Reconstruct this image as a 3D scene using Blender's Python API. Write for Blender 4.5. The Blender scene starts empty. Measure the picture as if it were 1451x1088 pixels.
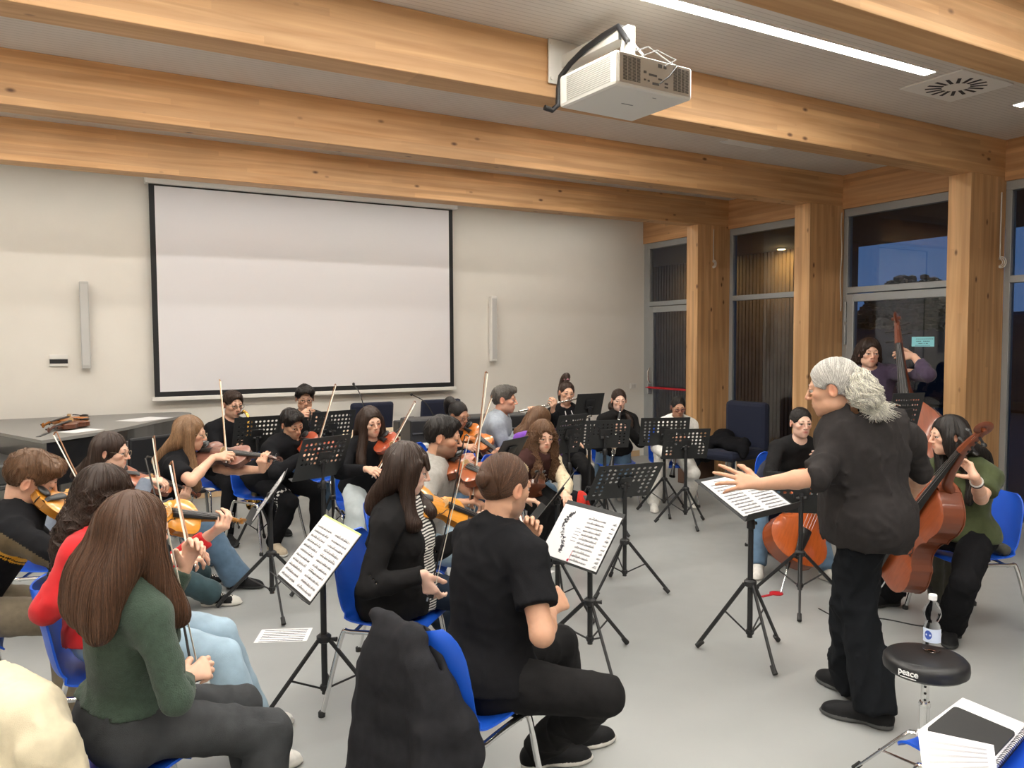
import bpy, bmesh, math, random
import numpy as np
from mathutils import Vector, Matrix, Euler, Quaternion, kdtree
from mathutils.bvhtree import BVHTree
random.seed(7)
SC = bpy.context.scene
COL = SC.collection
PI = math.pi

# ---------------------------------------------------------------- camera
FPX, CX, CY, CAMH = 1105.0, 725.5, 544.0, 1.72          # focal length in pixels of the 1451 x 1088 frame
YAW, PITCH, ROLL = math.radians(29.56), math.radians(3.09), math.radians(-0.3)
CF = np.array([math.sin(YAW)*math.cos(PITCH), math.cos(YAW)*math.cos(PITCH), -math.sin(PITCH)])
_r = np.array([math.cos(YAW), -math.sin(YAW), 0.0]); _u = np.cross(_r, CF)
CR = _r*math.cos(ROLL) + _u*math.sin(ROLL)
CU = -_r*math.sin(ROLL) + _u*math.cos(ROLL)
CO = np.array([0.0, 0.0, CAMH])
cam = bpy.data.cameras.new('camera'); camo = bpy.data.objects.new('camera', cam); COL.objects.link(camo)
cam.sensor_fit = 'HORIZONTAL'; cam.sensor_width = 36.0; cam.lens = 36.0*FPX/1451.0
cam.clip_start = 0.05; cam.clip_end = 200
camo.matrix_world = Matrix(((CR[0], CU[0], -CF[0], 0), (CR[1], CU[1], -CF[1], 0), (CR[2], CU[2], -CF[2], CAMH), (0, 0, 0, 1)))
SC.camera = camo

# ---------------------------------------------------------------- light and exposure
SC.view_settings.view_transform = 'Standard'; SC.view_settings.look = 'None'
SC.view_settings.gamma = 1.0; SC.view_settings.use_curve_mapping = False
SC.view_settings.exposure = 0.58
LED_POWER = 46.0
LED_COLOR = (1.0, 0.965, 0.885)
wd = bpy.data.worlds.new('dusk_sky'); SC.world = wd; wd.use_nodes = True
_nt = wd.node_tree; _nt.nodes.clear()
_o = _nt.nodes.new('ShaderNodeOutputWorld'); _b = _nt.nodes.new('ShaderNodeBackground')
_tc = _nt.nodes.new('ShaderNodeTexCoord'); _sp = _nt.nodes.new('ShaderNodeSeparateXYZ'); _cr = _nt.nodes.new('ShaderNodeValToRGB')
_cr.color_ramp.elements[0].position = 0.0; _cr.color_ramp.elements[0].color = (0.075, 0.15, 0.33, 1)
_cr.color_ramp.elements[1].position = 0.5; _cr.color_ramp.elements[1].color = (0.028, 0.075, 0.21, 1)
_nt.links.new(_tc.outputs['Generated'], _sp.inputs[0]); _nt.links.new(_sp.outputs['Z'], _cr.inputs[0])
_nt.links.new(_cr.outputs[0], _b.inputs[0]); _nt.links.new(_b.outputs[0], _o.inputs[0]); _b.inputs[1].default_value = .5
cy = SC.cycles
cy.use_denoising = True
cy.max_bounces = 8; cy.diffuse_bounces = 5; cy.glossy_bounces = 4; cy.transmission_bounces = 6; cy.transparent_max_bounces = 8
cy.caustics_reflective = False; cy.caustics_refractive = False; cy.sample_clamp_indirect = 4.0

# ---------------------------------------------------------------- measuring helpers: a picture point seen from the camera -> a place in the room
def nv(v): return np.array(v, float)
def unit(v):
    v = nv(v); return v/max(np.linalg.norm(v), 1e-9)
def ray(x, y): return CF + CR*(x-CX)/FPX - CU*(y-CY)/FPX
def at(x, y, d): return CO + ray(x, y)*d
def onZ(x, y, z):
    d = ray(x, y); return CO + d*(z-CAMH)/d[2]
def onX(x, y, X):
    d = ray(x, y); return CO + d*X/d[0]
def onY(x, y, Y):
    d = ray(x, y); return CO + d*Y/d[1]
def reach(p, x, y, L, near=True):
    """the point on the line of sight (x, y) that lies L metres from p (the nearer or the farther of the two)"""
    d = ray(x, y); q = CO - nv(p)
    a = d@d; b = 2*(d@q); c = q@q - L*L; D = b*b-4*a*c
    if D < 0: t = -b/(2*a); e = CO+d*t; return nv(p)+unit(e-nv(p))*L
    t = (-b - math.sqrt(D))/(2*a) if near else (-b + math.sqrt(D))/(2*a)
    return CO + d*t
def ang(a): return np.array([math.cos(math.radians(a)), math.sin(math.radians(a)), 0.0])
UP = np.array([0, 0, 1.0])

# ---------------------------------------------------------------- materials
MATS = {}
def mat(name, color=(.5, .5, .5), rough=.5, metal=0.0, noise=0.0, nscale=30.0, bump=0.0, bscale=200.0, spec=0.5, coat=0.0, sheen=0.0, stretch=None, emit=None, estr=0.0, sub=0.0, trans=0.0, ior=1.45, attr=None, alpha=1.0):
    if name in MATS: return MATS[name]
    m = bpy.data.materials.new(name); m.use_nodes = True; nt = m.node_tree; N = nt.nodes; L = nt.links
    p = N['Principled BSDF']
    p.inputs['Base Color'].default_value = (*color, 1); p.inputs['Roughness'].default_value = rough; p.inputs['Metallic'].default_value = metal
    p.inputs['Specular IOR Level'].default_value = spec; p.inputs['Coat Weight'].default_value = coat; p.inputs['Coat Roughness'].default_value = .08
    p.inputs['Sheen Weight'].default_value = sheen; p.inputs['IOR'].default_value = ior; p.inputs['Transmission Weight'].default_value = trans
    p.inputs['Alpha'].default_value = alpha
    if sub: p.inputs['Subsurface Weight'].default_value = sub; p.inputs['Subsurface Radius'].default_value = (.012, .004, .002); p.inputs['Subsurface Scale'].default_value = 1.0
    if emit: p.inputs['Emission Color'].default_value = (*emit, 1); p.inputs['Emission Strength'].default_value = estr
    tc = N.new('ShaderNodeTexCoord')
    src = tc.outputs['Object']
    if stretch:
        mp = N.new('ShaderNodeMapping'); mp.inputs['Scale'].default_value = stretch; L.new(src, mp.inputs[0]); src = mp.outputs[0]
    base = None
    if attr:
        a = N.new('ShaderNodeAttribute'); a.attribute_name = attr; base = a.outputs['Color']; L.new(base, p.inputs['Base Color'])
    if noise:
        n = N.new('ShaderNodeTexNoise'); n.inputs['Scale'].default_value = nscale; n.inputs['Detail'].default_value = 4; L.new(src, n.inputs[0])
        r = N.new('ShaderNodeMapRange'); r.inputs[3].default_value = 1-noise; r.inputs[4].default_value = 1+noise; r.inputs[1].default_value = .25; r.inputs[2].default_value = .75
        L.new(n.outputs[0], r.inputs[0])
        mx = N.new('ShaderNodeMix'); mx.data_type = 'RGBA'; mx.blend_type = 'MULTIPLY'; mx.inputs[0].default_value = 1
        if base is not None: L.new(base, mx.inputs[6])
        else: mx.inputs[6].default_value = (*color, 1)
        L.new(r.outputs[0], mx.inputs[7]); L.new(mx.outputs[2], p.inputs['Base Color'])
    if bump:
        n2 = N.new('ShaderNodeTexNoise'); n2.inputs['Scale'].default_value = bscale; n2.inputs['Detail'].default_value = 3; L.new(src, n2.inputs[0])
        b = N.new('ShaderNodeBump'); b.inputs['Strength'].default_value = bump; b.inputs['Distance'].default_value = .004; L.new(n2.outputs[0], b.inputs['Height']); L.new(b.outputs[0], p.inputs['Normal'])
    MATS[name] = m
    return m

def pine(name, axis, tint=(1, 1, 1)):
    """glued softwood lamella: long grain along one axis, board bands, knots"""
    if name in MATS: return MATS[name]
    m = bpy.data.materials.new(name); m.use_nodes = True; nt = m.node_tree; N = nt.nodes; L = nt.links; p = N['Principled BSDF']
    tc = N.new('ShaderNodeTexCoord'); geo = N.new('ShaderNodeNewGeometry'); mp = N.new('ShaderNodeMapping')
    sc = [9.0, 9.0, 9.0]; sc[axis] = .45; mp.inputs['Scale'].default_value = sc; L.new(geo.outputs['Position'], mp.inputs[0])
    n1 = N.new('ShaderNodeTexNoise'); n1.inputs['Scale'].default_value = 2.2; n1.inputs['Detail'].default_value = 6; n1.inputs['Distortion'].default_value = .6; L.new(mp.outputs[0], n1.inputs[0])
    cr = N.new('ShaderNodeValToRGB'); e = cr.color_ramp.elements
    e[0].position = .3; e[0].color = (.50*tint[0], .270*tint[1], .112*tint[2], 1); e[1].position = .72; e[1].color = (.70*tint[0], .425*tint[1], .212*tint[2], 1)
    L.new(n1.outputs[0], cr.inputs[0])
    # lamella bands across the grain
    sp = N.new('ShaderNodeSeparateXYZ'); L.new(geo.outputs['Position'], sp.inputs[0])
    cmb = N.new('ShaderNodeCombineXYZ')
    ma = N.new('ShaderNodeMath'); ma.operation = 'MULTIPLY'; ma.inputs[1].default_value = 25.0
    mb = N.new('ShaderNodeMath'); mb.operation = 'FLOOR'
    across = 2 if axis != 2 else 1
    if axis == 2:
        ad = N.new('ShaderNodeMath'); ad.operation = 'ADD'; L.new(sp.outputs[0], ad.inputs[0]); L.new(sp.outputs[1], ad.inputs[1]); L.new(ad.outputs[0], ma.inputs[0])
    else: L.new(sp.outputs[across], ma.inputs[0])
    L.new(ma.outputs[0], mb.inputs[0])
    wn = N.new('ShaderNodeTexWhiteNoise'); wn.noise_dimensions = '2D'
    fl = N.new('ShaderNodeMath'); fl.operation = 'MULTIPLY'; fl.inputs[1].default_value = .45; L.new(sp.outputs[axis], fl.inputs[0])
    a3 = N.new('ShaderNodeMath'); a3.operation = 'MULTIPLY_ADD'; a3.inputs[1].default_value = .37; L.new(mb.outputs[0], a3.inputs[0]); L.new(fl.outputs[0], a3.inputs[2])
    f2 = N.new('ShaderNodeMath'); f2.operation = 'FLOOR'; L.new(a3.outputs[0], f2.inputs[0])
    L.new(mb.outputs[0], cmb.inputs[0]); L.new(f2.outputs[0], cmb.inputs[1]); L.new(cmb.outputs[0], wn.inputs['Vector'])
    mr = N.new('ShaderNodeMapRange'); mr.inputs[3].default_value = .86; mr.inputs[4].default_value = 1.1; L.new(wn.outputs['Value'], mr.inputs[0])
    mx = N.new('ShaderNodeMix'); mx.data_type = 'RGBA'; mx.blend_type = 'MULTIPLY'; mx.inputs[0].default_value = 1; L.new(cr.outputs[0], mx.inputs[6]); L.new(mr.outputs[0], mx.inputs[7])
    # knots
    mk = N.new('ShaderNodeMapping'); sk = [6.5, 6.5, 6.5]; sk[axis] = 3.2; mk.inputs['Scale'].default_value = sk; L.new(geo.outputs['Position'], mk.inputs[0])
    vo = N.new('ShaderNodeTexVoronoi'); vo.inputs['Scale'].default_value = 1.0; vo.inputs['Randomness'].default_value = 1.0; L.new(mk.outputs[0], vo.inputs[0])
    kr = N.new('ShaderNodeMapRange'); kr.inputs[1].default_value = .045; kr.inputs[2].default_value = .12; L.new(vo.outputs['Distance'], kr.inputs[0])
    mx2 = N.new('ShaderNodeMix'); mx2.data_type = 'RGBA'; mx2.inputs[6].default_value = (.13, .055, .022, 1); L.new(kr.outputs[0], mx2.inputs[0]); L.new(mx.outputs[2], mx2.inputs[7])
    # blotchy stains
    ns = N.new('ShaderNodeTexNoise'); ns.inputs['Scale'].default_value = .9; ns.inputs['Detail'].default_value = 3; L.new(geo.outputs['Position'], ns.inputs[0])
    sr = N.new('ShaderNodeMapRange'); sr.inputs[1].default_value = .35; sr.inputs[2].default_value = .65; sr.inputs[3].default_value = .88; sr.inputs[4].default_value = 1.05; L.new(ns.outputs[0], sr.inputs[0])
    mx3 = N.new('ShaderNodeMix'); mx3.data_type = 'RGBA'; mx3.blend_type = 'MULTIPLY'; mx3.inputs[0].default_value = 1; L.new(mx2.outputs[2], mx3.inputs[6]); L.new(sr.outputs[0], mx3.inputs[7])
    L.new(mx3.outputs[2], p.inputs['Base Color']); p.inputs['Roughness'].default_value = .55
    MATS[name] = m
    return m

# ---------------------------------------------------------------- mesh builder
def frame(d, up=UP):
    """rows: right, direction d, up"""
    y = unit(d); x = np.cross(y, up)
    if np.linalg.norm(x) < 1e-4: x = np.cross(y, np.array([1.0, 0, 0]))
    x = unit(x); z = np.cross(x, y); return x, y, z
class MB:
    def __init__(s): s.v = []; s.f = []; s.m = []; s.n = 0; s.smooth = []
    def raw(s, v, f, mi=0, sm=True):
        v = np.asarray(v, float).reshape(-1, 3); s.v.append(v)
        for q in f: s.f.append([i+s.n for i in q]); s.m.append(mi); s.smooth.append(sm)
        s.n += len(v); return s
    def box(s, lo, hi, mi=0, M=None, bev=0.0):
        lo = nv(lo); hi = nv(hi)
        if bev <= 0:
            v = nv([[(lo, hi)[i][0], (lo, hi)[j][1], (lo, hi)[k][2]] for k in (0, 1) for j in (0, 1) for i in (0, 1)])
            f = [[0, 2, 3, 1], [4, 5, 7, 6], [0, 1, 5, 4], [2, 6, 7, 3], [0, 4, 6, 2], [1, 3, 7, 5]]
        else:
            bm = bmesh.new(); bmesh.ops.create_cube(bm, size=1.0)
            bmesh.ops.scale(bm, vec=hi-lo, verts=bm.verts); bmesh.ops.translate(bm, vec=(hi+lo)/2, verts=bm.verts)
            bmesh.ops.bevel(bm, geom=bm.edges[:], offset=min(bev, .49*min(hi-lo)), segments=2, affect='EDGES', profile=.5)
            bm.verts.index_update(); v = nv([x.co[:] for x in bm.verts]); f = [[x.index for x in q.verts] for q in bm.faces]; bm.free()
        if M is not None: v = v@M[:3, :3].T + M[:3, 3]
        return s.raw(v, f, mi, False)
    def tube(s, pts, r, seg=8, mi=0, cap=True, flat=None, up=UP):
        pts = nv(pts); n = len(pts); r = np.broadcast_to(nv(r), (n,))
        T = np.gradient(pts, axis=0); T /= np.maximum(np.linalg.norm(T, axis=1)[:, None], 1e-9)
        x, y, z = frame(T[0], up); V = []
        for i in range(n):
            t = T[i]; x = x - t*(x@t); x = unit(x); z = np.cross(x, t)
            a = np.arange(seg)*2*PI/seg
            fx = 1.0 if flat is None else flat[0]; fz = 1.0 if flat is None else flat[1]
            V.append(pts[i] + r[i]*(np.cos(a)[:, None]*x*fx + np.sin(a)[:, None]*z*fz))
        F = [[i*seg+j, i*seg+(j+1) % seg, (i+1)*seg+(j+1) % seg, (i+1)*seg+j] for i in range(n-1) for j in range(seg)]
        if cap: F += [list(range(seg))[::-1], [(n-1)*seg+j for j in range(seg)]]
        return s.raw(np.vstack(V), F, mi)
    def lathe(s, prof, c=(0, 0, 0), axis=UP, seg=24, mi=0):
        x, y, z = frame(axis, np.array([.3, 1, .2]) if abs(unit(axis)[2]) > .9 else UP); a = np.arange(seg)*2*PI/seg; V = []
        for r, h in prof: V.append(nv(c) + y*h + r*(np.cos(a)[:, None]*x + np.sin(a)[:, None]*z))
        n = len(prof)
        F = [[i*seg+j, (i+1)*seg+j, (i+1)*seg+(j+1) % seg, i*seg+(j+1) % seg] for i in range(n-1) for j in range(seg)]
        F += [list(range(seg)), [(n-1)*seg+j for j in range(seg)][::-1]]
        return s.raw(np.vstack(V), F, mi)
    def ball(s, c, r, seg=12, rings=8, mi=0, R=None):
        r = np.broadcast_to(nv(r), (3,)); V = []; 
        for i in range(rings+1):
            th = PI*i/rings
            for j in range(seg): V.append([math.sin(th)*math.cos(2*PI*j/seg), math.sin(th)*math.sin(2*PI*j/seg), math.cos(th)])
        V = nv(V)*r
        if R is not None: V = V@nv(R)
        F = [[i*seg+j, (i+1)*seg+j, (i+1)*seg+(j+1) % seg, i*seg+(j+1) % seg] for i in range(rings) for j in range(seg)]
        return s.raw(V+nv(c), F, mi)
    def grid(s, P, mi=0, thick=0.0, flip=False):
        """P[i][j] -> 3D points; thick > 0 gives the sheet a second side"""
        P = nv(P); n, m = P.shape[:2]
        du = np.gradient(P, axis=0); dv = np.gradient(P, axis=1); Nn = np.cross(du, dv); Nn /= np.maximum(np.linalg.norm(Nn, axis=2)[:, :, None], 1e-9)
        F = [[i*m+j, (i+1)*m+j, (i+1)*m+j+1, i*m+j+1] for i in range(n-1) for j in range(m-1)]
        if thick <= 0: return s.raw(P.reshape(-1, 3), [q[::-1] for q in F] if flip else F, mi)
        A = (P + Nn*thick/2).reshape(-1, 3); B = (P - Nn*thick/2).reshape(-1, 3); k = n*m
        F2 = F + [[i+k for i in q[::-1]] for q in F]
        b = [i*m for i in range(n)] + [(n-1)*m+j for j in range(1, m)] + [i*m+m-1 for i in range(n-2, -1, -1)] + [j for j in range(m-2, 0, -1)]
        for i in range(len(b)):
            p, q = b[i], b[(i+1) % len(b)]; F2.append([q, p, p+k, q+k])
        return s.raw(np.vstack([A, B]), F2, mi)
    def prism(s, poly, z0, z1, M=None, mi=0):
        n = len(poly); v = nv([[p[0], p[1], z0] for p in poly] + [[p[0], p[1], z1] for p in poly])
        f = [list(range(n))[::-1], [n+i for i in range(n)]] + [[i, (i+1) % n, n+(i+1) % n, n+i] for i in range(n)]
        if M is not None: v = v@M[:3, :3].T + M[:3, 3]
        return s.raw(v, f, mi, False)
    def build(s, name, mats, parent=None, M=None, smooth_angle=40):
        me = bpy.data.meshes.new(name); V = np.vstack(s.v)
        if M is not None: V = V@M[:3, :3].T + M[:3, 3]
        me.from_pydata(V.tolist(), [], s.f)
        if not isinstance(mats, (list, tuple)): mats = [mats]
        for m in mats: me.materials.append(m)
        me.polygons.foreach_set('material_index', s.m); me.polygons.foreach_set('use_smooth', s.smooth)
        me.validate(); me.update()
        if any(s.smooth): me.set_sharp_from_angle(angle=math.radians(smooth_angle))
        o = bpy.data.objects.new(name, me); COL.objects.link(o)
        if parent is not None: o.parent = parent
        return o
def M4(R, t):
    M = np.eye(4); M[:3, :3] = R; M[:3, 3] = t; return M
def rotz(a):
    c, s = math.cos(a), math.sin(a); return nv([[c, -s, 0], [s, c, 0], [0, 0, 1]])
def tag(o, label=None, cat=None, group=None, kind=None):
    if label: o['label'] = label
    if cat: o['category'] = cat
    if group: o['group'] = group
    if kind: o['kind'] = kind
    return o
def thing(name, label, cat, loc=(0, 0, 0), rz=0.0, group=None, M=None):
    o = bpy.data.objects.new(name, None); COL.objects.link(o); o.empty_display_size = .1
    if M is not None: o.matrix_world = Matrix([list(map(float, q)) for q in M])
    else: o.location = [float(q) for q in loc]; o.rotation_euler = (0, 0, rz)
    return tag(o, label, cat, group)
def struct(name, mb, m, label=None):
    o = mb.build(name, m); o['kind'] = 'structure'
    if label: o['label'] = label
    return o
KIDS = {}
def copy_tree(o, parent=None):
    c = o.copy(); COL.objects.link(c)
    if parent is not None: c.parent = parent
    for ch in list(o.children): copy_tree(ch, c)
    return c
def curve_pts(P, n=6):
    P = nv(P); out = []
    for i in range(len(P)-1):
        p0, p1, p2, p3 = P[max(i-1, 0)], P[i], P[i+1], P[min(i+2, len(P)-1)]
        for t in np.arange(n)/n: out.append(.5*((2*p1)+(-p0+p2)*t+(2*p0-5*p1+4*p2-p3)*t*t+(-p0+3*p1-3*p2+p3)*t**3))
    out.append(P[-1]); return nv(out)
m_proj = mat('projector_white', (.74, .73, .69), .4)
m_dark = mat('vent_dark', (.10, .10, .10), .6)
m_black = mat('black_plastic', (.018, .018, .02), .42)
m_chrome = mat('chrome_tube', (.78, .78, .78), .16, 1.0)
# ================================================================ signed-distance sculpting: smooth unions on a grid, fine where detail is needed
def axis_pts(lo, hi, base, ivs):
    x = lo; out = [x]
    while x < hi:
        h = base
        for a, b, q in ivs:
            if a <= x+1e-9 and x < b: h = min(h, q)
            elif x < a and x+h > a and q < h: h = max(a-x, q)
        x += h; out.append(x)
    return np.array(out, np.float64)
class SDF:
    def __init__(s, lo, hi, base, fine=()):
        s.ax = [axis_pts(lo[i], hi[i], base, [(c[i]-r, c[i]+r, h) for c, r, h in fine]) for i in range(3)]
        s.D = np.full([len(a) for a in s.ax], 1.0, np.float32)
    def sub(s, lo, hi):
        sl = []
        for i in range(3):
            a = np.searchsorted(s.ax[i], lo[i]); b = np.searchsorted(s.ax[i], hi[i])
            if b <= a: return None
            sl.append(slice(a, b))
        g = [s.ax[i][sl[i]].astype(np.float32) for i in range(3)]
        return tuple(sl), g[0][:, None, None], g[1][None, :, None], g[2][None, None, :]
    def comb(s, sl, d, k, mode='u'):
        A = s.D[sl]
        if mode == 'u':
            if k > 0: h = np.maximum(k-np.abs(A-d), 0)/k; s.D[sl] = np.minimum(A, d)-h*h*k*.25
            else: s.D[sl] = np.minimum(A, d)
        else:
            d = -d if mode == 's' else d
            if k > 0: h = np.maximum(k-np.abs(A-d), 0)/k; s.D[sl] = np.maximum(A, d)+h*h*k*.25
            else: s.D[sl] = np.maximum(A, d)
    def cone(s, a, b, r1, r2, k=.02, mode='u', pad=0.0):
        a = nv(a); b = nv(b); m = max(r1, r2)+k+.03+pad
        q = s.sub(np.minimum(a, b)-m, np.maximum(a, b)+m)
        if q is None: return s
        sl, X, Y, Z = q; ba = b-a; L = max(ba@ba, 1e-9)
        px, py, pz = X-a[0], Y-a[1], Z-a[2]
        t = np.clip((px*ba[0]+py*ba[1]+pz*ba[2])/L, 0, 1)
        d = np.sqrt((px-t*ba[0])**2+(py-t*ba[1])**2+(pz-t*ba[2])**2)-(r1+(r2-r1)*t)
        s.comb(sl, d, k, mode); return s
    def ell(s, c, r, R=None, k=.02, mode='u', pad=0.0):
        """R rows = the ellipsoid's own axes"""
        c = nv(c); r = nv(r); m = max(r)+k+.03+pad
        q = s.sub(c-m, c+m)
        if q is None: return s
        sl, X, Y, Z = q; X = X-c[0]; Y = Y-c[1]; Z = Z-c[2]
        if R is not None: X, Y, Z = (R[0][0]*X+R[0][1]*Y+R[0][2]*Z, R[1][0]*X+R[1][1]*Y+R[1][2]*Z, R[2][0]*X+R[2][1]*Y+R[2][2]*Z)
        k0 = np.sqrt((X/r[0])**2+(Y/r[1])**2+(Z/r[2])**2); k1 = np.sqrt((X/r[0]**2)**2+(Y/r[1]**2)**2+(Z/r[2]**2)**2)
        d = (k0*(k0-1)/np.maximum(k1, 1e-6)).astype(np.float32)
        s.comb(sl, d, k, mode); return s
    def box(s, c, h, R, rad=.01, k=.01, mode='u'):
        c = nv(c); m = np.linalg.norm(h)+k+.03; q = s.sub(c-m, c+m)
        if q is None: return s
        sl, X, Y, Z = q; X = X-c[0]; Y = Y-c[1]; Z = Z-c[2]
        P = [np.abs(R[i][0]*X+R[i][1]*Y+R[i][2]*Z)-(h[i]-rad) for i in range(3)]
        d = np.sqrt(sum(np.maximum(p, 0)**2 for p in P))+np.minimum(np.maximum(np.maximum(P[0], P[1]), P[2]), 0)-rad
        s.comb(sl, d.astype(np.float32), k, mode); return s
    def plane(s, p, n, c=None, r=None, k=0.0):
        """removes what lies beyond the plane (along n), within radius r of c"""
        p = nv(p); n = unit(n)
        lo, hi = ([a[0] for a in s.ax], [a[-1]+1 for a in s.ax]) if c is None else (nv(c)-r, nv(c)+r)
        q = s.sub(lo, hi)
        if q is None: return s
        sl, X, Y, Z = q; d = (X-p[0])*n[0]+(Y-p[1])*n[1]+(Z-p[2])*n[2]
        if c is not None:
            rr = np.sqrt((X-c[0])**2+(Y-c[1])**2+(Z-c[2])**2)-r; d = np.minimum(d, -rr)
        s.comb(sl, d.astype(np.float32), k, 'i'); return s
    def wrinkle(s, amp, scale, seed, stretch=(1, 1, 1), lo=None, hi=None):
        q = s.sub([a[0] for a in s.ax] if lo is None else lo, [a[-1]+1 for a in s.ax] if hi is None else hi)
        if q is None: return s
        sl, X, Y, Z = q; rg = np.random.RandomState(seed); w = 0
        X = X*stretch[0]; Y = Y*stretch[1]; Z = Z*stretch[2]
        ph = rg.rand(12)*6.28; dirs = rg.randn(6, 3); dirs /= np.linalg.norm(dirs, axis=1)[:, None]
        warp = [np.sin((X*d[0]+Y*d[1]+Z*d[2])*2*PI/(scale*2.6)+p) for d, p in zip(dirs[:3], ph)]
        for i in range(3):
            d = dirs[3+i]; r_ = 1-np.abs(np.sin((X*d[0]+Y*d[1]+Z*d[2])*PI/(scale*(.9+.4*i))+1.5*warp[i]+.8*warp[(i+1) % 3]+ph[6+i]))
            w = w + r_*r_*np.clip(.5+.8*warp[(i+2) % 3], 0, 1)
        s.D[sl] -= (amp*(w-.35)).astype(np.float32); return s
    def mesh(s):
        D = s.D; D[0] = D[-1] = np.abs(D[0])+.01; D[:, 0] = np.abs(D[:, 0])+.01; D[:, -1] = np.abs(D[:, -1])+.01; D[:, :, 0] = np.abs(D[:, :, 0])+.01; D[:, :, -1] = np.abs(D[:, :, -1])+.01
        D[-1] = np.abs(D[-1])+.01
        ins = D < 0; n0, n1, n2 = D.shape
        cnt = np.zeros((n0-1, n1-1, n2-1), np.int8)
        for a in (0, 1):
            for b in (0, 1):
                for c in (0, 1): cnt += ins[a:n0-1+a, b:n1-1+b, c:n2-1+c]
        act = (cnt > 0) & (cnt < 8); I, J, K = np.nonzero(act); nvv = len(I)
        idx = np.full(act.shape, -1, np.int32); idx[I, J, K] = np.arange(nvv)
        acc = np.zeros((nvv, 3)); num = np.zeros(nvv)
        cor = [(a, b, c) for a in (0, 1) for b in (0, 1) for c in (0, 1)]
        val = {c: D[I+c[0], J+c[1], K+c[2]].astype(np.float64) for c in cor}
        base = np.stack([s.ax[0][I], s.ax[1][J], s.ax[2][K]], 1); step = np.stack([s.ax[0][I+1]-s.ax[0][I], s.ax[1][J+1]-s.ax[1][J], s.ax[2][K+1]-s.ax[2][K]], 1)
        for c in cor:
            for a in range(3):
                if c[a] == 0:
                    e = list(c); e[a] = 1; e = tuple(e); u, v = val[c], val[e]; cr = (u < 0) != (v < 0)
                    t = np.where(cr, u/np.where(cr, u-v, 1), 0)
                    p = np.tile(nv(c), (nvv, 1)); p[:, a] = t
                    acc[cr] += p[cr]; num[cr] += 1
        V = base+step*acc/num[:, None]
        F = []
        for a in range(3):
            b, c = (a+1) % 3, (a+2) % 3
            sl0 = [slice(None)]*3; sl1 = [slice(None)]*3; sl0[a] = slice(0, -1); sl1[a] = slice(1, None)
            A = ins[tuple(sl0)]; B = ins[tuple(sl1)]; ch = A != B
            P = np.nonzero(ch); ok = (P[b] > 0) & (P[c] > 0) & (P[b] < D.shape[b]-1) & (P[c] < D.shape[c]-1)
            P = [q[ok] for q in P]; pos = A[tuple(P)]
            def cell(db, dc):
                q = [x.copy() for x in P]; q[b] = q[b]-db; q[c] = q[c]-dc; return idx[tuple(q)]
            q = np.stack([cell(1, 1), cell(0, 1), cell(0, 0), cell(1, 0)], 1)
            q[~pos] = q[~pos][:, ::-1]; F.append(q)
        return V, np.vstack(F)
def relax(V, F, n=2, lam=.5):
    a = np.concatenate([F[:, i] for i in range(4)]); b = np.concatenate([F[:, (i+1) % 4] for i in range(4)]); c = np.maximum(np.bincount(a, minlength=len(V))+np.bincount(b, minlength=len(V)), 1)
    for _ in range(n):
        S_ = np.stack([np.bincount(a, V[b, k], len(V))+np.bincount(b, V[a, k], len(V)) for k in range(3)], 1)/c[:, None]
        V = V+lam*(S_-V)
    return V
def np_mesh(name, V, F, mats, parent=None, mi=None, col=None, extra=None):
    """V, F arrays of quads (or list of arrays) -> smooth mesh object; extra = MB with additional pieces of the same thing"""
    me = bpy.data.meshes.new(name); nvx = len(V); nf = len(F)
    V2 = V; 
    if extra is not None and extra.n:
        EV = np.vstack(extra.v); V2 = np.vstack([V, EV])
    me.vertices.add(len(V2)); me.vertices.foreach_set('co', V2.astype(np.float32).ravel())
    lo = [F.ravel()]; tot = [np.full(nf, F.shape[1])]; mis = [np.zeros(nf, np.int32) if mi is None else mi]
    if extra is not None and extra.n:
        lo.append(np.array([i+nvx for q in extra.f for i in q])); tot.append(np.array([len(q) for q in extra.f])); mis.append(np.array(extra.m))
    lo = np.concatenate(lo).astype(np.int32); tot = np.concatenate(tot).astype(np.int32); mis = np.concatenate(mis).astype(np.int32)
    me.loops.add(len(lo)); me.loops.foreach_set('vertex_index', lo)
    me.polygons.add(len(tot)); me.polygons.foreach_set('loop_start', np.concatenate([[0], np.cumsum(tot)[:-1]]).astype(np.int32))
    me.polygons.foreach_set('material_index', mis); me.polygons.foreach_set('use_smooth', np.ones(len(tot), bool))
    for m in (mats if isinstance(mats, (list, tuple)) else [mats]): me.materials.append(m)
    if col is not None:
        at_ = me.attributes.new('Col', 'FLOAT_COLOR', 'POINT'); c = np.ones((len(V2), 4), np.float32); c[:len(col), :3] = col
        at_.data.foreach_set('color', c.ravel())
    me.update(calc_edges=True)
    o = bpy.data.objects.new(name, me); COL.objects.link(o)
    if parent is not None: o.parent = parent
    return o
# ================================================================ THE ROOM
XW, YB, ZC, ZB = 7.5, 9.2, 3.53, 3.19           # window wall, screen wall, ceiling, underside of the beams
XL, YF = -3.2, -3.6
BEAMY = [4.04-1.715*k for k in (-2, -1, 0, 1, 2, 3)]     # near faces of the cross beams
BW = .205
m_wall = mat('painted_plaster', (.79, .765, .715), .85, noise=.02, nscale=3, bump=.05, bscale=300)
m_grey = mat('grey_window_frame', (.36, .375, .38), .42, metal=.3)
m_pineX = pine('glulam_along', 0); m_pineY = pine('glulam_side', 1, (.98, .92, .9)); m_pineZ = pine('glulam_post', 2)

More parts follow.
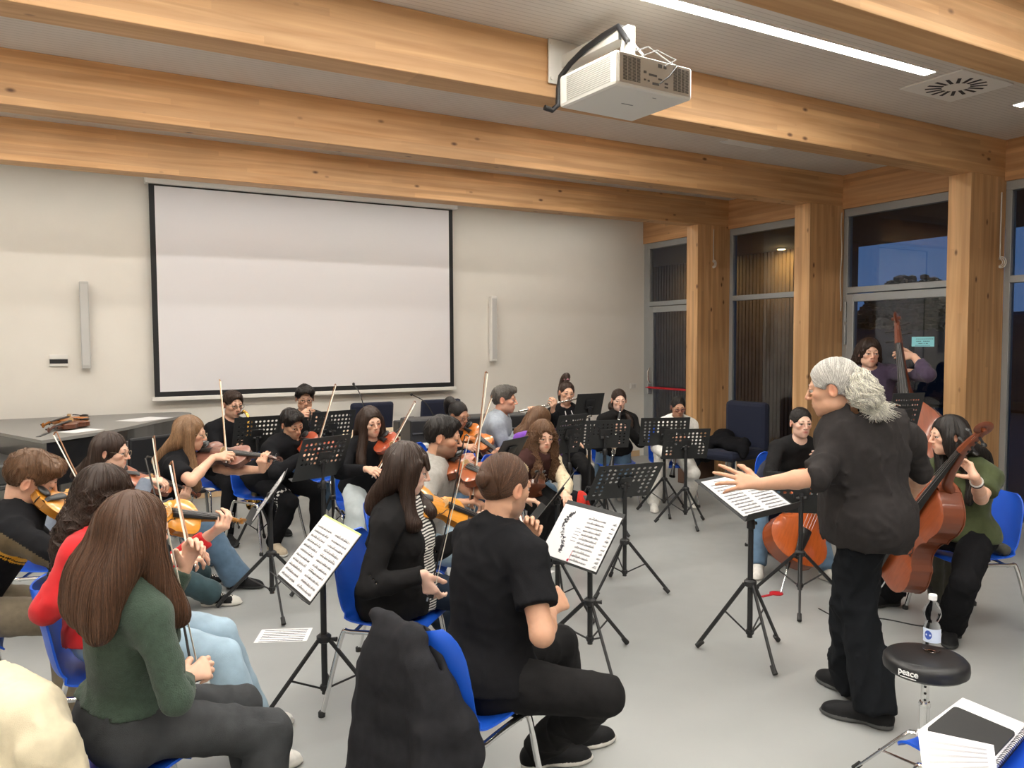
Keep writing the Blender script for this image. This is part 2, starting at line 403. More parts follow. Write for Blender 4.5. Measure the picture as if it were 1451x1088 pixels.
def floor_mat():
    m = bpy.data.materials.new('grey_resin_floor'); m.use_nodes = True; N = m.node_tree.nodes; L = m.node_tree.links; p = N['Principled BSDF']
    g = N.new('ShaderNodeNewGeometry')
    n = N.new('ShaderNodeTexNoise'); n.inputs['Scale'].default_value = .8; n.inputs['Detail'].default_value = 5; L.new(g.outputs['Position'], n.inputs[0])
    c = N.new('ShaderNodeValToRGB'); c.color_ramp.elements[0].position = .3; c.color_ramp.elements[0].color = (.27, .277, .272, 1); c.color_ramp.elements[1].position = .7; c.color_ramp.elements[1].color = (.315, .322, .315, 1)
    L.new(n.outputs[0], c.inputs[0]); L.new(c.outputs[0], p.inputs['Base Color'])
    n2 = N.new('ShaderNodeTexNoise'); n2.inputs['Scale'].default_value = 7; n2.inputs['Detail'].default_value = 6; L.new(g.outputs['Position'], n2.inputs[0])
    r = N.new('ShaderNodeMapRange'); r.inputs[3].default_value = .26; r.inputs[4].default_value = .42; L.new(n2.outputs[0], r.inputs[0]); L.new(r.outputs[0], p.inputs['Roughness'])
    return m
struct('floor', MB().box((XL-.2, YF-.2, -.15), (XW+.12, YB+.2, 0)), floor_mat())
def ceil_mat():
    m = bpy.data.materials.new('grooved_ceiling_board'); m.use_nodes = True; N = m.node_tree.nodes; L = m.node_tree.links; p = N['Principled BSDF']
    g = N.new('ShaderNodeNewGeometry'); s = N.new('ShaderNodeSeparateXYZ'); L.new(g.outputs['Position'], s.inputs[0])
    a = N.new('ShaderNodeMath'); a.operation = 'MULTIPLY'; a.inputs[1].default_value = 1/.042; L.new(s.outputs[1], a.inputs[0])
    b = N.new('ShaderNodeMath'); b.operation = 'FRACT'; L.new(a.outputs[0], b.inputs[0])
    c = N.new('ShaderNodeMath'); c.operation = 'LESS_THAN'; c.inputs[1].default_value = .13; L.new(b.outputs[0], c.inputs[0])
    mx = N.new('ShaderNodeMix'); mx.data_type = 'RGBA'; mx.inputs[6].default_value = (.66, .62, .575, 1); mx.inputs[7].default_value = (.50, .46, .42, 1); L.new(c.outputs[0], mx.inputs[0])
    n = N.new('ShaderNodeTexNoise'); n.inputs['Scale'].default_value = 2.5; n.inputs['Detail'].default_value = 4; L.new(g.outputs['Position'], n.inputs[0])
    r = N.new('ShaderNodeMapRange'); r.inputs[3].default_value = .9; r.inputs[4].default_value = 1.08; L.new(n.outputs[0], r.inputs[0])
    m2 = N.new('ShaderNodeMix'); m2.data_type = 'RGBA'; m2.blend_type = 'MULTIPLY'; m2.inputs[0].default_value = 1; L.new(mx.outputs[2], m2.inputs[6]); L.new(r.outputs[0], m2.inputs[7])
    L.new(m2.outputs[2], p.inputs['Base Color']); p.inputs['Roughness'].default_value = .8
    return m
struct('ceiling', MB().box((XL-.2, YF-.2, ZC), (XW+.12, YB+.2, ZC+.15)), ceil_mat())
struct('wall_back', MB().box((XL-.2, YB, 0), (XW+.12, YB+.2, ZC)), m_wall)
struct('wall_left', MB().box((XL-.2, YF, 0), (XL, YB, ZC)), m_wall)
struct('wall_front', MB().box((XL-.2, YF-.2, 0), (XW+.12, YF, ZC)), m_wall)
struct('baseboard_back', MB().box((XL, YB-.014, 0), (XW-.09, YB, .085), bev=.003), mat('light_wood_skirting', (.62, .43, .25), .5))
for i, y in enumerate(BEAMY):
    b = struct('ceiling_beam', MB().box((XL, y, ZB), (XW-.02, y+BW, ZC), bev=.004), m_pineX)
    b['label'] = 'glued pine ceiling beam crossing the room'
    if y < YB-.5 and y > -3:
        c = struct('column', MB().box((6.945, y, 0), (XW-.002, y+BW, ZB), bev=.004), m_pineZ)
        c['label'] = 'square pine column standing under the end of a beam'
struct('trim_1', MB().box((XW-.03, YF, 3.16), (XW+.12, YB, ZC), bev=.003), m_pineY)       # timber band above the window frames

# window wall: frames between the columns
m_glass = None
def glass_mat():
    m = bpy.data.materials.new('window_glass'); m.use_nodes = True; p = m.node_tree.nodes['Principled BSDF']
    p.inputs['Base Color'].default_value = (.93, .96, .96, 1); p.inputs['Roughness'].default_value = 0; p.inputs['Transmission Weight'].default_value = 1; p.inputs['IOR'].default_value = 1.45
    return m
m_glass = glass_mat()
def win_bay(n, y0, y1, door=None):
    fr = .055
    mb = MB(); x0, x1 = XW-.005, XW+.075
    mb.box((x0, y0, 3.075), (x1, y1, 3.16), bev=.004)         # head
    mb.box((x0, y0, 0), (x1, y0+fr, 3.075), bev=.004); mb.box((x0, y1-fr, 0), (x1, y1, 3.075), bev=.004)
    mb.box((x0-.01, y0+fr, 2.235), (x1, y1-fr, 2.30), bev=.004)   # transom
    mb.box((x0, y0+fr, 0), (x1, y1-fr, .05), bev=.004)
    w = struct('window_%d' % n, mb, m_grey)
    g = MB().box((XW+.03, y0+fr-.01, 2.29), (XW+.036, y1-fr+.01, 3.085)).build('pane', m_glass, w)
    if door is None:
        MB().box((XW+.03, y0+fr-.01, .04), (XW+.036, y1-fr+.01, 2.245)).build('pane', m_glass, w)
    else:
        d = MB(); a0, a1 = y0+fr+.008, y1-fr-.008; q = .085; X0, X1 = XW-.02, XW+.05
        d.box((X0, a0, .055), (X1, a0+q, 2.225), bev=.006).box((X0, a1-q, .055), (X1, a1, 2.225), bev=.006)
        d.box((X0, a0+q, 2.225-q), (X1, a1-q, 2.225), bev=.006).box((X0, a0+q, .055), (X1, a1-q, .055+.12), bev=.006)
        do = struct('door_%d' % n, d, m_grey)
        MB().box((XW+.01, a0+q-.01, .16), (XW+.016, a1-q+.01, 2.15)).build('pane', m_glass, do)
        if door == 'bar':
            h = MB().tube([(XW-.085, a0+.03, 1.04), (XW-.085, a1-.02, 1.04)], .017, 10).build('push_bar', mat('red_plastic', (.45, .012, .02), .35), do)
            hb = MB()
            for yy in (a0+.045, a1-.045): hb.box((XW-.10, yy-.03, .94), (XW-.018, yy+.03, 1.10), bev=.012)
            hb.build('bar_bracket', m_grey, do)
            hh = MB().tube([(XW-.03, a1-.05, 1.10), (XW-.075, a1-.05, 1.15), (XW-.08, a1-.05, 1.27), (XW-.05, a1-.055, 1.33)], [.012, .014, .012, .009], 8).build('door_handle', mat('chrome', (.8, .8, .8), .18, 1.0), do)
        if door == 'hinge':
            hi = MB()
            for zz in (2.03, 1.78): hi.tube([(XW-.03, a1+.01, zz-.11), (XW-.03, a1+.01, zz+.11)], .014, 10)
            hi.build('hinge', m_grey, do)
YC = [4.04+1.715*k for k in (-3, -2, -1, 0, 1, 2)]
win_bay(1, 7.47+BW, YB-.07, 'bar')
win_bay(2, 5.755+BW, 7.47)
win_bay(3, 4.04+BW, 5.755, 'hinge')
win_bay(4, 2.325+BW, 4.04)
win_bay(5, .61+BW, 2.325); win_bay(6, -1.105+BW, .61); win_bay(7, YF, -1.105)
struct('trim_2', MB().box((XW-.005, YB-.07, 0), (XW+.12, YB, 3.16), bev=.003), m_grey)

# sign taped inside the glass of the door behind the double bass
sg = MB(); ys0, ys1 = onX(1324, 484, XW-.022+.03)[1], onX(1292, 484, XW-.022+.03)[1]
zs1, zs0 = onX(1308, 477, XW+.008)[2], onX(1308, 491, XW+.008)[2]
sg.box((XW+.006, ys0, zs0), (XW+.009, ys1, zs1), 0)
for k, (a, b, hh) in enumerate(((.18, .95, .1), (.12, .8, .13), (.3, .72, .13), (.15, .9, .06))):
    zz = zs1 - (zs1-zs0)*(.2+.22*k); yc0 = ys1-(ys1-ys0)*b; yc1 = ys1-(ys1-ys0)*a
    n = 9
    for i in range(n):
        if random.random() < .8: sg.box((XW+.0045, yc0+(yc1-yc0)*i/n, zz-(zs1-zs0)*hh*.5), (XW+.0062, yc0+(yc1-yc0)*(i+.75)/n, zz), 1)
o = sg.build('door_notice', [mat('cyan_paper', (.30, .72, .80), .6), mat('ink', (.03, .05, .09), .6)])
tag(o, 'pale cyan printed notice stuck on the glass door behind the double bass', 'notice')

# outside: slatted facade, soffit, paving, dark hedge and a tree
def slat_mat():
    m = bpy.data.materials.new('vertical_timber_slats'); m.use_nodes = True; N = m.node_tree.nodes; L = m.node_tree.links; p = N['Principled BSDF']
    g = N.new('ShaderNodeNewGeometry'); s = N.new('ShaderNodeSeparateXYZ'); L.new(g.outputs['Position'], s.inputs[0])
    w = N.new('ShaderNodeTexNoise'); w.inputs['Scale'].default_value = 5; L.new(g.outputs['Position'], w.inputs[0])
    c = N.new('ShaderNodeValToRGB'); c.color_ramp.elements[0].color = (.20, .125, .075, 1); c.color_ramp.elements[1].color = (.36, .24, .15, 1); L.new(w.outputs[0], c.inputs[0])
    L.new(c.outputs[0], p.inputs['Base Color']); p.inputs['Roughness'].default_value = .7
    return m
m_slat = slat_mat()
fa = MB().box((9.735, 7.35, -.2), (9.9, 13.5, 3.4))
y = 7.36
while y < 13.4: fa.box((9.70, y, -.2), (9.74, y+.055, 3.4)); y += .075
struct('wall_outside', fa, m_slat)
struct('ground', MB().box((XW+.12, -8, -.25), (40, 30, -.1)), mat('dark_paving', (.08, .08, .085), .8))
struct('trim_3', MB().box((XW+.12, -6, 3.12), (10.4, 13.5, 3.34)), mat('soffit_board', (.16, .14, .13), .8))
# lamp washing the slatted facade
lt = thing('facade_lamp', 'round downlight glowing on the slatted facade outside the second window', 'lamp', (9.45, 8.35, 3.12))
MB().lathe([(.07, -.02), (.07, 0.0), (.0, 0.0)], axis=UP, seg=16).build('housing', m_grey, lt)
MB().lathe([(.055, -.026), (.055, -.021), (.0, -.021)], seg=16).build('lens', mat('warm_lamp', (1, .8, .4), .5, emit=(1, .72, .28), estr=200), lt)
l2 = thing('facade_lamp', 'added fill lamp brightening the slatted facade outside the exit door', 'lamp', (9.45, 10.1, 3.12))  # added lamp, brightens the slats seen through the exit door bay
MB().lathe([(.07, -.02), (.07, 0.0), (.0, 0.0)], axis=UP, seg=16).build('housing', m_grey, l2)
MB().lathe([(.055, -.026), (.055, -.021), (.0, -.021)], seg=16).build('lens', mat('warm_lamp', emit=(1, .72, .28), estr=200), l2)
bt = MB()
rnd = random.Random(3)
for k in range(800):
    a = rnd.random()*2*PI; u_ = rnd.random(); rr = (u_**.5)
    c = nv([15.5+.9*rr*math.cos(a), 10.2+1.1*rr*math.sin(a), 1.95+1.0*rnd.random()**.7*(1.15-rr*rr*.8)])
    bt.ball(c, (.07+.07*rnd.random(), .10, .07), 5, 3)
tr = thing('tree', 'dark rounded tree silhouetted against the dusk sky outside the third window', 'tree', (15.5, 10.2, -.1))
bt.build('crown', mat('dark_foliage', (.018, .03, .018), .9)).parent = tr
tr.children[0].matrix_parent_inverse = Matrix.Translation((-15.5, -10.2, .1))
MB().tube([(0, 0, 0), (0, 0, 1.7)], [.11, .07], 8).build('trunk', mat('bark', (.05, .04, .03), .9), tr)
hg = MB().box((20, -6, -.1), (22, 26, 2.4), bev=.3)
struct('wall_far', hg, mat('dark_building', (.035, .04, .05), .9))

# ---------------------------------------------------------------- ceiling fittings
m_led = mat('led_diffuser', (1, 1, 1), .5, emit=LED_COLOR, estr=LED_POWER)
m_white = mat('white_plastic', (.78, .77, .74), .45)
def led(y, x0, x1, label, m=None):
    t = thing('linear_light', label, 'light', ((x0+x1)/2, y, ZC), group='linear ceiling lights')
    h = (x1-x0)/2
    MB().box((-h-.015, -.055, -.012), (h+.015, -.042, 0)).box((-h-.015, .042, -.012), (h+.015, .055, 0)).box((-h-.015, -.042, -.012), (-h, .042, 0)).box((h, -.042, -.012), (h+.015, .042, 0)).build('frame', m_white, t)
    MB().box((-h, -.042, -.009), (h, .042, -.001)).build('diffuser', m or m_led, t)
LY = [3.285, 4.72, 6.45, 8.35, 1.57, -.14, -1.85]
LL = ['long recessed ceiling light strip beside the projector', 'ceiling light strip hidden behind the first full beam', 'ceiling light strip hidden behind the second full beam', 'added fill light strip behind the beam nearest the screen, brightening the upper wall', 'ceiling light strip above the camera', 'ceiling light strip behind the camera', 'last ceiling light strip at the far end of the room behind the camera']
m_fill = mat('led_fill', (1, 1, 1), .5, emit=LED_COLOR, estr=LED_POWER*.34)  # for the strip added in the last bay to lift the dark upper wall
for y, l in zip(LY, LL): led(y, -2.2, 5.13 if y < 8 else 6.7, l, m_fill if y > 8 else None)
sp = thing('downlight', 'small square white spotlight in the ceiling at the right edge', 'light', onZ(1449, 147, ZC), .0)
MB().box((-.06, -.05, -.008), (.06, .05, 0)).build('frame', m_white, sp)
MB().box((-.05, -.04, -.01), (.05, .04, -.006)).build('diffuser', mat('spot_diffuser', (1, 1, 1), .5, emit=LED_COLOR, estr=25), sp)
vc = (onZ(1278, 123, ZC)+onZ(1365, 97, ZC)+onZ(1432, 119, ZC)+onZ(1345, 143, ZC))/4
dv = thing('ceiling_diffuser', 'square white air diffuser plate with a ring of radial slots', 'air vent', vc)
MB().box((-.31, -.23, -.012), (.31, .23, 0), bev=.004).build('plate', m_white, dv)
sl = MB()
for k in range(16):
    a = k*2*PI/16; R = rotz(a)
    sl.box((.085, -.011, -.0135), (.185, .011, -.011), M=M4(nv([[.36/.30, 0, 0], [0, 1, 0], [0, 0, 1]])@R@rotz(.35), (0, 0, 0)))
sl.build('slot', mat('slot_black', (.03, .03, .035), .7), dv)
pc = (onZ(1022, 199, ZC)+onZ(1085, 212, ZC)+onZ(1100, 208, ZC)+onZ(1037, 196, ZC))/4
o = MB().box((-.30, -.06, -.008), (.30, .06, 0), bev=.003).build('ceiling_access_panel', m_white); o.location = (pc[0], pc[1]+.02, ZC)
tag(o, 'thin white rectangular panel on the ceiling beyond the projector beam', 'panel')

# ---------------------------------------------------------------- projector on its arm, fixed to a beam
PM = M4(rotz(math.radians(3)), (2.71, 3.50, 3.025))
pr = thing('projector', 'white ceiling projector with side louvres and rear sockets hung on a bracket', 'projector', M=PM)
w, d, h = .27, .245, .175
MB().box((-w, -d, 0), (w, d, h), bev=.018).build('body', m_proj, pr)
lv = MB()
for k in range(13): lv.box((-w-.003, -.20, .022+.0105*k), (-w+.003, .17, .026+.0105*k))
lv.build('side_louvre', mat('louvre_shadow', (.45, .44, .41), .6), pr)
rv = MB(); rv.box((-w+.02, -d-.003, .015), (w-.02, -d+.004, h-.012))
rv.build('rear_panel', mat('projector_grey', (.50, .48, .44), .5), pr)
for x0, x1 in ((-.225, -.11), (.125, .235)):
    g = MB()
    for k in range(18): g.box((x0, -d-.005, .03+.0068*k), (x1, -d-.001, .0335+.0068*k))
    for k in range(1, 4): g.box((x0+(x1-x0)*k/4-.002, -d-.006, .03), (x0+(x1-x0)*k/4+.002, -d-.0045, .15), 1)
    g.build('vent_grille', [m_dark, mat('projector_grey'), ], pr)
so = MB()
for x, z, a, b in ((-.075, .085, .012, .012), (-.02, .078, .05, .01), (.03, .066, .02, .008), (-.075, .048, .008, .008), (-.05, .046, .008, .008), (.0, .035, .04, .012), (.075, .05, .018, .008), (.075, .032, .018, .008), (.03, .13, .022, .018), (.065, .13, .014, .012)):
    so.box((x-a/2-.005, -d-.006, z), (x+a/2, -d-.001, z+b))
so.build('socket', m_dark, pr)
MB().box((-.03, -.012, -.0015), (.05, -.004, .0005)).box((.05, -.17, -.0015), (.075, -.165, .0005)).build('name_plate', mat('projector_text', (.3, .3, .3), .6), pr)
ar = MB()
ar.box((-.045, .0, h+.17), (.045, .54, h+.245), bev=.006).box((-.14, .525, .24), (.165, .54, .505), bev=.012)
ar.box((-.028, -.055, h), (.028, .0, h+.235), bev=.004).box((-.09, -.10, h), (.09, .08, h+.018), bev=.004)
for sx in (-1, 1): ar.tube([(sx*.02, -.02, h+.17), (sx*.075, -.06, h+.09), (sx*.08, -.06, h+.01)], .007, 6)
for x, z in ((-.12, .27), (-.12, .475), (.14, .27), (.14, .475)): ar.tube([(x, .515, z), (x, .53, z)], .012, 8)
ar.build('mount_arm', m_proj, pr)
MB().box((-.046, -.004, h+.168), (.046, .002, h+.247)).build('arm_cap', m_dark, pr)
MB().tube([(-.03, -.06, h+.14), (-.05, .0, h+.235), (-.055, .12, h+.225), (-.06, .28, h+.2), (-.075, .40, h+.15), (-.10, .46, h+.09), (-.105, .475, h+.02), (-.11, .475, .10), (-.15, .48, .065), (-.20, .485, .075)], .0165, 10).build('cable_sleeve', m_black, pr)
MB().tube([(.02, -.05, h+.1), (.08, -.10, h+.12), (.16, -.18, h+.03), (.14, -.262, h-.02), (.08, -.262, .09), (.02, -.256, .045)], .004, 6).tube([(.0, -.05, h+.05), (.1, -.15, h+.09), (.17, -.22, h+.03), (.05, -.258, .14)], .003, 6).build('plug_lead', m_dark, pr)
MB().tube([(.01, .02, h+.18), (-.02, -.03, h+.1), (-.0, -.04, h+.02)], .005, 6).build('yellow_lead', mat('yellow_cable', (.65, .42, .08), .5), pr)

# ---------------------------------------------------------------- screen, wall speakers, plates on the screen wall
sc = thing('projection_screen', 'large white projection screen with black border and white roller case on the wall', 'projection screen', (2.54, YB-.09, 0))
MB().box((-1.80, -.055, 3.405), (1.82, .07, 3.515), bev=.012).build('roller_case', m_white, sc)
b = MB(); Z0, Z1, X0, X1 = 1.15, 3.41, -1.76, 1.765
b.box((X0, -.004, Z0), (X1, 0, Z1)); b.build('border', mat('screen_black', (.012, .013, .015), .6), sc)
MB().box((X0+.055, -.007, Z0+.055), (X1-.055, -.003, Z1-.022)).build('screen_fabric', mat('screen_white', (.76, .75, .78), .9), sc)
MB().box((X0-.03, -.018, Z0-.045), (X1+.03, .014, Z0), bev=.006).build('bottom_bar', m_white, sc)
def col_speaker(x, z0, z1, label, m):
    t = thing('wall_speaker', label, 'loudspeaker', (x, YB, 0))
    MB().box((-.042, -.10, z0), (.042, -.02, z1), bev=.008).build('cabinet', m, t)
    MB().box((-.034, -.104, z0+.03), (.034, -.099, z1-.03), bev=.002).build('speaker_grille', mat('speaker_grille', (.55, .55, .54), .5), t)
    MB().box((-.03, -.03, z0+.1), (.03, 0, z0+.16)).box((-.03, -.03, z1-.16), (.03, 0, z1-.1)).build('bracket', m_dark, t)
col_speaker(.15, 1.47, 2.36, 'slim grey column loudspeaker on the wall left of the projection screen', mat('speaker_grey', (.50, .50, .49), .5))
col_speaker(4.90, 1.465, 2.325, 'slim white column loudspeaker on the wall right of the projection screen', m_white)
t = thing('control_panel', 'small white and black control plate on the wall above the piano', 'control panel', (-.095, YB, 1.555))
MB().box((-.082, -.03, .012), (.082, 0, .058), bev=.004).box((-.082, -.025, -.058), (.082, 0, -.03), bev=.003).build('plate', m_white, t)
MB().box((-.08, -.028, -.03), (.08, 0, .012)).build('display', m_black, t)
t = thing('light_switch', 'white switch plate on the wall beside the exit door', 'switch', (7.29, YB, 1.055))
MB().box((-.06, -.012, -.04), (.06, 0, .04), bev=.003).build('plate', m_white, t)
MB().box((-.035, -.016, -.025), (-.002, -.01, .025)).box((.002, -.016, -.025), (.035, -.01, .025)).build('rocker', mat('socket_grey', (.6, .59, .56), .5), t)
t = thing('fire_point', 'grey plate low on the wall beside the navy chairs', 'socket', (5.0, YB, .33)) if False else None
# cables hanging beside the columns
def hang(name, label, pts, coil=None):
    mb = MB().tube(pts, .006, 6)
    if coil is not None:
        c = nv(coil)
        for k in range(3):
            a = np.linspace(0, 2*PI, 14); mb.tube([c+nv([0, (.045-.006*k)*math.cos(q)+.01*k, (.05-.01*k)*math.sin(q)]) for q in a], .005, 5)
    tag(mb.build(name, mat('white_cable', (.62, .58, .52), .5)), label, 'cable')
hang('hanging_cable', 'thin pale cable coiled at its end, hanging beside the column nearest the exit door', [(7.2, 7.455, 3.14), (7.19, 7.452, 2.9), (7.2, 7.455, 2.75)], (7.2, 7.45, 2.70))
hang('hanging_cable', 'long wavy pale cable hanging down the middle column beside the door hinges', [(7.44, 5.742+.008*math.sin(k*1.3), 3.12-.12*k) for k in range(10)])
hang('hanging_cable', 'pale cable with a looped end on the column at the right edge', [(7.4, 4.026, 3.05), (7.39, 4.022, 2.8), (7.4, 4.026, 2.45)], (7.41, 4.02, 2.42))

# ---------------------------------------------------------------- grand piano against the left part of the screen wall
m_pno = mat('piano_black', (.012, .012, .013), .25, coat=.4)
m_pnol = mat('piano_lid', (.20, .195, .185), .42)  # reflection of the bright wall on the black lid, put in as grey base colour
lidp = [(-.20, 6.90), (.19, 7.29)] + [tuple(q) for q in curve_pts([(.19, 7.29), (.42, 7.60), (.68, 8.05), (.98, 8.50), (1.10, 8.78), (1.02, 8.98)], 4)[1:]] + [(.75, 9.05), (-1.3, 9.05), (-.70, 8.15)]
pn = thing('grand_piano', 'black grand piano against the wall at left, closed lid greyed by painted reflection', 'piano', (0, 8.3, 0))
def off(P, k): 
    c = nv(P).mean(0); return [tuple(c+(nv(p)-c)*k) for p in P]
sh = lambda P: [(p[0], p[1]-8.3) for p in P]
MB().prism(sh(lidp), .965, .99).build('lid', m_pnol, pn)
MB().prism(sh(off(lidp, .965)), .62, .962).build('case', m_pno, pn)
MB().box((-.02, -1.25, .9895), (.014, .60, .9925), M=M4(rotz(math.radians(-12)), (.03, .1, 0))).build('lid_hinge', m_black, pn)
MB().box((-.62, -.9, .64), (-.02, .3, .80), M=M4(rotz(math.radians(20)), (-.35, -.2, 0)), bev=.02).box((-.66, -.9, .60), (-.02, .3, .64), M=M4(rotz(math.radians(20)), (-.35, -.2, 0)), bev=.01).build('key_bed', mat('piano_grey', (.05, .05, .05), .35), pn)
for x, y in ((-.15, -1.0), (-.75, .3), (.7, .5)): MB().tube([(x, y, .63), (x, y, .05), (x, y, 0)], [.06, .04, .035], 12).build('leg', m_pno, pn)

def paper(cx, cy_, z, w, h, a, label, name='loose_sheet', lines=0, R=None):
    mb = MB(); mb.box((-w/2, -h/2, 0), (w/2, h/2, .0012))
    for k in range(lines):
        y0 = h*.40-h*.82*k/max(lines-1, 1)
        for j in range(5): mb.box((-w*.42, y0-.0016*j, .0012), (w*.42, y0-.0016*j+.0006, .0016), 1)
        q = random.Random(k+int(cx*100)); 
        for j in range(12): x = -w*.4+w*.8*q.random(); yy = y0-.008*q.random(); mb.box((x, yy-.0018, .0013), (x+.004, yy+.0018, .0018), 1); mb.box((x+.0035, yy, .0013), (x+.0045, yy+.01, .0018), 1)
    o = mb.build(name, [mat('paper_white', (.66, .655, .66), .8), mat('print_ink', (.06, .06, .07), .8)])
    o.matrix_world = Matrix([list(map(float, q)) for q in M4(rotz(math.radians(a)) if R is None else R, (cx, cy_, z))])
    tag(o, label, 'paper'); return o
p0 = onZ(205, 594, .9905); paper(p0[0], p0[1], .9905, .42, .30, 40, 'white paper sheet lying on the piano lid away from the violins')
p0 = onZ(118, 611, .9905); paper(p0[0]-.02, p0[1]+.06, .9905, .30, .21, 40, 'white paper sheet on the piano lid beside the two violins')

bc = thing('plastic_chair', 'black chair with a hand slot in its back and grey side frame, beside the piano', 'chair', (.70, 7.26, 0), math.radians(-150))
MB().box((-.23, -.03, .50), (.23, .01, .93), bev=.018, M=M4(nv([[1, 0, 0], [0, .99, .12], [0, -.12, .99]]), (0, -.27, 0))).build('backrest', m_black, bc)
MB().box((-.06, -.012, .855), (.06, .013, .89), bev=.005, M=M4(nv([[1, 0, 0], [0, .99, .12], [0, -.12, .99]]), (0, -.292, 0))).build('hand_slot', mat('slot_grey', (.06, .06, .065), .5), bc)
MB().box((-.23, -.20, .42), (.23, .22, .455), bev=.015).build('seat', m_black, bc)
for sx in (-1, 1): MB().tube(curve_pts([(sx*.25, -.20, 0), (sx*.25, -.21, .40), (sx*.25, -.20, .60), (sx*.245, -.185, .90)], 4), .016, 8).tube([(sx*.25, -.18, .42), (sx*.25, .18, .42), (sx*.25, .22, 0)], .014, 8).build('leg_frame', mat('frame_grey', (.22, .23, .23), .35, .6), bc)

# ---------------------------------------------------------------- table, navy chairs and small gear along the screen wall
m_navy = mat('navy_upholstery', (.009, .013, .034), .85, noise=.15, nscale=200, bump=.2, bscale=600, sheen=.06)
m_beech = mat('beech_laminate', (.66, .52, .36), .45)
tb = thing('side_table', 'pale beech table along the wall beneath the screen, carrying microphones', 'table', (3.22, 8.05, 0))
MB().box((-.95, -.46, .715), (.95, .46, .74), bev=.004).build('table_top', m_beech, tb)
for sx in (-1, 1):
    for sy in (-1, 1): MB().tube([(sx*.88, sy*.40, .715), (sx*.88, sy*.40, 0)], .02, 8).build('leg', m_chrome, tb)
def navy_chair(x, y, rz, label, grp=None, w=.50, bh=.98, arm=False):
    t = thing('upholstered_chair', label, 'chair', (x, y, 0), rz, grp)
    MB().box((-w/2, -.24, .38), (w/2, .27, .48), bev=.035).build('seat', m_navy, t)
    MB().box((-w/2, .0, .46), (w/2, .075, bh), bev=.035, M=M4(nv([[1, 0, 0], [0, .985, .17], [0, -.17, .985]])@np.eye(3), (0, -.325-.08, .0))).build('backrest', m_navy, t)
    for sx in (-1, 1):
        for sy in (-.2, .22): MB().tube([(sx*(w/2-.04), sy, .40), (sx*(w/2-.02), sy*1.1, 0)], .013, 8).build('leg', m_chrome, t)
    return t
for (px, lab) in ((530, 'navy upholstered chair by the wall behind the long-haired violinist facing the camera'), (628, 'navy upholstered chair by the wall behind the violinist with the hair bun')):
    q = onY(px, 590, 8.86); navy_chair(q[0], 8.72, PI, lab, w=.54, bh=1.03)
def goose(base, head, label):
    t = thing('gooseneck_microphone', label, 'microphone', base)
    h = nv(head)-nv(base)
    MB().box((-.06, -.05, 0), (.06, .05, .035), bev=.01).build('base', m_black, t)
    P = [(0, 0, .03), tuple(h*nv([.15, .15, .45])), tuple(h*nv([.5, .5, .8])), tuple(h)]
    MB().tube(curve_pts(P, 5), .0055, 6).build('neck', m_black, t)
    MB().ball(h, .016, 10, 7).build('capsule', m_black, t)
goose(onZ(520, 616, .74), at(501, 544, 8.35), 'gooseneck microphone pointing up before the lower middle of the screen')
goose(onZ(618, 610, .74), at(583, 559, 8.3), 'gooseneck microphone leaning left at the right end of the screen')
p0 = onZ(599, 612, .74)
t = thing('amplifier_box', 'small dark grey box standing on the side table', 'box', (p0[0]-.10, p0[1]+.13, .74), .1)
MB().box((-.16, -.05, 0), (.16, .09, .125), bev=.012).build('case', mat('dark_grey_case', (.03, .032, .036), .5), t)
MB().tube([(-.1, .02, .12), (-.06, .02, .155), (.06, .02, .155), (.1, .02, .12)], .007, 6).build('handle', m_black, t)
p0 = onZ(577, 617, .74)
t = thing('shoulder_bag', 'black and lime green bag lying on the side table', 'bag', (p0[0], p0[1], .74), .2)
MB().ball((0, 0, .03), (.17, .09, .035), 16, 8).build('body', m_black, t)
MB().tube([(-.02, -.06, .05), (.05, -.075, .045), (.14, -.05, .035), (.16, .0, .03)], [.016, .02, .018, .012], 8).build('piping', mat('lime_green', (.42, .55, .04), .5), t)
MB().tube([(-.14, 0, .05), (-.09, -.02, .09), (0, -.03, .085), (.06, 0, .06)], .008, 6).build('strap', m_black, t)
q = at(672, 582, 7.75)
t = thing('keyboard_piano', 'black electronic piano with a pale rail behind the grey-haired man', 'keyboard', (q[0], q[1], 0), math.radians(-4))
MB().box((-.68, -.05, .72), (.62, .28, .98), bev=.015).build('case', m_black, t)
MB().box((-.66, -.066, .845), (.6, -.05, .857)).build('rail', mat('brushed_rail', (.45, .45, .46), .35, 1.0), t)
MB().box((-.66, -.19, .72), (.6, -.05, .76), bev=.006).build('keys', mat('key_white', (.6, .6, .58), .4), t)
for sx in (-.6, .55): MB().box((sx-.03, -.1, 0), (sx+.03, .2, .72), bev=.01).build('leg', m_black, t)

# navy armchair with a coat, right of the clarinet players
q = onZ(1058, 668, .0); 
ac = thing('lounge_chair', 'navy lounge chair with a dark coat, standing between two pine columns', 'armchair', (6.75, 6.70, 0), math.radians(98))
MB().box((-.30, -.30, .34), (.30, .34, .46), bev=.05).build('seat', m_navy, ac)
MB().box((-.29, -.40, .40), (.29, -.28, .99), bev=.05).build('backrest', m_navy, ac)
for sx in (-1, 1):
    for sy in (-.33, .27): MB().tube([(sx*.29, sy, .36), (sx*.31, sy*1.05, 0)], .012, 8).build('leg', m_chrome, ac)
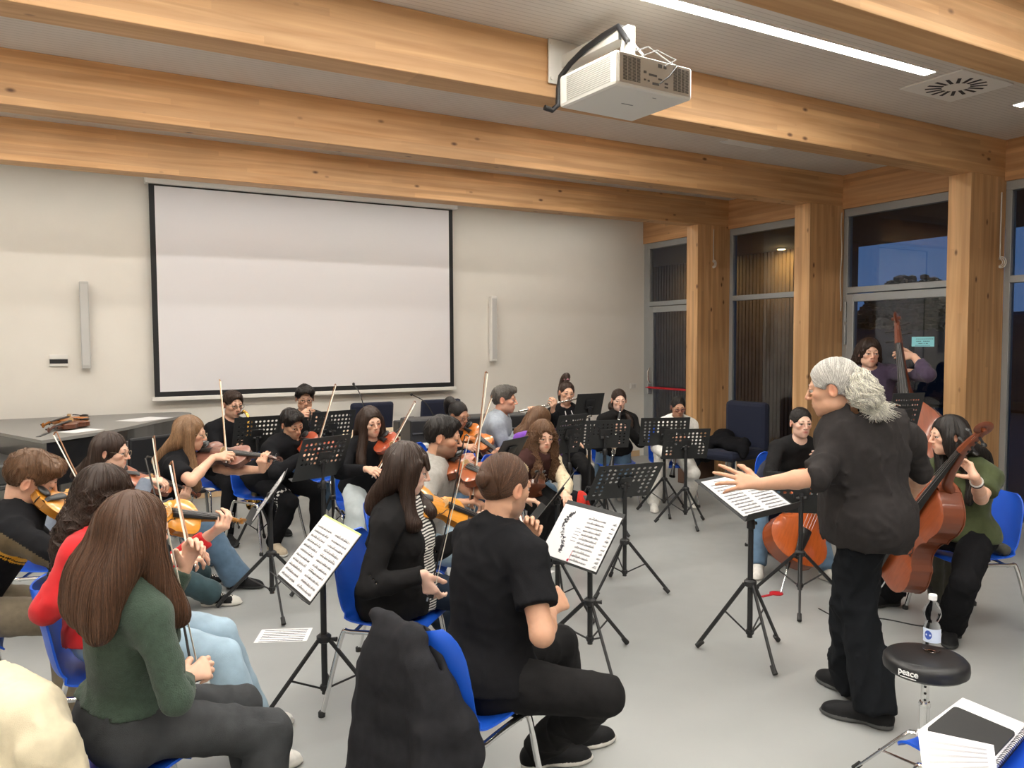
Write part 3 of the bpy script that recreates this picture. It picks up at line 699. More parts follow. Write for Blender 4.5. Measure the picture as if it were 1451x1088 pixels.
# ================================================================ CHAIRS, STANDS, INSTRUMENTS
m_blue = mat('blue_shell', (.010, .082, .52), .36, spec=.5)
m_gshell = mat('grey_shell', (.45, .45, .43), .4)
m_rubber = mat('rubber', (.02, .02, .02), .7)
def interp(T, x):
    T = nv(T); return np.stack([np.interp(x, T[:, 0], T[:, k]) for k in range(1, T.shape[1])], -1)
def shell_mesh():
    prof = curve_pts([(-.250, .82), (-.232, .74), (-.212, .64), (-.195, .55), (-.172, .487), (-.125, .452), (-.05, .440), (.05, .436), (.13, .440), (.185, .446), (.215, .440), (.228, .424)], 4)
    n = len(prof); m = 15; P = np.zeros((n, m, 3))
    d = np.concatenate([[0], np.cumsum(np.linalg.norm(np.diff(prof, axis=0), axis=1))]); d /= d[-1]
    W = interp([(0, .120), (.02, .150), (.06, .178), (.14, .196), (.3, .205), (.45, .205), (.6, .212), (.85, .212), (.93, .205), (.98, .19), (1, .175)], d)[:, 0]
    for i in range(n):
        t = nv(prof[min(i+1, n-1)])-nv(prof[max(i-1, 0)]); t /= np.linalg.norm(t); nrm = nv([t[1]*-1, t[0]]) # towards the sitter
        nrm = -nrm if nrm@nv([1, 1]) < 0 else nrm
        for j in range(m):
            u = -1+2*j/(m-1); cup = .042*abs(u)**2.4*(1 if d[i] < .5 else max(.25, 1-(d[i]-.5)*2.0))
            if d[i] > .5: cup = .020*abs(u)**3
            P[i, j] = (u*W[i], prof[i][0]+nrm[0]*cup, prof[i][1]+nrm[1]*cup)
    return P
_SHELL = shell_mesh()
def make_chair(label, m=m_blue, group=None, seat=0.0):
    t = thing('stacking_chair', label, 'chair', group=group)
    MB().grid(_SHELL, thick=.008).build('shell', m, t, smooth_angle=60)
    for sx in (-1, 1):
        pts = curve_pts([(sx*.245, .245, 0), (sx*.222, .20, .22), (sx*.208, .172, .385), (sx*.206, .145, .412), (sx*.206, .08, .418), (sx*.205, -.10, .412), (sx*.208, -.14, .40), (sx*.225, -.185, .22), (sx*.245, -.235, 0)], 4)
        f = MB().tube(pts, .0115, 10).build('leg_frame', m_chrome, t)
        for y in (.245, -.235): MB().lathe([(.016, 0), (.017, .022), (.013, .028)], c=(sx*.245, y, 0), seg=10).build('rubber_foot', m_rubber, f)
    for y in (.12, -.09): MB().tube([(-.206, y, .405), (-.12, y, .415), (.12, y, .415), (.206, y, .405)], .009, 8).build('crossbar', m_chrome, t)
    return t
CHAIR0 = None
def chair(x, y, face, label, m=None, grp='blue stacking chairs'):
    """face: the direction the sitter looks, degrees"""
    global CHAIR0
    if m is not None: t = make_chair(label, m)
    elif CHAIR0 is None: t = CHAIR0 = make_chair(label, group=grp)
    else: t = copy_tree(CHAIR0)
    t['label'] = label; t.location = (float(x), float(y), 0); t.rotation_euler = (0, 0, math.radians(face-90)); t.scale = (1, 1, .965); return t

# ---- music stands
m_stand = mat('stand_black', (.016, .016, .017), .45)
m_desk = mat('desk_black', (.022, .023, .024), .5)
def desk_mesh(w, h, perf):
    mb = MB(); nx, ny = 10, 7; th = .0013
    if not perf:
        mb.box((-w/2, -h/2, -th), (w/2, h/2, th), bev=.001)
    else:
        bx, by = .028, .03; cw, ch = (w-2*bx)/nx, (h-2*by)/ny; V = []; F = []
        def quad(p, q, r_, s_): 
            k = len(V); V.extend([p, q, r_, s_]); F.append([k, k+1, k+2, k+3])
        def slab(x0, y0, x1, y1):
            quad((x0, y0, th), (x1, y0, th), (x1, y1, th), (x0, y1, th)); quad((x0, y1, -th), (x1, y1, -th), (x1, y0, -th), (x0, y0, -th))
        slab(-w/2, -h/2, w/2, -h/2+by); slab(-w/2, h/2-by, w/2, h/2); slab(-w/2, -h/2+by, -w/2+bx, h/2-by); slab(w/2-bx, -h/2+by, w/2, h/2-by)
        sq = [(1, 0), (1, 1), (0, 1), (-1, 1), (-1, 0), (-1, -1), (0, -1), (1, -1)]
        for i in range(nx):
            for j in range(ny):
                cx_, cy_ = -w/2+bx+cw*(i+.5), -h/2+by+ch*(j+.5)
                if j < 3 and 2 <= i <= 7 and perf == 1 or (perf == 2 and j < 2):
                    slab(cx_-cw/2, cy_-ch/2, cx_+cw/2, cy_+ch/2); continue
                r_ = min(cw, ch)*.31
                for k in range(8):
                    a, b = sq[k], sq[(k+1) % 8]; A = (cx_+a[0]*cw/2, cy_+a[1]*ch/2); B = (cx_+b[0]*cw/2, cy_+b[1]*ch/2)
                    t0, t1 = k*PI/4, (k+1)*PI/4; a_ = (cx_+r_*math.cos(t0), cy_+r_*math.sin(t0)); b_ = (cx_+r_*math.cos(t1), cy_+r_*math.sin(t1))
                    quad((*A, th), (*B, th), (*b_, th), (*a_, th)); quad((*a_, -th), (*b_, -th), (*B, -th), (*A, -th)); quad((*a_, th), (*b_, th), (*b_, -th), (*a_, -th))
        for x0, y0, x1, y1 in ((-w/2, -h/2, w/2, -h/2), (w/2, -h/2, w/2, h/2), (w/2, h/2, -w/2, h/2), (-w/2, h/2, -w/2, -h/2)):
            quad((x0, y0, -th), (x1, y1, -th), (x1, y1, th), (x0, y0, th)) if False else quad((x0, y0, -th), (x1, y1, -th), (x1, y1, th), (x0, y0, th))
        mb.raw(V, F, 0, False)
    return mb
STANDS = {}
def music_stand(base, player, H, tilt, label, w=.49, h=.34, perf=1, legrot=0.0, legr=.28, hub=.34, offs=.0):
    """player: direction of the player, degrees; H: height of the middle of the desk; tilt from the vertical; offs shifts the desk towards the player"""
    t = thing('music_stand', label, 'music stand', (base[0], base[1], 0), math.radians(player+90), 'black music stands')
    ti = math.radians(tilt)
    MB().tube([(0, 0, .10), (0, 0, max(.72, H-.42))], .0145, 10).build('pole', m_stand, t)
    MB().tube([(0, 0, max(.70, H-.44)), (0, .0, H-.06)], .0105, 10).build('upper_pole', m_stand, t)
    k = MB().lathe([(.016, 0), (.022, .004), (.022, .04), (.018, .055), (.013, .06)], c=(0, 0, max(.70, H-.44)), seg=12)
    k.tube([(.015, 0, max(.70, H-.44)+.025), (.045, 0, max(.70, H-.44)+.025)], [.006, .011], 8).build('clamp_collar', m_stand, t)
    hb = MB().lathe([(.02, -.02), (.034, -.012), (.034, .012), (.022, .022)], c=(0, 0, hub), seg=14); hb.tube([(.02, .02, hub), (.045, .045, hub)], [.006, .012], 8).build('hub', m_stand, t)
    MB().lathe([(.02, -.012), (.024, 0), (.02, .012)], c=(0, 0, .13), seg=12).build('slider', m_stand, t)
    for q in range(3):
        a = math.radians(legrot+120*q); c, s = math.cos(a), math.sin(a)
        l = MB().tube([(c*.03, s*.03, hub-.005), (c*legr, s*legr, .02)], .0095, 8, flat=(.8, 1.2)).build('leg', m_stand, t)
        MB().tube([(c*(legr-.03), s*(legr-.03), .045), (c*(legr+.004), s*(legr+.004), .013)], [.013, .0145], 10).build('rubber_foot', m_rubber, l)
        f = .42; MB().tube([(c*.02, s*.02, .13), (c*(.03+(legr-.03)*f), s*(.03+(legr-.03)*f), hub-(hub-.02)*f-.008)], .005, 6).build('strut', m_stand, t)
    cyy = -offs
    R = nv([[1, 0, 0], [0, math.sin(ti), -math.cos(ti)], [0, math.cos(ti), math.sin(ti)]])      # desk x, desk up, desk normal (towards the player)
    MD = M4(R.T @ np.eye(3) if False else np.stack([nv([1, 0, 0]), nv([0, math.sin(ti), math.cos(ti)]), nv([0, -math.cos(ti), math.sin(ti)])], 1), (0, cyy, H))
    key = (w, h, perf)
    if key not in STANDS: STANDS[key] = desk_mesh(w, h, perf).build('desk', m_desk, t).data; de = t.children[-1]
    de = [c for c in t.children if c.data == STANDS[key]]
    if de: de = de[0]
    else: de = bpy.data.objects.new('desk', STANDS[key]); COL.objects.link(de); de.parent = t
    de.matrix_local = Matrix([list(map(float, q)) for q in MD])
    lp = MB().box((-w/2, -.002, 0), (w/2, .0015, .045), bev=.001).build('lip', m_desk, de); lp.location = (0, -h/2, 0)
    br = MB(); p = MD[:3, 3]-MD[:3, 2]*.012
    br.box((-.05, -.035, -.016), (.05, .05, -.003), bev=.004, M=MD); br.tube([(0, 0, H-.08), tuple(p-nv([0, 0, .01]))], .016, 8); br.tube([(-.03, .004, H-.03), (.035, .004, H-.03)], [.016, .014], 8)
    br.build('bracket', m_stand, t)
    return t, MD
def stand_world(t): 
    return nv(Matrix.Translation(t.location) @ t.rotation_euler.to_matrix().to_4x4())

def open_sheets(t, MD, w, h, label, kind='music', dx=0.0, dy=0.0, rot=0.0, name='sheet_music', cat='sheet music', half=None):
    """an open booklet or a row of sheets resting on the desk of a stand; a thing of its own"""
    MW = stand_world(t) @ MD @ M4(rotz(rot), (dx, dy, .004))
    mb = MB(); n = 2; rg = random.Random(int(abs(MW[0, 3])*1000))
    def page(x0, x1, bend):
        P = []
        for i in range(9):
            a = i/8; x = x0+(x1-x0)*a; z = bend*math.sin(PI*min(1, a if bend > 0 else a))
            P.append([(x, -h/2, .003+abs(z)), (x, h/2, .003+abs(z))])
        mb.grid(P, 0)
    for k in range(4):
        o_ = .0007*k
        mb.box((-w/2-.003*k*rg.random(), -h/2, -.001+o_), (w/2+.004*k*rg.random(), h/2+.004*rg.random(), -.0005+o_), 0)
    top = .003
    for sx in (-1, 1):
        mb.box((min(0, sx*w/2), -h/2, top-.0008), (max(0, sx*w/2), h/2, top), 0)
    z0 = top+.0004
    def stave(xa, xb, y, dens):
        for j in range(5): mb.box((xa, y-.0017*j, z0), (xb, y-.0017*j+.0006, z0+.0002), 1)
        m_ = int((xb-xa)/.007)
        for i in range(m_):
            if rg.random() < dens:
                x = xa+.006+(xb-xa-.01)*i/m_; yy = y-.0068*rg.random()
                mb.box((x, yy-.0013, z0), (x+.003, yy+.0013, z0+.0003), 1); mb.box((x+.0026, yy, z0), (x+.0033, yy+.008, z0+.0003), 1)
                if rg.random() < .4: mb.box((x+.0026, yy+.007, z0), (x+.009, yy+.0088, z0+.0003), 1)
    mats_ = [mat('paper_white', (.66, .655, .66), .8), mat('print_ink', (.06, .06, .07), .8), mat('pencil_red', (.55, .06, .10), .6), mat('pale_green_sheet', (.62, .78, .25), .7)]
    pages = [(-w/2, 0), (0, w/2)] if kind != 'art' else [(0-.02, w/2-.06), (w/2-.055, w/2)]
    for x0, x1 in pages:
        nl = 11
        for k in range(nl):
            y = h*.36-h*.80*k/(nl-1)
            stave(x0+.022, x1-.022 if x1-x0 > .08 else x1-.004, y, .75 if k > 2 else .5)
        if kind == 'music': mb.box((x0+(x1-x0)*.36, h*.43, z0), (x0+(x1-x0)*.62, h*.443, z0+.0002), 1)
    if kind == 'art':      # a plain engraved garland down the left page: scattered dark leaf marks, no recognisable figure
        for k in range(110):
            a = k/110; cxx = -w*.28-.035*math.sin(a*5.2)+.022*(rg.random()-.5); cyy = h*.40-h*.78*a+.012*(rg.random()-.5)
            s_ = .004+.009*rg.random()*(.6+abs(math.cos(a*3.1)))
            aa = rg.random()*PI; dxx, dyy = math.cos(aa)*s_, math.sin(aa)*s_
            mb.raw([(cxx-dxx, cyy-dyy, z0+.0002), (cxx+dyy*.35, cyy-dxx*.35, z0+.0002), (cxx+dxx, cyy+dyy, z0+.0002), (cxx-dyy*.35, cyy+dxx*.35, z0+.0002)], [[0, 1, 2, 3]], 1, False)
        for k in range(5): mb.box((-w*.12, h*.12-.018*k, z0), (-w*.12+.03+.02*rg.random(), h*.12-.018*k+.002, z0+.0002), 1)
        mb.box((.001, -h/2, z0), (.0035, -h*.28, z0+.0004), 2); mb.ball((.0, -h*.47, z0+.002), (.008, .008, .003), 8, 5, 2)
    if kind == 'green': mb.box((-w/2, h/2-.01, .0), (w/2, h/2+.012, .0008), 3)
    o = mb.build(name, mats_); o.matrix_world = Matrix([list(map(float, q)) for q in MW])
    tag(o, label, cat); return o

# ---- the violin family
VOUT = [(0, .03), (.004, .075), (.015, .125), (.04, .185), (.08, .236), (.13, .270), (.19, .289), (.24, .290), (.29, .277), (.335, .252), (.362, .247), (.374, .235), (.385, .208), (.415, .178), (.46, .158), (.51, .154), (.56, .159), (.605, .176), (.632, .196), (.645, .207), (.657, .205), (.69, .207), (.74, .222), (.79, .234), (.84, .235), (.885, .224), (.925, .198), (.96, .150), (.982, .098), (.995, .05), (1, .03)]
BOUT = [(0, .03), (.004, .08), (.015, .13), (.04, .195), (.08, .25), (.13, .288), (.19, .308), (.25, .308), (.30, .292), (.345, .262), (.375, .25), (.39, .235), (.41, .205), (.45, .182), (.50, .176), (.55, .18), (.60, .198), (.625, .212), (.64, .215), (.69, .222), (.74, .226), (.79, .214), (.84, .182), (.89, .14), (.93, .10), (.96, .07), (.985, .05), (1, .035)]
KIND = dict(violin=dict(L=.356, rib=.031, arch=.016, nut=.486, fb=.27, scroll=.585, bridge=.195, bh=.034, tp=.112, out=VOUT, fw=(.012, .021), head=1.0, pin=0),
            viola=dict(L=.405, rib=.037, arch=.018, nut=.552, fb=.305, scroll=.66, bridge=.22, bh=.037, tp=.128, out=VOUT, fw=(.013, .023), head=1.12, pin=0),
            cello=dict(L=.755, rib=.118, arch=.026, nut=1.035, fb=.58, scroll=1.235, bridge=.40, bh=.088, tp=.235, out=VOUT, fw=(.017, .032), head=2.05, pin=.34),
            bass=dict(L=1.12, rib=.20, arch=.04, nut=1.55, fb=.85, scroll=1.83, bridge=.56, bh=.16, tp=.33, out=BOUT, fw=(.022, .044), head=2.7, pin=.20))
def varnish(name, c): return mat('varnish_'+name, c, .3, noise=.16, nscale=9, stretch=(9, 1.2, 4), coat=.55)
V_COL = dict(orange=(.46, .135, .018), golden=(.60, .245, .025), amber=(.50, .17, .02), red=(.33, .055, .02), brown=(.17, .050, .020), dark=(.11, .04, .022), cherry=(.29, .075, .025), cello=(.42, .085, .014), cello2=(.27, .060, .018), bass=(.24, .055, .018), dusky=(.20, .085, .06))
m_ebony = mat('ebony', (.012, .011, .011), .35)
m_string = mat('string_steel', (.45, .45, .46), .3, 1.0)
def make_viol(kind, col, label, M, name=None, group=None, simple=False):
    K = KIND[kind]; L = K['L']; t = thing(name or ('double_bass' if kind == 'bass' else kind), label, 'double bass' if kind == 'bass' else kind, M=M, group=group)
    mv = varnish(col, V_COL[col]); md = mat('varnish_edge_'+col, tuple(c*.55 for c in V_COL[col]), .35, coat=.4)
    ys = np.unique(np.concatenate([np.linspace(0, 1, 45), [a for a, b in K['out']]])); W = interp(K['out'], ys)[:, 0]*L
    arch = lambda u, y: K['arch']*np.clip(1-np.abs(u)**2.2, 0, 1)**.85*np.clip(np.sin(PI*(.06+.88*y)), 0, 1)**.7 + .0015
    us = np.linspace(-1, 1, 15); body = MB(); ov = .0035*(L/.356)**.5
    top = nv([[(u*w, y*L, K['rib']+arch(u, y)) for u in us] for y, w in zip(ys, W)]); bot = nv([[(u*w, y*L, -arch(u, y)*.9) for u in us] for y, w in zip(ys, W)])
    body.grid(top, 0, flip=False); body.grid(bot, 0, flip=True)
    eh = .0045*(L/.356)**.6
    for sx in (-1, 1):
        wr = np.maximum(W-ov, .001)
        body.grid([[(sx*w, y*L, K['rib']+.0016), (sx*w, y*L, K['rib']+.0016-eh)] for y, w in zip(ys, W)], 1); body.grid([[(sx*w, y*L, K['rib']+.0016-eh), (sx*r_, y*L, K['rib']+.0016-eh)] for y, w, r_ in zip(ys, W, wr)], 1)
        body.grid([[(sx*r_, y*L, K['rib']), (sx*r_, y*L, 0)] for y, r_ in zip(ys, wr)], 1)
        body.grid([[(sx*w, y*L, -.0014), (sx*w, y*L, -.0014+eh)] for y, w in zip(ys, W)], 1); body.grid([[(sx*w, y*L, -.0014+eh), (sx*r_, y*L, -.0014+eh)] for y, w, r_ in zip(ys, W, wr)], 1)
    for yy in (0, 1): body.box((-.03*L, yy*L-.001, 0), (.03*L, yy*L+.001, K['rib']), 1)
    body.build('body', [mv, md], t, smooth_angle=50)
    zt = lambda x, y: K['rib']+arch(x/max(float(interp(K['out'], y/L)[0])*L, 1e-4), y/L)
    fs = L/.356
    for sx in (-1, 1):
        f = []
        for a in np.linspace(0, 1, 17):
            y = K['bridge']+(.5-a)*.074*fs-.002*fs; x = sx*(.030+.021*a+.008*math.sin((a-.5)*2*PI)*1.0)*fs; f.append((x, y, zt(x, y)+.0003*fs))
        mb = MB().tube(f, [(.0008+.0016*math.sin(PI*k/16))*fs for k in range(17)], 6, flat=(1, .4))
        for k in (1, 15): mb.ball(nv(f[k])-nv([sx*.004*fs*(1 if k == 1 else -1), 0, 0]), (.0033*fs, .0033*fs, .0012*fs), 8, 5)
        mb.build('f_hole', m_ebony, t)
    # fingerboard, neck, pegbox and scroll
    y1, y0 = K['nut'], K['nut']-K['fb']; zn = K['rib']+.008*fs; ze = K['rib']+K['arch']+.009*fs+.004*K['head']
    P = []
    for y, w, z in ((y0, K['fw'][1], ze), (y1, K['fw'][0], zn)):
        P.append([(w*math.sin(a), y, z+w*.45*(math.cos(a)-1)) for a in np.linspace(-1.35, 1.35, 9)])
    mb = MB().grid(P, 0, thick=.006*fs**.7); mb.build('fingerboard', m_ebony, t)
    nk = MB(); hs = K['head']
    nk.tube([(0, L-.004, K['rib']*.45), (0, L+.02*hs, K['rib']*.72), (0, (L+y1)/2, zn-.016*hs), (0, y1, zn-.012*hs)], [.016*hs, .0135*hs, .0115*hs, .010*hs], 10, flat=(1.05, .95))
    yp = K['scroll']-.028*hs
    nk.tube([(0, y1-.004, zn-.009*hs), (0, y1+(yp-y1)*.5, zn-.016*hs), (0, yp, zn-.027*hs)], [.0125*hs, .0105*hs, .0085*hs], 8, flat=(1, 1.15))
    c = nv([0, K['scroll']-.018*hs, zn-.022*hs]); sp_ = []
    for k in range(26):
        a = -PI*.9+k/25*2*PI*1.35; r_ = (.0165-.0115*k/25)*hs; sp_.append(c+nv([0, -math.cos(a)*r_*-1, math.sin(a)*r_]))
    nk.tube(sp_, [.0062*hs]*26, 6, flat=(1.75, .8), up=nv([1, 0, 0])); nk.tube([c-nv([.0135*hs, 0, 0]), c+nv([.0135*hs, 0, 0])], .0055*hs, 8)
    nk.build('neck', [md], t)
    for k in range(4):
        yy = y1+(yp-y1)*(.16+.22*k); sx = 1 if k % 2 else -1; z = zn-.012*hs-.012*hs*(.16+.22*k)
        mb = MB().tube([(-sx*.014*hs, yy, z), (sx*.028*hs, yy, z)], .0032*hs, 6); mb.ball((sx*.032*hs, yy, z), (.008*hs, .0035*hs, .0075*hs), 8, 6); mb.build('peg', m_ebony, t)
    # bridge, tailpiece, strings
    bz = zt(0, K['bridge']); bt = bz+K['bh']; bw = .021*fs
    pl = [(-bw, 0), (-bw*.72, .0), (-bw*.45, K['bh']*.3), (bw*.45, K['bh']*.3), (bw*.72, 0), (bw, 0), (bw*.95, K['bh']*.28), (bw*.85, K['bh']*.8), (bw*.4, K['bh']*.97), (0, K['bh']), (-bw*.4, K['bh']*.97), (-bw*.85, K['bh']*.8), (-bw*.95, K['bh']*.28)]
    MB().prism(pl, -.0022*fs, .0022*fs, M=M4(nv([[1, 0, 0], [0, 0, -1], [0, 1, 0]]), (0, K['bridge'], bz-.001*fs))).build('bridge', mat('maple_bridge', (.62, .42, .20), .5), t)
    tz = K['rib']+K['arch']+.012*fs
    tp = [(y, w, z) for y, w, z in ((.008*fs, .009*fs, K['rib']+.006*fs), (.02*fs, .011*fs, tz-.006*fs), (K['tp']*.8, .019*fs, tz+.006*fs), (K['tp'], .021*fs, tz+.008*fs))]
    MB().grid([[(w*math.sin(a), y, z+w*.5*(math.cos(a)-1)) for a in np.linspace(-1.2, 1.2, 7)] for y, w, z in tp], 0, thick=.005*fs**.7).build('tailpiece', m_ebony, t)
    for k in range(4):
        q = (k-1.5)/1.5
        MB().tube([(q*.015*fs, K['tp']-.004, tz+.008*fs-.003*fs*q*q), (q*bw*.78, K['bridge'], bt-.004*fs*q*q+.0006), (q*K['fw'][0]*.62, y1, zn+.0015*fs), (q*.004*hs, y1+(yp-y1)*(.2+.2*k), zn-.012*hs)], .00055*fs, 4).build('string', m_string, t)
    if not K['pin']: MB().ball((-.048*fs, .032*fs, zt(-.04*fs, .03*fs)+.012*fs), (.036*fs, .026*fs, .010*fs), 14, 8).tube([(-.03*fs, .004, K['rib']+.006), (-.03*fs, -.002, K['rib']*.5), (-.03*fs, .004, 0)], .003, 6).build('chin_rest', m_ebony, t)
    else:
        e = MB().tube([(0, 0, K['rib']*.5), (0, -.05, K['rib']*.5)], [.014, .011], 10).build('endpin_collar', m_ebony, t)
        MB().tube([(0, -.04, K['rib']*.5), (0, -K['pin'], K['rib']*.5)], [.0045, .0035], 8).build('endpin', m_chrome, t)
    return t
def make_bow(frog, tip, up, label, L=.735, group='violin bows', stick=(.22, .09, .035), hair=(.70, .66, .56), r=.0036):
    """frog: where the hand holds it; the stick runs towards tip"""
    x, y, z = frame(nv(tip)-nv(frog), up); M = M4(np.stack([x, y, z], 1), nv(frog)-y*.03)
    t = thing('bow', label, 'bow', M=M, group=group)
    s = MB().tube([(0, a*L, .012-.011*math.sin(PI*a)) for a in np.linspace(0, 1, 9)], [r*1.15-r*.4*a for a in np.linspace(0, 1, 9)], 7)
    s.tube([(0, L-.004, .012), (0, L+.004, .004), (0, L-.001, -.010)], [r*.8, r*1.1, r*.8], 7)
    s.build('stick', mat('bow_stick_%02d' % int(stick[0]*100), stick, .35), t)
    MB().box((-.0045, .035, -.0105), (.0045, L-.002, -.0095)).build('bow_hair', mat('bow_hair', hair, .6), t)
    f = MB().box((-.006, .0, -.013), (.006, .045, .010), bev=.003).build('frog', m_ebony, t)
    MB().tube([(0, -.018, .012), (0, .0, .012)], [.004, .0045], 8).build('screw_button', m_string, f)
    return t
# ================================================================ PEOPLE
def skin_mat():
    return mat('skin', (.8, .6, .5), .48, attr='Col', sub=.12, noise=.05, nscale=60, bump=.04, bscale=900, spec=.35)
m_skin = skin_mat()
m_eye = mat('eye_white', (.52, .49, .46), .25); m_iris = mat('iris', (.025, .014, .008), .15)
SK = dict(fair=(.66, .40, .29), light=(.60, .35, .245), tan=(.52, .29, .19), olive=(.46, .25, .165), pale=(.70, .45, .35), ruddy=(.62, .32, .22))
def hair_mat(name, c):
    return mat('hair_'+name, c, .42, noise=.45, nscale=22, stretch=(14, 14, 2.0), bump=.25, bscale=60, spec=.35)
HC = dict(black=(.012, .009, .008), dark=(.028, .015, .010), brown=(.060, .028, .015), mid=(.105, .053, .026), light=(.17, .095, .048), grey=(.085, .075, .066), silver=(.34, .325, .30), white=(.70, .67, .58))
def cloth(name, c=(.5, .5, .5), rough=.9, noise=.12, ns=40, bump=.3, bs=500, sheen=None): return mat('cloth_'+name, c, rough, noise=noise, nscale=ns, bump=bump, bscale=bs, sheen=(0.0 if max(c) < .06 else .12) if sheen is None else sheen, spec=.12 if max(c) < .06 else .22)

class Person: pass
def skeleton(name, label, head, a, s=1.0, hy=0, hp=0, hr=0, female=False, seat=.45, tw=0, side=0.0, pelvis=None, neck=None, spine=None, fine=.0045, hold=None):
    """head: centre of the head; a: facing direction in degrees; hy/hp/hr turn, bow and tilt the head"""
    S = Person(); S.name = name; S.label = label; S.head = nv(head); S.a = a; S.s = s; S.female = female; S.fine = fine
    S.fwd = ang(a); S.right = ang(a-90)
    f = ang(a+hy)*math.cos(math.radians(hp))-UP*math.sin(math.radians(hp)); r = ang(a+hy-90); u = np.cross(r, f)
    c, q = math.cos(math.radians(hr)), math.sin(math.radians(hr)); r, u = r*c+u*q, u*c-r*q
    S.H = np.stack([r, f, u])                      # rows: right, forward, up of the head
    S.hs = s*(.96 if female else 1.0); S.T0 = lambda x, y, z: S.head+(S.H[0]*x+S.H[1]*y+S.H[2]*z)*S.hs
    S.N = nv(neck) if neck is not None else S.head-S.H[1]*.030*s*.6-S.fwd*.018-UP*.154*s-S.H[2]*.008
    L = (spine or .465)*s; Pz = seat+.125
    if pelvis is not None: S.P = nv(pelvis)
    else:
        dz = S.N[2]-Pz; off = math.sqrt(max(L*L-dz*dz, 0.0)); off = min(off, .30)
        S.P = S.N-S.fwd*off-S.right*side; S.P[2] = Pz
    S.up = unit(S.N-S.P); S.rt = unit(ang(a+tw-90)-S.up*(ang(a+tw-90)@S.up)); S.fw = np.cross(S.up, S.rt)
    S.prt = S.right; S.pup = unit(S.up+UP*.6); S.pfw = np.cross(S.pup, S.prt); S.prt = np.cross(S.pfw, S.pup)
    w = (.155 if female else .178)*s
    S.sh = {'L': S.N-S.up*.058*s-S.rt*w+S.fw*.005, 'R': S.N-S.up*.058*s+S.rt*w+S.fw*.005}
    S.hip = {'L': S.P-S.right*.088*s, 'R': S.P+S.right*.088*s}
    S.arm = {}; S.leg = {}; S.hand = {}; S.hscale = .94 if female else 1.02
    return S
def ik(A, B, l1, l2, pole):
    A, B = nv(A), nv(B); d = B-A; L = np.linalg.norm(d); m = (l1+l2)*.995
    if L > m: k = L/m; l1 *= k; l2 *= k
    u = d/max(L, 1e-6); x = (l1*l1-l2*l2+L*L)/(2*max(L, 1e-6)); h = math.sqrt(max(l1*l1-x*x, 0))
    p = nv(pole)-u*(nv(pole)@u); return A+u*x+unit(p)*h
def set_arm(S, side, wrist, d, n, pole=None, curl=(.5, .6, .4), spread=.06, thumb=(.6, .6, .35), elbow=None, shoulder=None):
    if shoulder is not None: S.sh[side] = nv(shoulder)
    sg = -1 if side == 'L' else 1
    if pole is None: pole = -UP*1.0+S.rt*sg*.5-S.fwd*.2
    W = nv(wrist); E = nv(elbow) if elbow is not None else ik(S.sh[side], W, .285*S.s, .25*S.s, pole)
    d = unit(d); n = unit(nv(n)-d*(nv(n)@d))
    S.arm[side] = (S.sh[side], E, W); S.hand[side] = (d, n, curl, spread, thumb)
def set_leg(S, side, foot=None, toe=None, pole=None, knee=None, lift=0.0):
    sg = -1 if side == 'L' else 1
    if foot is None: foot = S.P+S.fwd*.43*S.s+S.right*sg*.12
    if toe is None: toe = S.fwd+S.right*sg*.15
    A = nv(foot).copy(); A[2] = .085+lift; toe = unit(nv(toe)*nv([1, 1, 1 if lift else 0]))
    K = nv(knee) if knee is not None else ik(S.hip[side], A, .43*S.s, .40*S.s, S.fwd+UP*1.0 if pole is None else pole)
    S.leg[side] = (S.hip[side], K, A, toe)
def hand_chains(S, side):
    d, n, curl, spread, th = S.hand[side]; W = S.arm[side][2]; h = S.hscale*S.s
    t = np.cross(d, n) if side == 'R' else np.cross(n, d)
    ch = []; kn = []
    for i, (o, l0, fl) in enumerate(((.029, .088, 1.0), (.0095, .092, 1.1), (-.010, .087, 1.02), (-.028, .078, .82))):
        K = W+(d*l0+t*o)*h; kn.append(K); p = K; c = curl[i] if isinstance(curl[0], (tuple, list)) else curl
        dd = unit(d+t*spread*(1.5-i)*1.0); nn = unit(n-dd*(n@dd)); a = 0; pts = [p]
        for j, l in enumerate((.044, .027, .022)):
            a += c[j]*(1+.10*(i-1)); p = p+(dd*math.cos(a)+nn*math.sin(a))*l*fl*h; pts.append(p)
        ch.append(pts)
    b = W+(d*.022+t*.026+n*.010)*h; td = unit(d*th[0]+t*th[1]+n*th[2]); t2 = unit(td+d*.25+n*.25)
    ch.append([b, b+td*.042*h, b+td*.042*h+t2*.032*h, b+td*.042*h+(t2*.030+unit(t2+n*.4)*.024)*h])
    return W, kn, ch, t, d, n, h
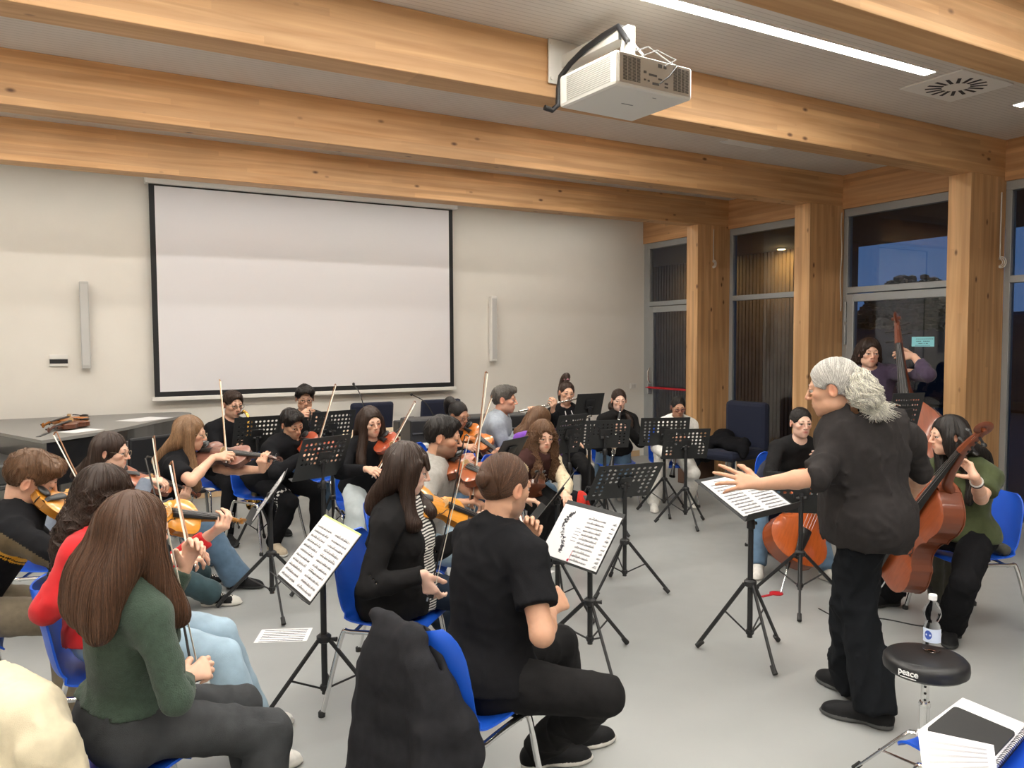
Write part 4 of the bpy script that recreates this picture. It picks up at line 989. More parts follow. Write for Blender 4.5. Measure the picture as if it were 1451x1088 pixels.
def torso(g, S, inf, low=True, k=.05):
    s = S.s; P, N, up = S.P, S.N, S.up; R = [S.rt, S.fw, S.up]; RP = [S.prt, S.pfw, S.pup]; f = S.female; L = np.linalg.norm(N-P)
    at_ = lambda q: P+(N-P)*q
    if low:
        i0 = inf; inf = inf+(.022 if inf > 0 else 0)
        g.ell(P+S.pup*.015, (nv([.168, .125, .125]) if not f else nv([.170, .125, .125]))*s+inf, RP, k)
        for sg in (-1, 1): g.ell(P+S.prt*.072*s*sg-S.pfw*.045*s-S.pup*.015, nv([.088, .090, .082])*s+inf, RP, k)
        inf = i0
    g.ell(at_(.36), nv([.122 if f else .146, .098 if f else .112, .15])*s+inf, R, k)
    g.ell(at_(.64)-S.fw*.008, nv([.135 if f else .160, .104 if f else .118, .165])*s+inf, R, k)
    g.ell(at_(.84)-S.fw*.012, nv([.125 if f else .145, .080 if f else .092, .085])*s+inf, R, k)
    for q in 'LR': g.cone(N+up*.005-S.fw*.008, N*.45+S.sh[q]*.55+up*.004, .046*s+inf, .044*s+inf, k); g.cone(N-up*.055*s-S.fw*.01, S.sh[q], .055*s+inf, .047*s+inf, k)
    if f:
        for sg in (-1, 1): g.ell(at_(.64)+S.rt*.066*s*sg+S.fw*.075*s, nv([.058, .052, .060])*s+inf*.8, R, .04)
def arm_prims(g, S, side, inf, k=.02, upto=None, flare=0.0):
    A, E, W = S.arm[side]; s = S.s*(.90 if S.female else 1)
    g.cone(A, E, .050*s+inf, .040*s+inf, k); g.cone(E, E+(W-E)*.35, .041*s+inf, .040*s+inf, .015)
    g.cone(E+(W-E)*.35, W, .040*s+inf, .0265*s+inf+flare, .015)
def leg_prims(g, S, side, inf, k=.03, flare=0.0, ankle=True):
    Hp, K, A, toe = S.leg[side]; s = S.s*(.97 if S.female else 1); b = -unit(np.cross(np.cross(A-K, K-Hp), A-K)); 
    g.cone(Hp, K, .086*s+inf, .058*s+inf, k); g.cone(K, A, .054*s+inf, .040*s+inf+flare, .02)
    if ankle: g.ell(K+(A-K)*.32, nv([.05, .05, .10])*s+inf, None if abs((A-K)[2]) > .3 else None, .03)
def head_prims(g, S):
    H = S.H; c = S.head; s = S.s*(.96 if S.female else 1.0); T = lambda x, y, z: c+(H[0]*x+H[1]*y+H[2]*z)*s; E = lambda p, r, k=.015, m='u': g.ell(T(*p), nv(r)*s, H, k, m)
    g.cone(S.N-S.up*.05, T(0, -.022, -.06), .056*s if not S.female else .049*s, .051*s if not S.female else .044*s, .03)
    E((0, -.015, .030), (.076, .096, .088), .01); E((0, .022, -.03), (.054 if S.female else .058, .065, .079), .03)
    E((0, .030, -.075), (.044 if S.female else .050, .050, .036), .025)
    g.ell(T(0, .068, -.098), nv([.019, .015, .014])*s, H, .02)
    for q in (-1, 1):
        E((q*(.038 if S.female else .045), .004, -.066), (.014 if S.female else .018, .028, .022), .025); E((q*.036, .056, -.018), (.022, .022, .018), .02)
        E((q*.031, .100, .004), (.0195, .0145, .0115), .012, 's')
    g.cone(T(-.036, .078, .022), T(.036, .078, .022), .010*s, .010*s, .018)
    for q in (-1, 1):
        E((q*.031, .0800, .0112), (.0165, .0126, .0062), .004)
        E((q*.031, .0785, -.0098), (.0160, .0112, .0042), .004)
    g.cone(T(0, .088, .016), T(0, .1105, -.026), .0062*s, .0096*s, .012)
    for q in (-1, 1): E((q*.0115, .098, -.031), (.0065, .0095, .0068), .008)
    g.ell(T(0, .0775, -.060), nv([.029, .013, .022])*s, H, .018)
    for q in (-1, 1):
        g.cone(T(q*.0245, .0800, -.0592), T(q*.004, .0912, -.0552), .0026*s, .0046*s, .005); g.cone(T(q*.0225, .0800, -.0618), T(0, .0895, -.0665), .0026*s, .0054*s, .005)
    E((0, .097, -.0605), (.026, .0090, .0010), .003, 's')
    for q in (-1, 1):
        R = [H[0]*.94+H[1]*q*-.34, H[1]*.94+H[0]*q*.34, H[2]]
        g.ell(T(q*.079, -.012, -.006), nv([.008, .020, .031])*s, R, .006); g.ell(T(q*.0875, -.006, -.004), nv([.006, .011, .019])*s, R, .006, 's')
    return T, s
def face_extras(S, T, s, hc, gaze):
    mb = MB(); H = S.H
    for q in (-1, 1):
        e = T(q*.031, .0765, .0025); mb.ball(e, .0125*s, 12, 8, 1)
        gz = unit(H[1]+H[2]*gaze); mb.ball(e+gz*.0082*s, .0062*s, 10, 6, 2)
        mb.tube([T(q*x, y, z) for x, y, z in ((.0165, .0835, .0015), (.023, .0888, .0062), (.031, .0900, .0076), (.039, .0870, .0062), (.046, .0790, .0018))], [.0007*s, .0012*s, .0014*s, .0014*s, .0010*s], 5, 3)
        pts = [T(q*x, y, z) for x, y, z in ((.013, .0905, .0262), (.023, .0895, .0285), (.035, .0845, .0285), (.048, .0715, .0225))]
        mb.tube(pts, [.0022*s, .0028*s, .0025*s, .0012*s], 6, 3)
    return mb
def build_body(S, tone, hc, beard=0.0, gaze=-.15, blush=0.0, lips=None, cut=None):
    s = S.s; h = S.fine; fine = [(S.head+S.H[1]*.02, .145*s, h)]
    pts = [S.head+.16, S.head-.16, S.N, S.P-.2, S.P+.2]
    for q in S.arm: fine.append((S.arm[q][2]+S.hand[q][0]*.085, .118, max(h, .0045) if h > .004 else .0038)); pts += [S.arm[q][1]-.07, S.arm[q][1]+.07, S.arm[q][2]-.2, S.arm[q][2]+.2]
    for q in S.leg: pts += [S.leg[q][1]-.09, S.leg[q][1]+.09, S.leg[q][2]-.09, S.leg[q][2]+.09]
    pts += [S.sh['L']-.1, S.sh['R']+.1, S.sh['L']+.1, S.sh['R']-.1]; pts = nv(pts)
    g = SDF(pts.min(0)-.02, pts.max(0)+.02, .017, fine)
    torso(g, S, -.004)
    for q in S.leg:
        leg_prims(g, S, q, -.006); Hp, K, A, toe = S.leg[q]
        g.cone(A, A+toe*.09-UP*.055, .034, .018, .02)
    for q in S.arm:
        arm_prims(g, S, q, -.001)
    T, hs = head_prims(g, S)
    for q in S.arm:
        W, kn, ch, t, d, n, hh = hand_chains(S, q)
        for i, K in enumerate(kn): g.cone(W, K, .017*hh*S.s, .0118*hh*S.s, .012)
        g.cone(kn[0], kn[3], .0112*hh, .0105*hh, .008)
        for i, c in enumerate(ch):
            rr = ((.0098, .0088, .0078, .0066) if i < 3 else (.0088, .0076, .0068, .0058)) if i < 4 else (.0150, .0112, .0098, .0075)
            for j in range(3): g.cone(c[j], c[j+1], rr[j]*hh, rr[j+1]*hh, .005 if (i < 4) else .012)
    V, F = g.mesh()
    base = nv(SK[tone]); C = np.tile(base, (len(V), 1)); loc = ((V-S.head)@S.H.T)/hs
    def spot(c, r, col, k=1.0):
        d = np.sqrt((((loc-nv(c))/nv(r))**2).sum(1)); w = np.clip(1.25-d, 0, 1)[:, None]*k; C[:] = C*(1-w)+nv(col)*w
    for q in (-1, 1): spot((q*.04, .085, -.025), (.03, .03, .024), base*nv([1.08, .80, .76]), .45+blush); spot((q*.082, -.01, -.005), (.02, .03, .035), base*nv([1.05, .72, .66]), .6)
    spot((0, .115, -.03), (.02, .02, .018), base*nv([1.08, .78, .72]), .5)
    lipc = nv(lips) if lips else base*nv([.86, .52, .50])
    spot((0, .095, -.0605), (.0255, .022, .0110), lipc, 1.0)
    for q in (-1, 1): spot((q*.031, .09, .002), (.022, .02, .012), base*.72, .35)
    if beard:
        bm_ = (loc[:, 1] > -.015) & (loc[:, 2] < -.022-.35*np.clip(.05-loc[:, 1], 0, .1)) & (loc[:, 2] > -.135) & (np.linalg.norm(loc, axis=1) < .17)
        w = np.clip((-.020-loc[:, 2])/.03, 0, 1)*bm_*beard; nose = (np.abs(loc[:, 0]) < .02) & (loc[:, 2] > -.045); w[nose] = 0
        lp = np.abs(loc[:, 2]+.0605) < .0085; w[lp & (np.abs(loc[:, 0]) < .024) & (loc[:, 1] > .085)] = 0
        C = C*(1-w[:, None])+nv(HC[hc] if hc in HC else hc)[None]*1.6*w[:, None]+.02*w[:, None]
    ex = face_extras(S, T, hs, hc, gaze)
    ro = thing(S.name, S.label, 'person', (0, 0, 0)); S.root = ro; S.T = T; S.hs = hs
    np_mesh('body', V, F, [m_skin, m_eye, m_iris, hair_mat(hc, HC[hc])], ro, col=C, extra=ex)
    return S
def cuff_plane(g, S, side, frac):
    """cut a sleeve: frac 0..1 along the upper arm, 1..2 along the forearm"""
    A, E, W = S.arm[side]
    p = A+(E-A)*frac if frac <= 1 else E+(W-E)*(frac-1); n = unit(E-A) if frac <= 1 else unit(W-E)
    e = E if frac <= 1 else W
    g.plane(p, n, p+n*.17, .19)
    return p, n
def make_top(S, m, sleeve=1.95, inf=.014, neck='crew', hem=-.01, wr=.004, seed=1, name='shirt', paint=None, mats=None, vox=.011, loose=0.0, long=0.0, flare=.008):
    pts = [S.P-.24, S.P+.24, S.N+.12, S.N-.12]
    for q in S.arm: pts += [x-.11 for x in S.arm[q]]+[x+.11 for x in S.arm[q]]
    pts = nv(pts); g = SDF(pts.min(0), pts.max(0), vox)
    torso(g, S, inf+loose)
    if long: g.cone(S.P+(S.N-S.P)*.50, S.P-UP*long, .118*S.s+inf, .150*S.s+inf, .08)
    b = SDF.__new__(SDF); b.ax = g.ax; b.D = np.full(g.D.shape, 1.0, np.float32)
    for q in S.arm:
        if sleeve <= 1:
            A, E, W = S.arm[q]; e = A+(E-A)*min(1, sleeve+.15); s = S.s*(.9 if S.female else 1); b.cone(A, e, .054*s+inf, .050*s+inf+flare, .02)
        else: arm_prims(b, S, q, inf+.002, flare=0)
        cuff_plane(b, S, q, sleeve)
        if sleeve > 1.2:                       # cuff roll
            A, E, W = S.arm[q]; p = E+(W-E)*(sleeve-1-.05); s = S.s*(.9 if S.female else 1); r0 = np.interp(sleeve-1, [0, .35, 1], [.041, .040, .0265])*s+inf
            if sleeve < 1.5:
                b.cone(p-unit(W-E)*.02, p+unit(W-E)*.012, r0+.006, r0+.005, .004)
    g.D = np.where(np.abs(g.D-b.D) < .03, np.minimum(g.D, b.D)-np.maximum(.03-np.abs(g.D-b.D), 0)**2/.12, np.minimum(g.D, b.D)).astype(np.float32)
    if wr: g.wrinkle(wr*1.5, .13, seed, (1, 1, .7)); g.wrinkle(wr*.7, .06, seed+5, (1, 1, .9))
    # crisp folds at the inside of each elbow
    for q in S.arm:
        if sleeve > 1.2:
            A, E, W = S.arm[q]; inn = unit((A+W)/2-E)
            for k in (-1, 0, 1):
                c = E+inn*.03+unit(W-A)*k*.022; x = unit(np.cross(W-E, A-E)); g.cone(c-x*.04+inn*.012, c+x*.04+inn*.012, .006, .006, .01, 's')
    g.plane(S.P-S.pup*(-hem) if not long else S.P-UP*(long+.0), -S.pup if not long else -UP, S.P-S.pup*.2 if not long else S.P-UP*(long+.3), .34 if not long else .32)
    nu = unit(S.head-S.H[2]*.08-S.N)
    if neck != 'turtle':
        r0 = .066*S.s if not S.female else .060*S.s
        c0 = S.N+nu*.062+S.fw*.014
        g.ell(c0, (r0, r0*1.05, .062) if neck != 'v' else (r0, r0*1.1, .07), [S.rt, np.cross(nu, S.rt), nu], .006, 's')
        if neck == 'v': g.cone(S.N+S.fw*.09+S.up*.04, S.N+S.fw*.14-S.up*.055, .045, .012, .01, 's')
    x = unit(S.rt-nu*(S.rt@nu)); y = np.cross(nu, x)
    if neck in ('crew', 'hood', 'collar', 'turtle', 'v'):
        rr = (.064 if not S.female else .057)*S.s; n_ = 18
        R1 = {'crew': .0075, 'hood': .016, 'collar': .009, 'turtle': .016, 'v': .0}[neck]
        if R1:
            for i in range(n_):
                a0, a1 = 2*PI*i/n_, 2*PI*(i+1)/n_
                pt = lambda a: S.N+nu*(.012+.022*(-math.sin(a)) if neck != 'turtle' else .03)+x*rr*1.05*math.cos(a)+y*(rr*1.12*math.sin(a)+.010)
                if neck == 'collar': 
                    g.cone(pt(a0)+nu*.012, pt(a1)+nu*.012, .0065, .0065, .004); g.cone(pt(a0)-nu*.004+(pt(a0)-S.N)*.12, pt(a1)-nu*.004+(pt(a1)-S.N)*.12, .0065, .0065, .008)
                else: g.cone(pt(a0), pt(a1), R1, R1, .008)
        if neck == 'hood':
            for i in range(9):
                a0, a1 = PI*1.0+PI*i/9, PI*1.0+PI*(i+1)/9
                pt = lambda a: S.N-S.up*.028+x*(rr+.03)*math.cos(a)+y*((rr+.035)*math.sin(a)*1.15)
                g.cone(pt(a0), pt(a1), .030, .030, .03)
            g.ell(S.N-S.up*.085-S.fw*.095, (.085, .030, .075), [S.rt, S.fw, S.up], .03)
    V, F = g.mesh(); V = relax(V, F); mi = None
    if paint is not None:
        fc = V[F].mean(1); mi = paint(S, fc).astype(np.int32)
    return np_mesh(name, V, F, mats or [m], S.root, mi=mi)
def make_trousers(S, m, inf=.012, flare=.012, seed=3, wr=.004, hem=-.07, waist=.085, name='trousers', vox=.011, mats=None, paint=None):
    pts = [S.P-.22, S.P+.22]
    for q in S.leg: pts += [x-.13 for x in S.leg[q][:3]]+[x+.13 for x in S.leg[q][:3]]
    pts = nv(pts); lo = pts.min(0); lo[2] = max(lo[2], -.02); g = SDF(lo, pts.max(0), vox); s = S.s; RP = [S.prt, S.pfw, S.pup]; k = .05
    g.ell(S.P+S.pup*.015, nv([.168, .125, .125])*s+inf, RP, k)
    for sg in (-1, 1): g.ell(S.P+S.prt*.072*s*sg-S.pfw*.045*s-S.pup*.015, nv([.088, .090, .082])*s+inf, RP, k)
    g.ell(S.P+S.pup*.09, nv([.145, .112, .10])*s+inf, RP, k)
    for q in S.leg:
        b = SDF.__new__(SDF); b.ax = g.ax; b.D = np.full(g.D.shape, 1.0, np.float32)
        leg_prims(b, S, q, inf, flare=flare); Hp, K, A, toe = S.leg[q]; b.plane(A+(K-A)*hem, A-K, A+unit(A-K)*.17, .19)
        u = unit(Hp-K); v = unit(A-K); inn = unit(u+v); x = unit(np.cross(u, v))
        for kk in (-1, 0, 1): 
            c = K+inn*.035+unit(v-u)*kk*.03; b.cone(c-x*.03+inn*.02, c+x*.03+inn*.02, .007, .007, .014, 's')
        g.D = np.where(np.abs(g.D-b.D) < .03, np.minimum(g.D, b.D)-np.maximum(.03-np.abs(g.D-b.D), 0)**2/.12, np.minimum(g.D, b.D)).astype(np.float32)
    if wr: g.wrinkle(wr*1.4, .13, seed, (1, 1, .8)); g.wrinkle(wr*.7, .055, seed+3, (1, 1, 1.1))
    g.plane(S.P+S.pup*waist, S.pup, S.P+S.pup*(waist+.16), .22)
    V, F = g.mesh(); V = relax(V, F); mi = paint(S, V[F].mean(1)).astype(np.int32) if paint else None
    return np_mesh(name, V, F, mats or [m], S.root, mi=mi)
def make_shoes(S, m, sole, high=False, vox=.007, cap=False):
    for q in S.leg:
        Hp, K, A, toe = S.leg[q]; u = unit(np.cross(np.cross(toe, unit(K-A)), toe)) if abs(toe[2]) > .01 else UP; sd = np.cross(toe, u); k = S.s*(.93 if S.female else 1.04); B = A-u*.085
        g = SDF(nv([B-toe*.1, B+toe*.24]).min(0)-.1, nv([B-toe*.1, B+toe*.24]).max(0)+.16, vox)
        R = [sd, toe, u]
        g.cone(A-u*.012, B+toe*.085*k+u*.040, .040*k, .030*k, .02); g.ell(B-toe*.030*k+u*.045, nv([.038, .050, .050])*k, R, .02); g.cone(B+u*.05, B+toe*.13*k+u*.028, .042*k, .034*k, .03); g.ell(B+toe*.145*k+u*.026, nv([.046, .062, .034])*k, R, .03)
        if high: g.cone(B+u*.06, A+(K-A)*.12, .045, .046, .02)
        g.ell(B-toe*.022*k+u*.012, nv([.043, .055, .020])*k, R, .01); g.ell(B+toe*.125*k+u*.012, nv([.051, .092, .018])*k, R, .012); g.cone(B-toe*.03*k+u*.01, B+toe*.12*k+u*.01, .022, .026, .01)
        g.plane(B+u*.0015, -u)
        V, F = g.mesh(); fc = V[F].mean(1); z = (fc-B)@u; mi = (z < .023).astype(np.int32)
        if cap: mi[((fc-B)@toe > .150*k) | ((np.abs(((fc-B)@toe*90) % 1.0) < .35) & ((fc-B)@toe > .05) & (z > .045) & (np.abs((fc-B)@sd) < .022))] = 1
        np_mesh('shoe', V, F, [m, sole], S.root, mi=mi)
def make_hair(S, style, hc, length=.3, n=520, seed=2, strand=.00125, vol=1.0, front=0, tie=None, vox=None, curl=0.0, mcurl=None, parting=0.0, mass_only=False, fringe=False, tail=None, back=.0):
    T, s, H = S.T, S.hs, S.H; h = vox or max(.0055, S.fine*1.25); rg = random.Random(seed)
    locks = []; dn = -UP
    shb = S.N-S.up*.02
    if style in ('long', 'curly'):
        if length < .15: b1_, b2_ = T(0, -.085, -.07), T(0, -.085, -.11)
        b0 = T(0, -.085, -.01); b1 = S.N-S.fw*(.085+back)+UP*.03; b2 = b1+dn*max(.02, length-.16)-S.fw*(.028+back*.4) if S.up[2] > .93 else b1-S.up*max(.02, length-.16)-S.fw*(.03+back)
        if length < .15: b1, b2 = b1_, b2_
        for q in (-1.0, -.35, .35, 1.0):
            o = S.rt*q*.062*vol; locks.append(([T(q*.05, -.055, .03), T(q*.066, -.062, -.06), b1+o, b2+o*1.12], [.042, .040*vol, .038*vol, .026*vol]))
        if front:
            for q in (-1, 1):
                if front != 2 and q*front < 0: continue
                f0 = T(q*.070, .012, .02); f1 = T(q*.077, .022, -.085); f2 = S.N+S.rt*q*.085+S.fw*.085-UP*.045; f3 = f2+dn*max(.0, length-.20)+S.fw*.03
                if length < .15: f1 = T(q*.077, .012, -.05); f2 = T(q*.075, -.01, -.085); f3 = T(q*.070, -.02, -.10)
                locks.append(([f0, f1, f2, f3], [.020, .026*vol, .030*vol, .020*vol]))
    if style == 'bob': pass
    pts = [T(0, 0, 0)+.20, T(0, 0, 0)-.20]
    for P, r in locks: pts += [nv(p)-.09 for p in P]+[nv(p)+.09 for p in P]
    if tail is not None: pts += [nv(p)-.08 for p in tail[0]]+[nv(p)+.08 for p in tail[0]]
    pts = nv(pts); g = SDF(pts.min(0), pts.max(0), h)
    tight = style in ('bun', 'tied')
    th = .005 if tight else .0065 if style == 'short' else .011
    g.ell(T(0, -.017, .029), (nv([.076, .096, .088])+th*vol+nv([0, 0, .004]))*s, H, .01)
    if style == 'short':
        g.ell(T(0, .03, .075), nv([.062, .06, .040])*s*(.8+.2*vol), H, .03)
        if vol > 1.05: g.ell(T(0, .055, .082), nv([.068, .048, .038])*s*vol*.93, H, .02)
    if style in ('long', 'curly'): g.ell(T(0, -.03, .03), nv([.086, .095, .095])*s*(1+.12*(vol-1)), H, .02)
    for P, r in locks:
        P = curve_pts(P, 4); rr = np.interp(np.linspace(0, 1, len(P)), np.linspace(0, 1, len(r)), r)
        for i in range(len(P)-1): g.cone(P[i], P[i+1], rr[i], rr[i+1], .03)
    # face opening
    g.ell(T(0, .118, -.012+.010*(style == 'short')), nv([.074, .078, .088 if not tight else .096])*s*(nv([1.12, 1.04, 1]) if tight else 1), H, .006, 's')
    g.ell(T(0, .075, -.085), nv([.062, .075, .075])*s, H, .006, 's')
    if style in ('short', 'tied', 'bun'):
        g.plane(T(0, 0, -.010), H[1]*.46-H[2]*.9, T(0, .02, -.12), .155*s)
        for q in (-1, 1): g.ell(T(q*.085, -.002, -.012), nv([.026, .030, .036])*s, H, .004, 's')
    elif style in ('long', 'curly') and S.__dict__.get('ear'):
        q = S.ear; g.ell(T(q*.092, -.002, -.008), nv([.022, .020, .028])*s, H, .004, 's')
    if fringe:
        for x in np.linspace(-.055, .055, 9): g.cone(T(x*.85, .062, .085), T(x, .097-.18*x*x*6, .030), .012*s, .0085*s, .006)
        for q in (-1, 1): g.cone(T(q*.07, .045, .05), T(q*.073, .05, -.05), .016, .014, .015)
    if tail is not None:
        P = curve_pts(tail[0], 4); rr = np.interp(np.linspace(0, 1, len(P)), np.linspace(0, 1, len(tail[1])), tail[1])
        for i in range(len(P)-1): g.cone(P[i], P[i+1], rr[i], rr[i+1], .012)
    mc = curl if mcurl is None else mcurl
    if mc:
        lo_ = [a[0] for a in g.ax]; hi_ = [a[-1]+1 for a in g.ax]; hi_[2] = S.head[2]+.045
        g.wrinkle(mc*1.6, .036, seed, (1, 1, .8), lo_, hi_); g.wrinkle(mc*.8, .018, seed+2, (1, 1, .8), lo_, hi_)
    g.wrinkle(.0018 if style in ('long', 'curly') else .0008 if tight else .0045*vol, .03, seed+1, (1, 1, .35) if style != 'short' else (1, .6, .8))
    V, F = g.mesh()
    # strands traced over the surface
    ex = MB()
    if not mass_only:
        bv = BVHTree.FromPolygons(V.tolist(), F.tolist()); part = T(parting, -.01, .128)
        for k in range(n):
            p = V[rg.randrange(len(V))]; loc = ((p-S.head)@H.T)/s
            if tie is not None and rg.random() < .85 and loc[1] < -.09: continue
            pts = []; steps = 13 if style in ('long', 'curly') else 8; ph = rg.random()*6.28; q = p.copy(); lift = rg.random()*(.0012 if not curl else .004)*(3.5 if style == 'short' else 1)-.0004; strand_ = strand
            for st in range(steps):
                l, nn, i_, d_ = bv.find_nearest(Vector(q))
                if l is None: break
                l = nv(l); nn = nv(nn); pts.append(l+nn*(lift+.0006))
                lo_ = ((l-S.head)@H.T)/s
                if tie is not None and np.linalg.norm(l-nv(tie)) > .02 and (tail is None or lo_[1] > -.135): dv = nv(tie)-l
                elif style == 'short': dv = H[1]*.5*(1 if lo_[2] > .05 else -.2)-H[2]*.8+H[0]*math.sin(ph)*.7
                else: dv = -UP+(l-part)*2.0*(1 if lo_[2] > .06 else 0)
                dv = dv-nn*(dv@nn); ln = np.linalg.norm(dv)
                if ln < .05 and st > 1: break
                q = l+unit(dv)*(.016 if style != 'short' else .007)
                if curl and (lo_[2] < .06 and (tail is None or lo_[1] < -.105)): x = np.cross(nn, unit(dv)); q = q+x*curl*2.2*math.sin(st*1.25+ph)
            if len(pts) > 2: ex.tube(pts, np.interp(np.linspace(0, 1, len(pts)), [0, .2, .8, 1], [strand*.5, strand, strand*.9, strand*.25]), 4, 1 if k % 3 == 0 else 0)
    hm = hair_mat(hc, HC[hc]); hm2 = hair_mat(hc+'_streak', tuple(min(.8, c*1.6+.003) for c in HC[hc]))
    return np_mesh('hair', V, F, [hm, hm2], S.root, extra=ex)
def make_ponytail(S, P, r, hc, n=420, seed=4, fuzz=.012, name='ponytail'):
    rg = random.Random(seed); P = curve_pts(P, 6); r = np.interp(np.linspace(0, 1, len(P)), np.linspace(0, 1, len(r)), r); ex = MB(); g = SDF(P.min(0)-.09, P.max(0)+.09, .005)
    for i in range(len(P)-1): g.cone(P[i], P[i+1], r[i]*.72, r[i+1]*.72, .02)
    g.wrinkle(.012, .03, seed); V, F = g.mesh()
    for k in range(n):
        a = rg.random()*6.28; ph = rg.random()*6.28; q = .70+.62*rg.random(); i0 = rg.randrange(max(1, len(P)//2)); pts = []
        for i in range(i0, len(P)):
            x, y, z = frame(P[min(i+1, len(P)-1)]-P[max(i-1, 0)]); w = .35*math.sin(i*.9+ph)
            pts.append(P[i]+(x*math.cos(a+w)+z*math.sin(a+w))*r[i]*q+nv([math.sin(i*1.1+ph), math.cos(i*1.3+ph*2), math.sin(i*.8+ph*3)])*fuzz*.6)
        if len(pts) > 2:
            pts.append(pts[-1]+(pts[-1]-pts[-2])*(.6+1.4*rg.random())+nv([rg.random()-.5, rg.random()-.5, -.3])*fuzz*2)
            ex.tube(pts, np.linspace(.0016, .0005, len(pts)), 4, 1 if k % 3 == 0 else 0)
    return np_mesh(name, V, F, [hair_mat(hc, HC[hc]), hair_mat('silver', HC['silver'])], S.root, extra=ex)
def make_glasses(S, col=(.03, .03, .03), rnd=.9, r=.0012):
    T, s = S.T, S.hs; mb = MB()
    for q in (-1, 1):
        mb.tube([T(q*.0325+.0215*math.cos(a), .1035-.06*abs(.0215*math.cos(a)+.0) , .000+.0185*rnd*math.sin(a)) for a in np.linspace(0, 2*PI, 17)], r, 6, cap=False)
        mb.tube([T(q*.054, .1025, .006), T(q*.068, .085, .008), T(q*.080, .0, .010), T(q*.080, -.012, .002)], r*.9, 5)
    mb.tube([T(-.011, .1035, .003), T(0, .1075, .005), T(.011, .1035, .003)], r, 5)
    return mb.build('glasses', mat('spectacle_%d_%d' % (int(col[0]*100), int(col[2]*100)), col, .3, .4), S.root)
def seat_legs(S, **kw):
    for q in 'LR': set_leg(S, q, **kw.get(q, {}))
def rest_arm(S, side, to=None, **kw):
    sg = -1 if side == 'L' else 1
    if to is None: to = S.P+S.fwd*.26+S.right*sg*.10+UP*.12
    set_arm(S, side, to, S.fwd*.9-UP*.15-S.right*sg*.35, -UP, **{**dict(curl=(.35, .35, .25)), **kw})
def hold_violin(S, scroll, tip, u=.3, near=False, tilt=35, kind='violin', col='amber', label='', bowlabel='', chin=None, bow_near=False, lefthand=True, righthand=True, hand_at=None, group='violins being played', lpole=None, rpole=None, stick=(.22, .09, .035), botL=None):
    """scroll, tip: where the scroll and the bow tip show in the picture; their depth follows from the instrument's length"""
    K = KIND[kind]
    C = nv(chin) if chin is not None else S.T0(-.040, .050, -.128)
    Sc = reach(C, scroll[0], scroll[1], K['scroll'], near) if not isinstance(scroll, np.ndarray) else scroll
    y = unit(Sc-C); hint = UP*math.cos(math.radians(tilt))+S.right*math.sin(math.radians(tilt)); z = unit(hint-y*(hint@y)); x = np.cross(y, z)
    M = M4(np.stack([x, y, z], 1), C-z*(K['rib']+.012)); W = lambda a, b, c: (M@nv([a, b, c, 1]))[:3]
    make_viol(kind, col, label, M, group=group); S.vM = M
    Q = W(0, K['bridge']+.035, K['rib']+K['arch']+K['bh']*.93+.012)
    if lefthand:
        hy_ = hand_at or K['nut']-.035; set_arm(S, 'L', W(.040, hy_-.015, -.052), z*.85+y*.22-x*.05, -x+z*.1, lpole if lpole is not None else -UP-S.right*.15, curl=(.85, .85, .45), thumb=(.75, .45, .4))
    if tip is not None:
        b = unit(reach(Q, tip[0], tip[1], (1-u)*.68, bow_near)-Q) if not isinstance(tip, np.ndarray) else unit(tip-Q)
        Fr = Q-b*u*.64; make_bow(Fr, Fr+b, z, bowlabel, stick=stick)
        if righthand:
            h = unit(Fr-S.sh['R']); h = unit(h-b*(h@b)*.75+nv([0, 0, -.05])); n_ = unit(np.cross(h, b)); n_ = n_ if n_[2] < 0 else -n_
            set_arm(S, 'R', Fr-h*.080-n_*.028, h, n_, rpole if rpole is not None else -UP*.5+S.right*.9-S.fwd*.3, curl=(.55, .75, .5), thumb=(.8, .25, .6))
    return M, W
# ================================================================ THE ORCHESTRA
def PX(x, y, d): return at(x, y, d)
def headpos(x, y, d):                      # picture point of the middle of the head, at depth d
    return at(x, y, d)
c_black = cloth('black', (.009, .009, .0105)); c_black2 = cloth('washed_black', (.013, .0125, .013)); c_char = cloth('charcoal_shirt', (.028, .025, .025), .85, bump=.3)
c_denim = cloth('denim', (.10, .165, .245), noise=.22, ns=14); c_ldenim = cloth('light_denim', (.30, .41, .50), noise=.2, ns=10); c_pale = cloth('pale_denim', (.52, .58, .60), noise=.15, ns=10); c_gdenim = cloth('grey_denim', (.045, .047, .05), noise=.3, ns=12); c_teal = cloth('teal_denim', (.035, .065, .075), noise=.25, ns=12); c_ddenim = cloth('dark_denim', (.018, .026, .042), noise=.2, ns=12)
c_red = cloth('red_fleece', (.52, .018, .022), ns=9); c_green = cloth('green_knit', (.040, .062, .045), noise=.2, ns=60, bump=.8, bs=260); c_olive = cloth('olive_tee', (.050, .062, .026)); c_purple = cloth('purple_fleece', (.052, .036, .065)); c_violet = cloth('violet_sleeve', (.16, .05, .34)); c_slate = cloth('slate_shirt', (.13, .15, .19)); c_blue = cloth('light_blue_shirt', (.27, .30, .345)); c_grey = cloth('grey_jersey', (.29, .275, .255)); c_white = cloth('white_fleece', (.74, .72, .68)); c_cream = cloth('cream_sleeve', (.62, .52, .36)); c_brown = cloth('brown_fleece', (.045, .020, .018)); c_khaki = cloth('khaki', (.20, .165, .115)); c_stripe = None
c_yellow = cloth('yellow_band', (.75, .36, .02)); c_umber = cloth('umber_band', (.085, .06, .03))
m_shoeb = cloth('shoe_black', (.012, .012, .013), .6); m_shoew = cloth('shoe_white', (.62, .60, .56), .7); m_soleg = mat('sole_grey', (.07, .07, .07), .7); m_solew = mat('sole_white', (.62, .60, .55), .6); m_soleb = mat('sole_black', (.02, .02, .02), .6); m_suede = cloth('shoe_beige', (.40, .33, .24), .8)
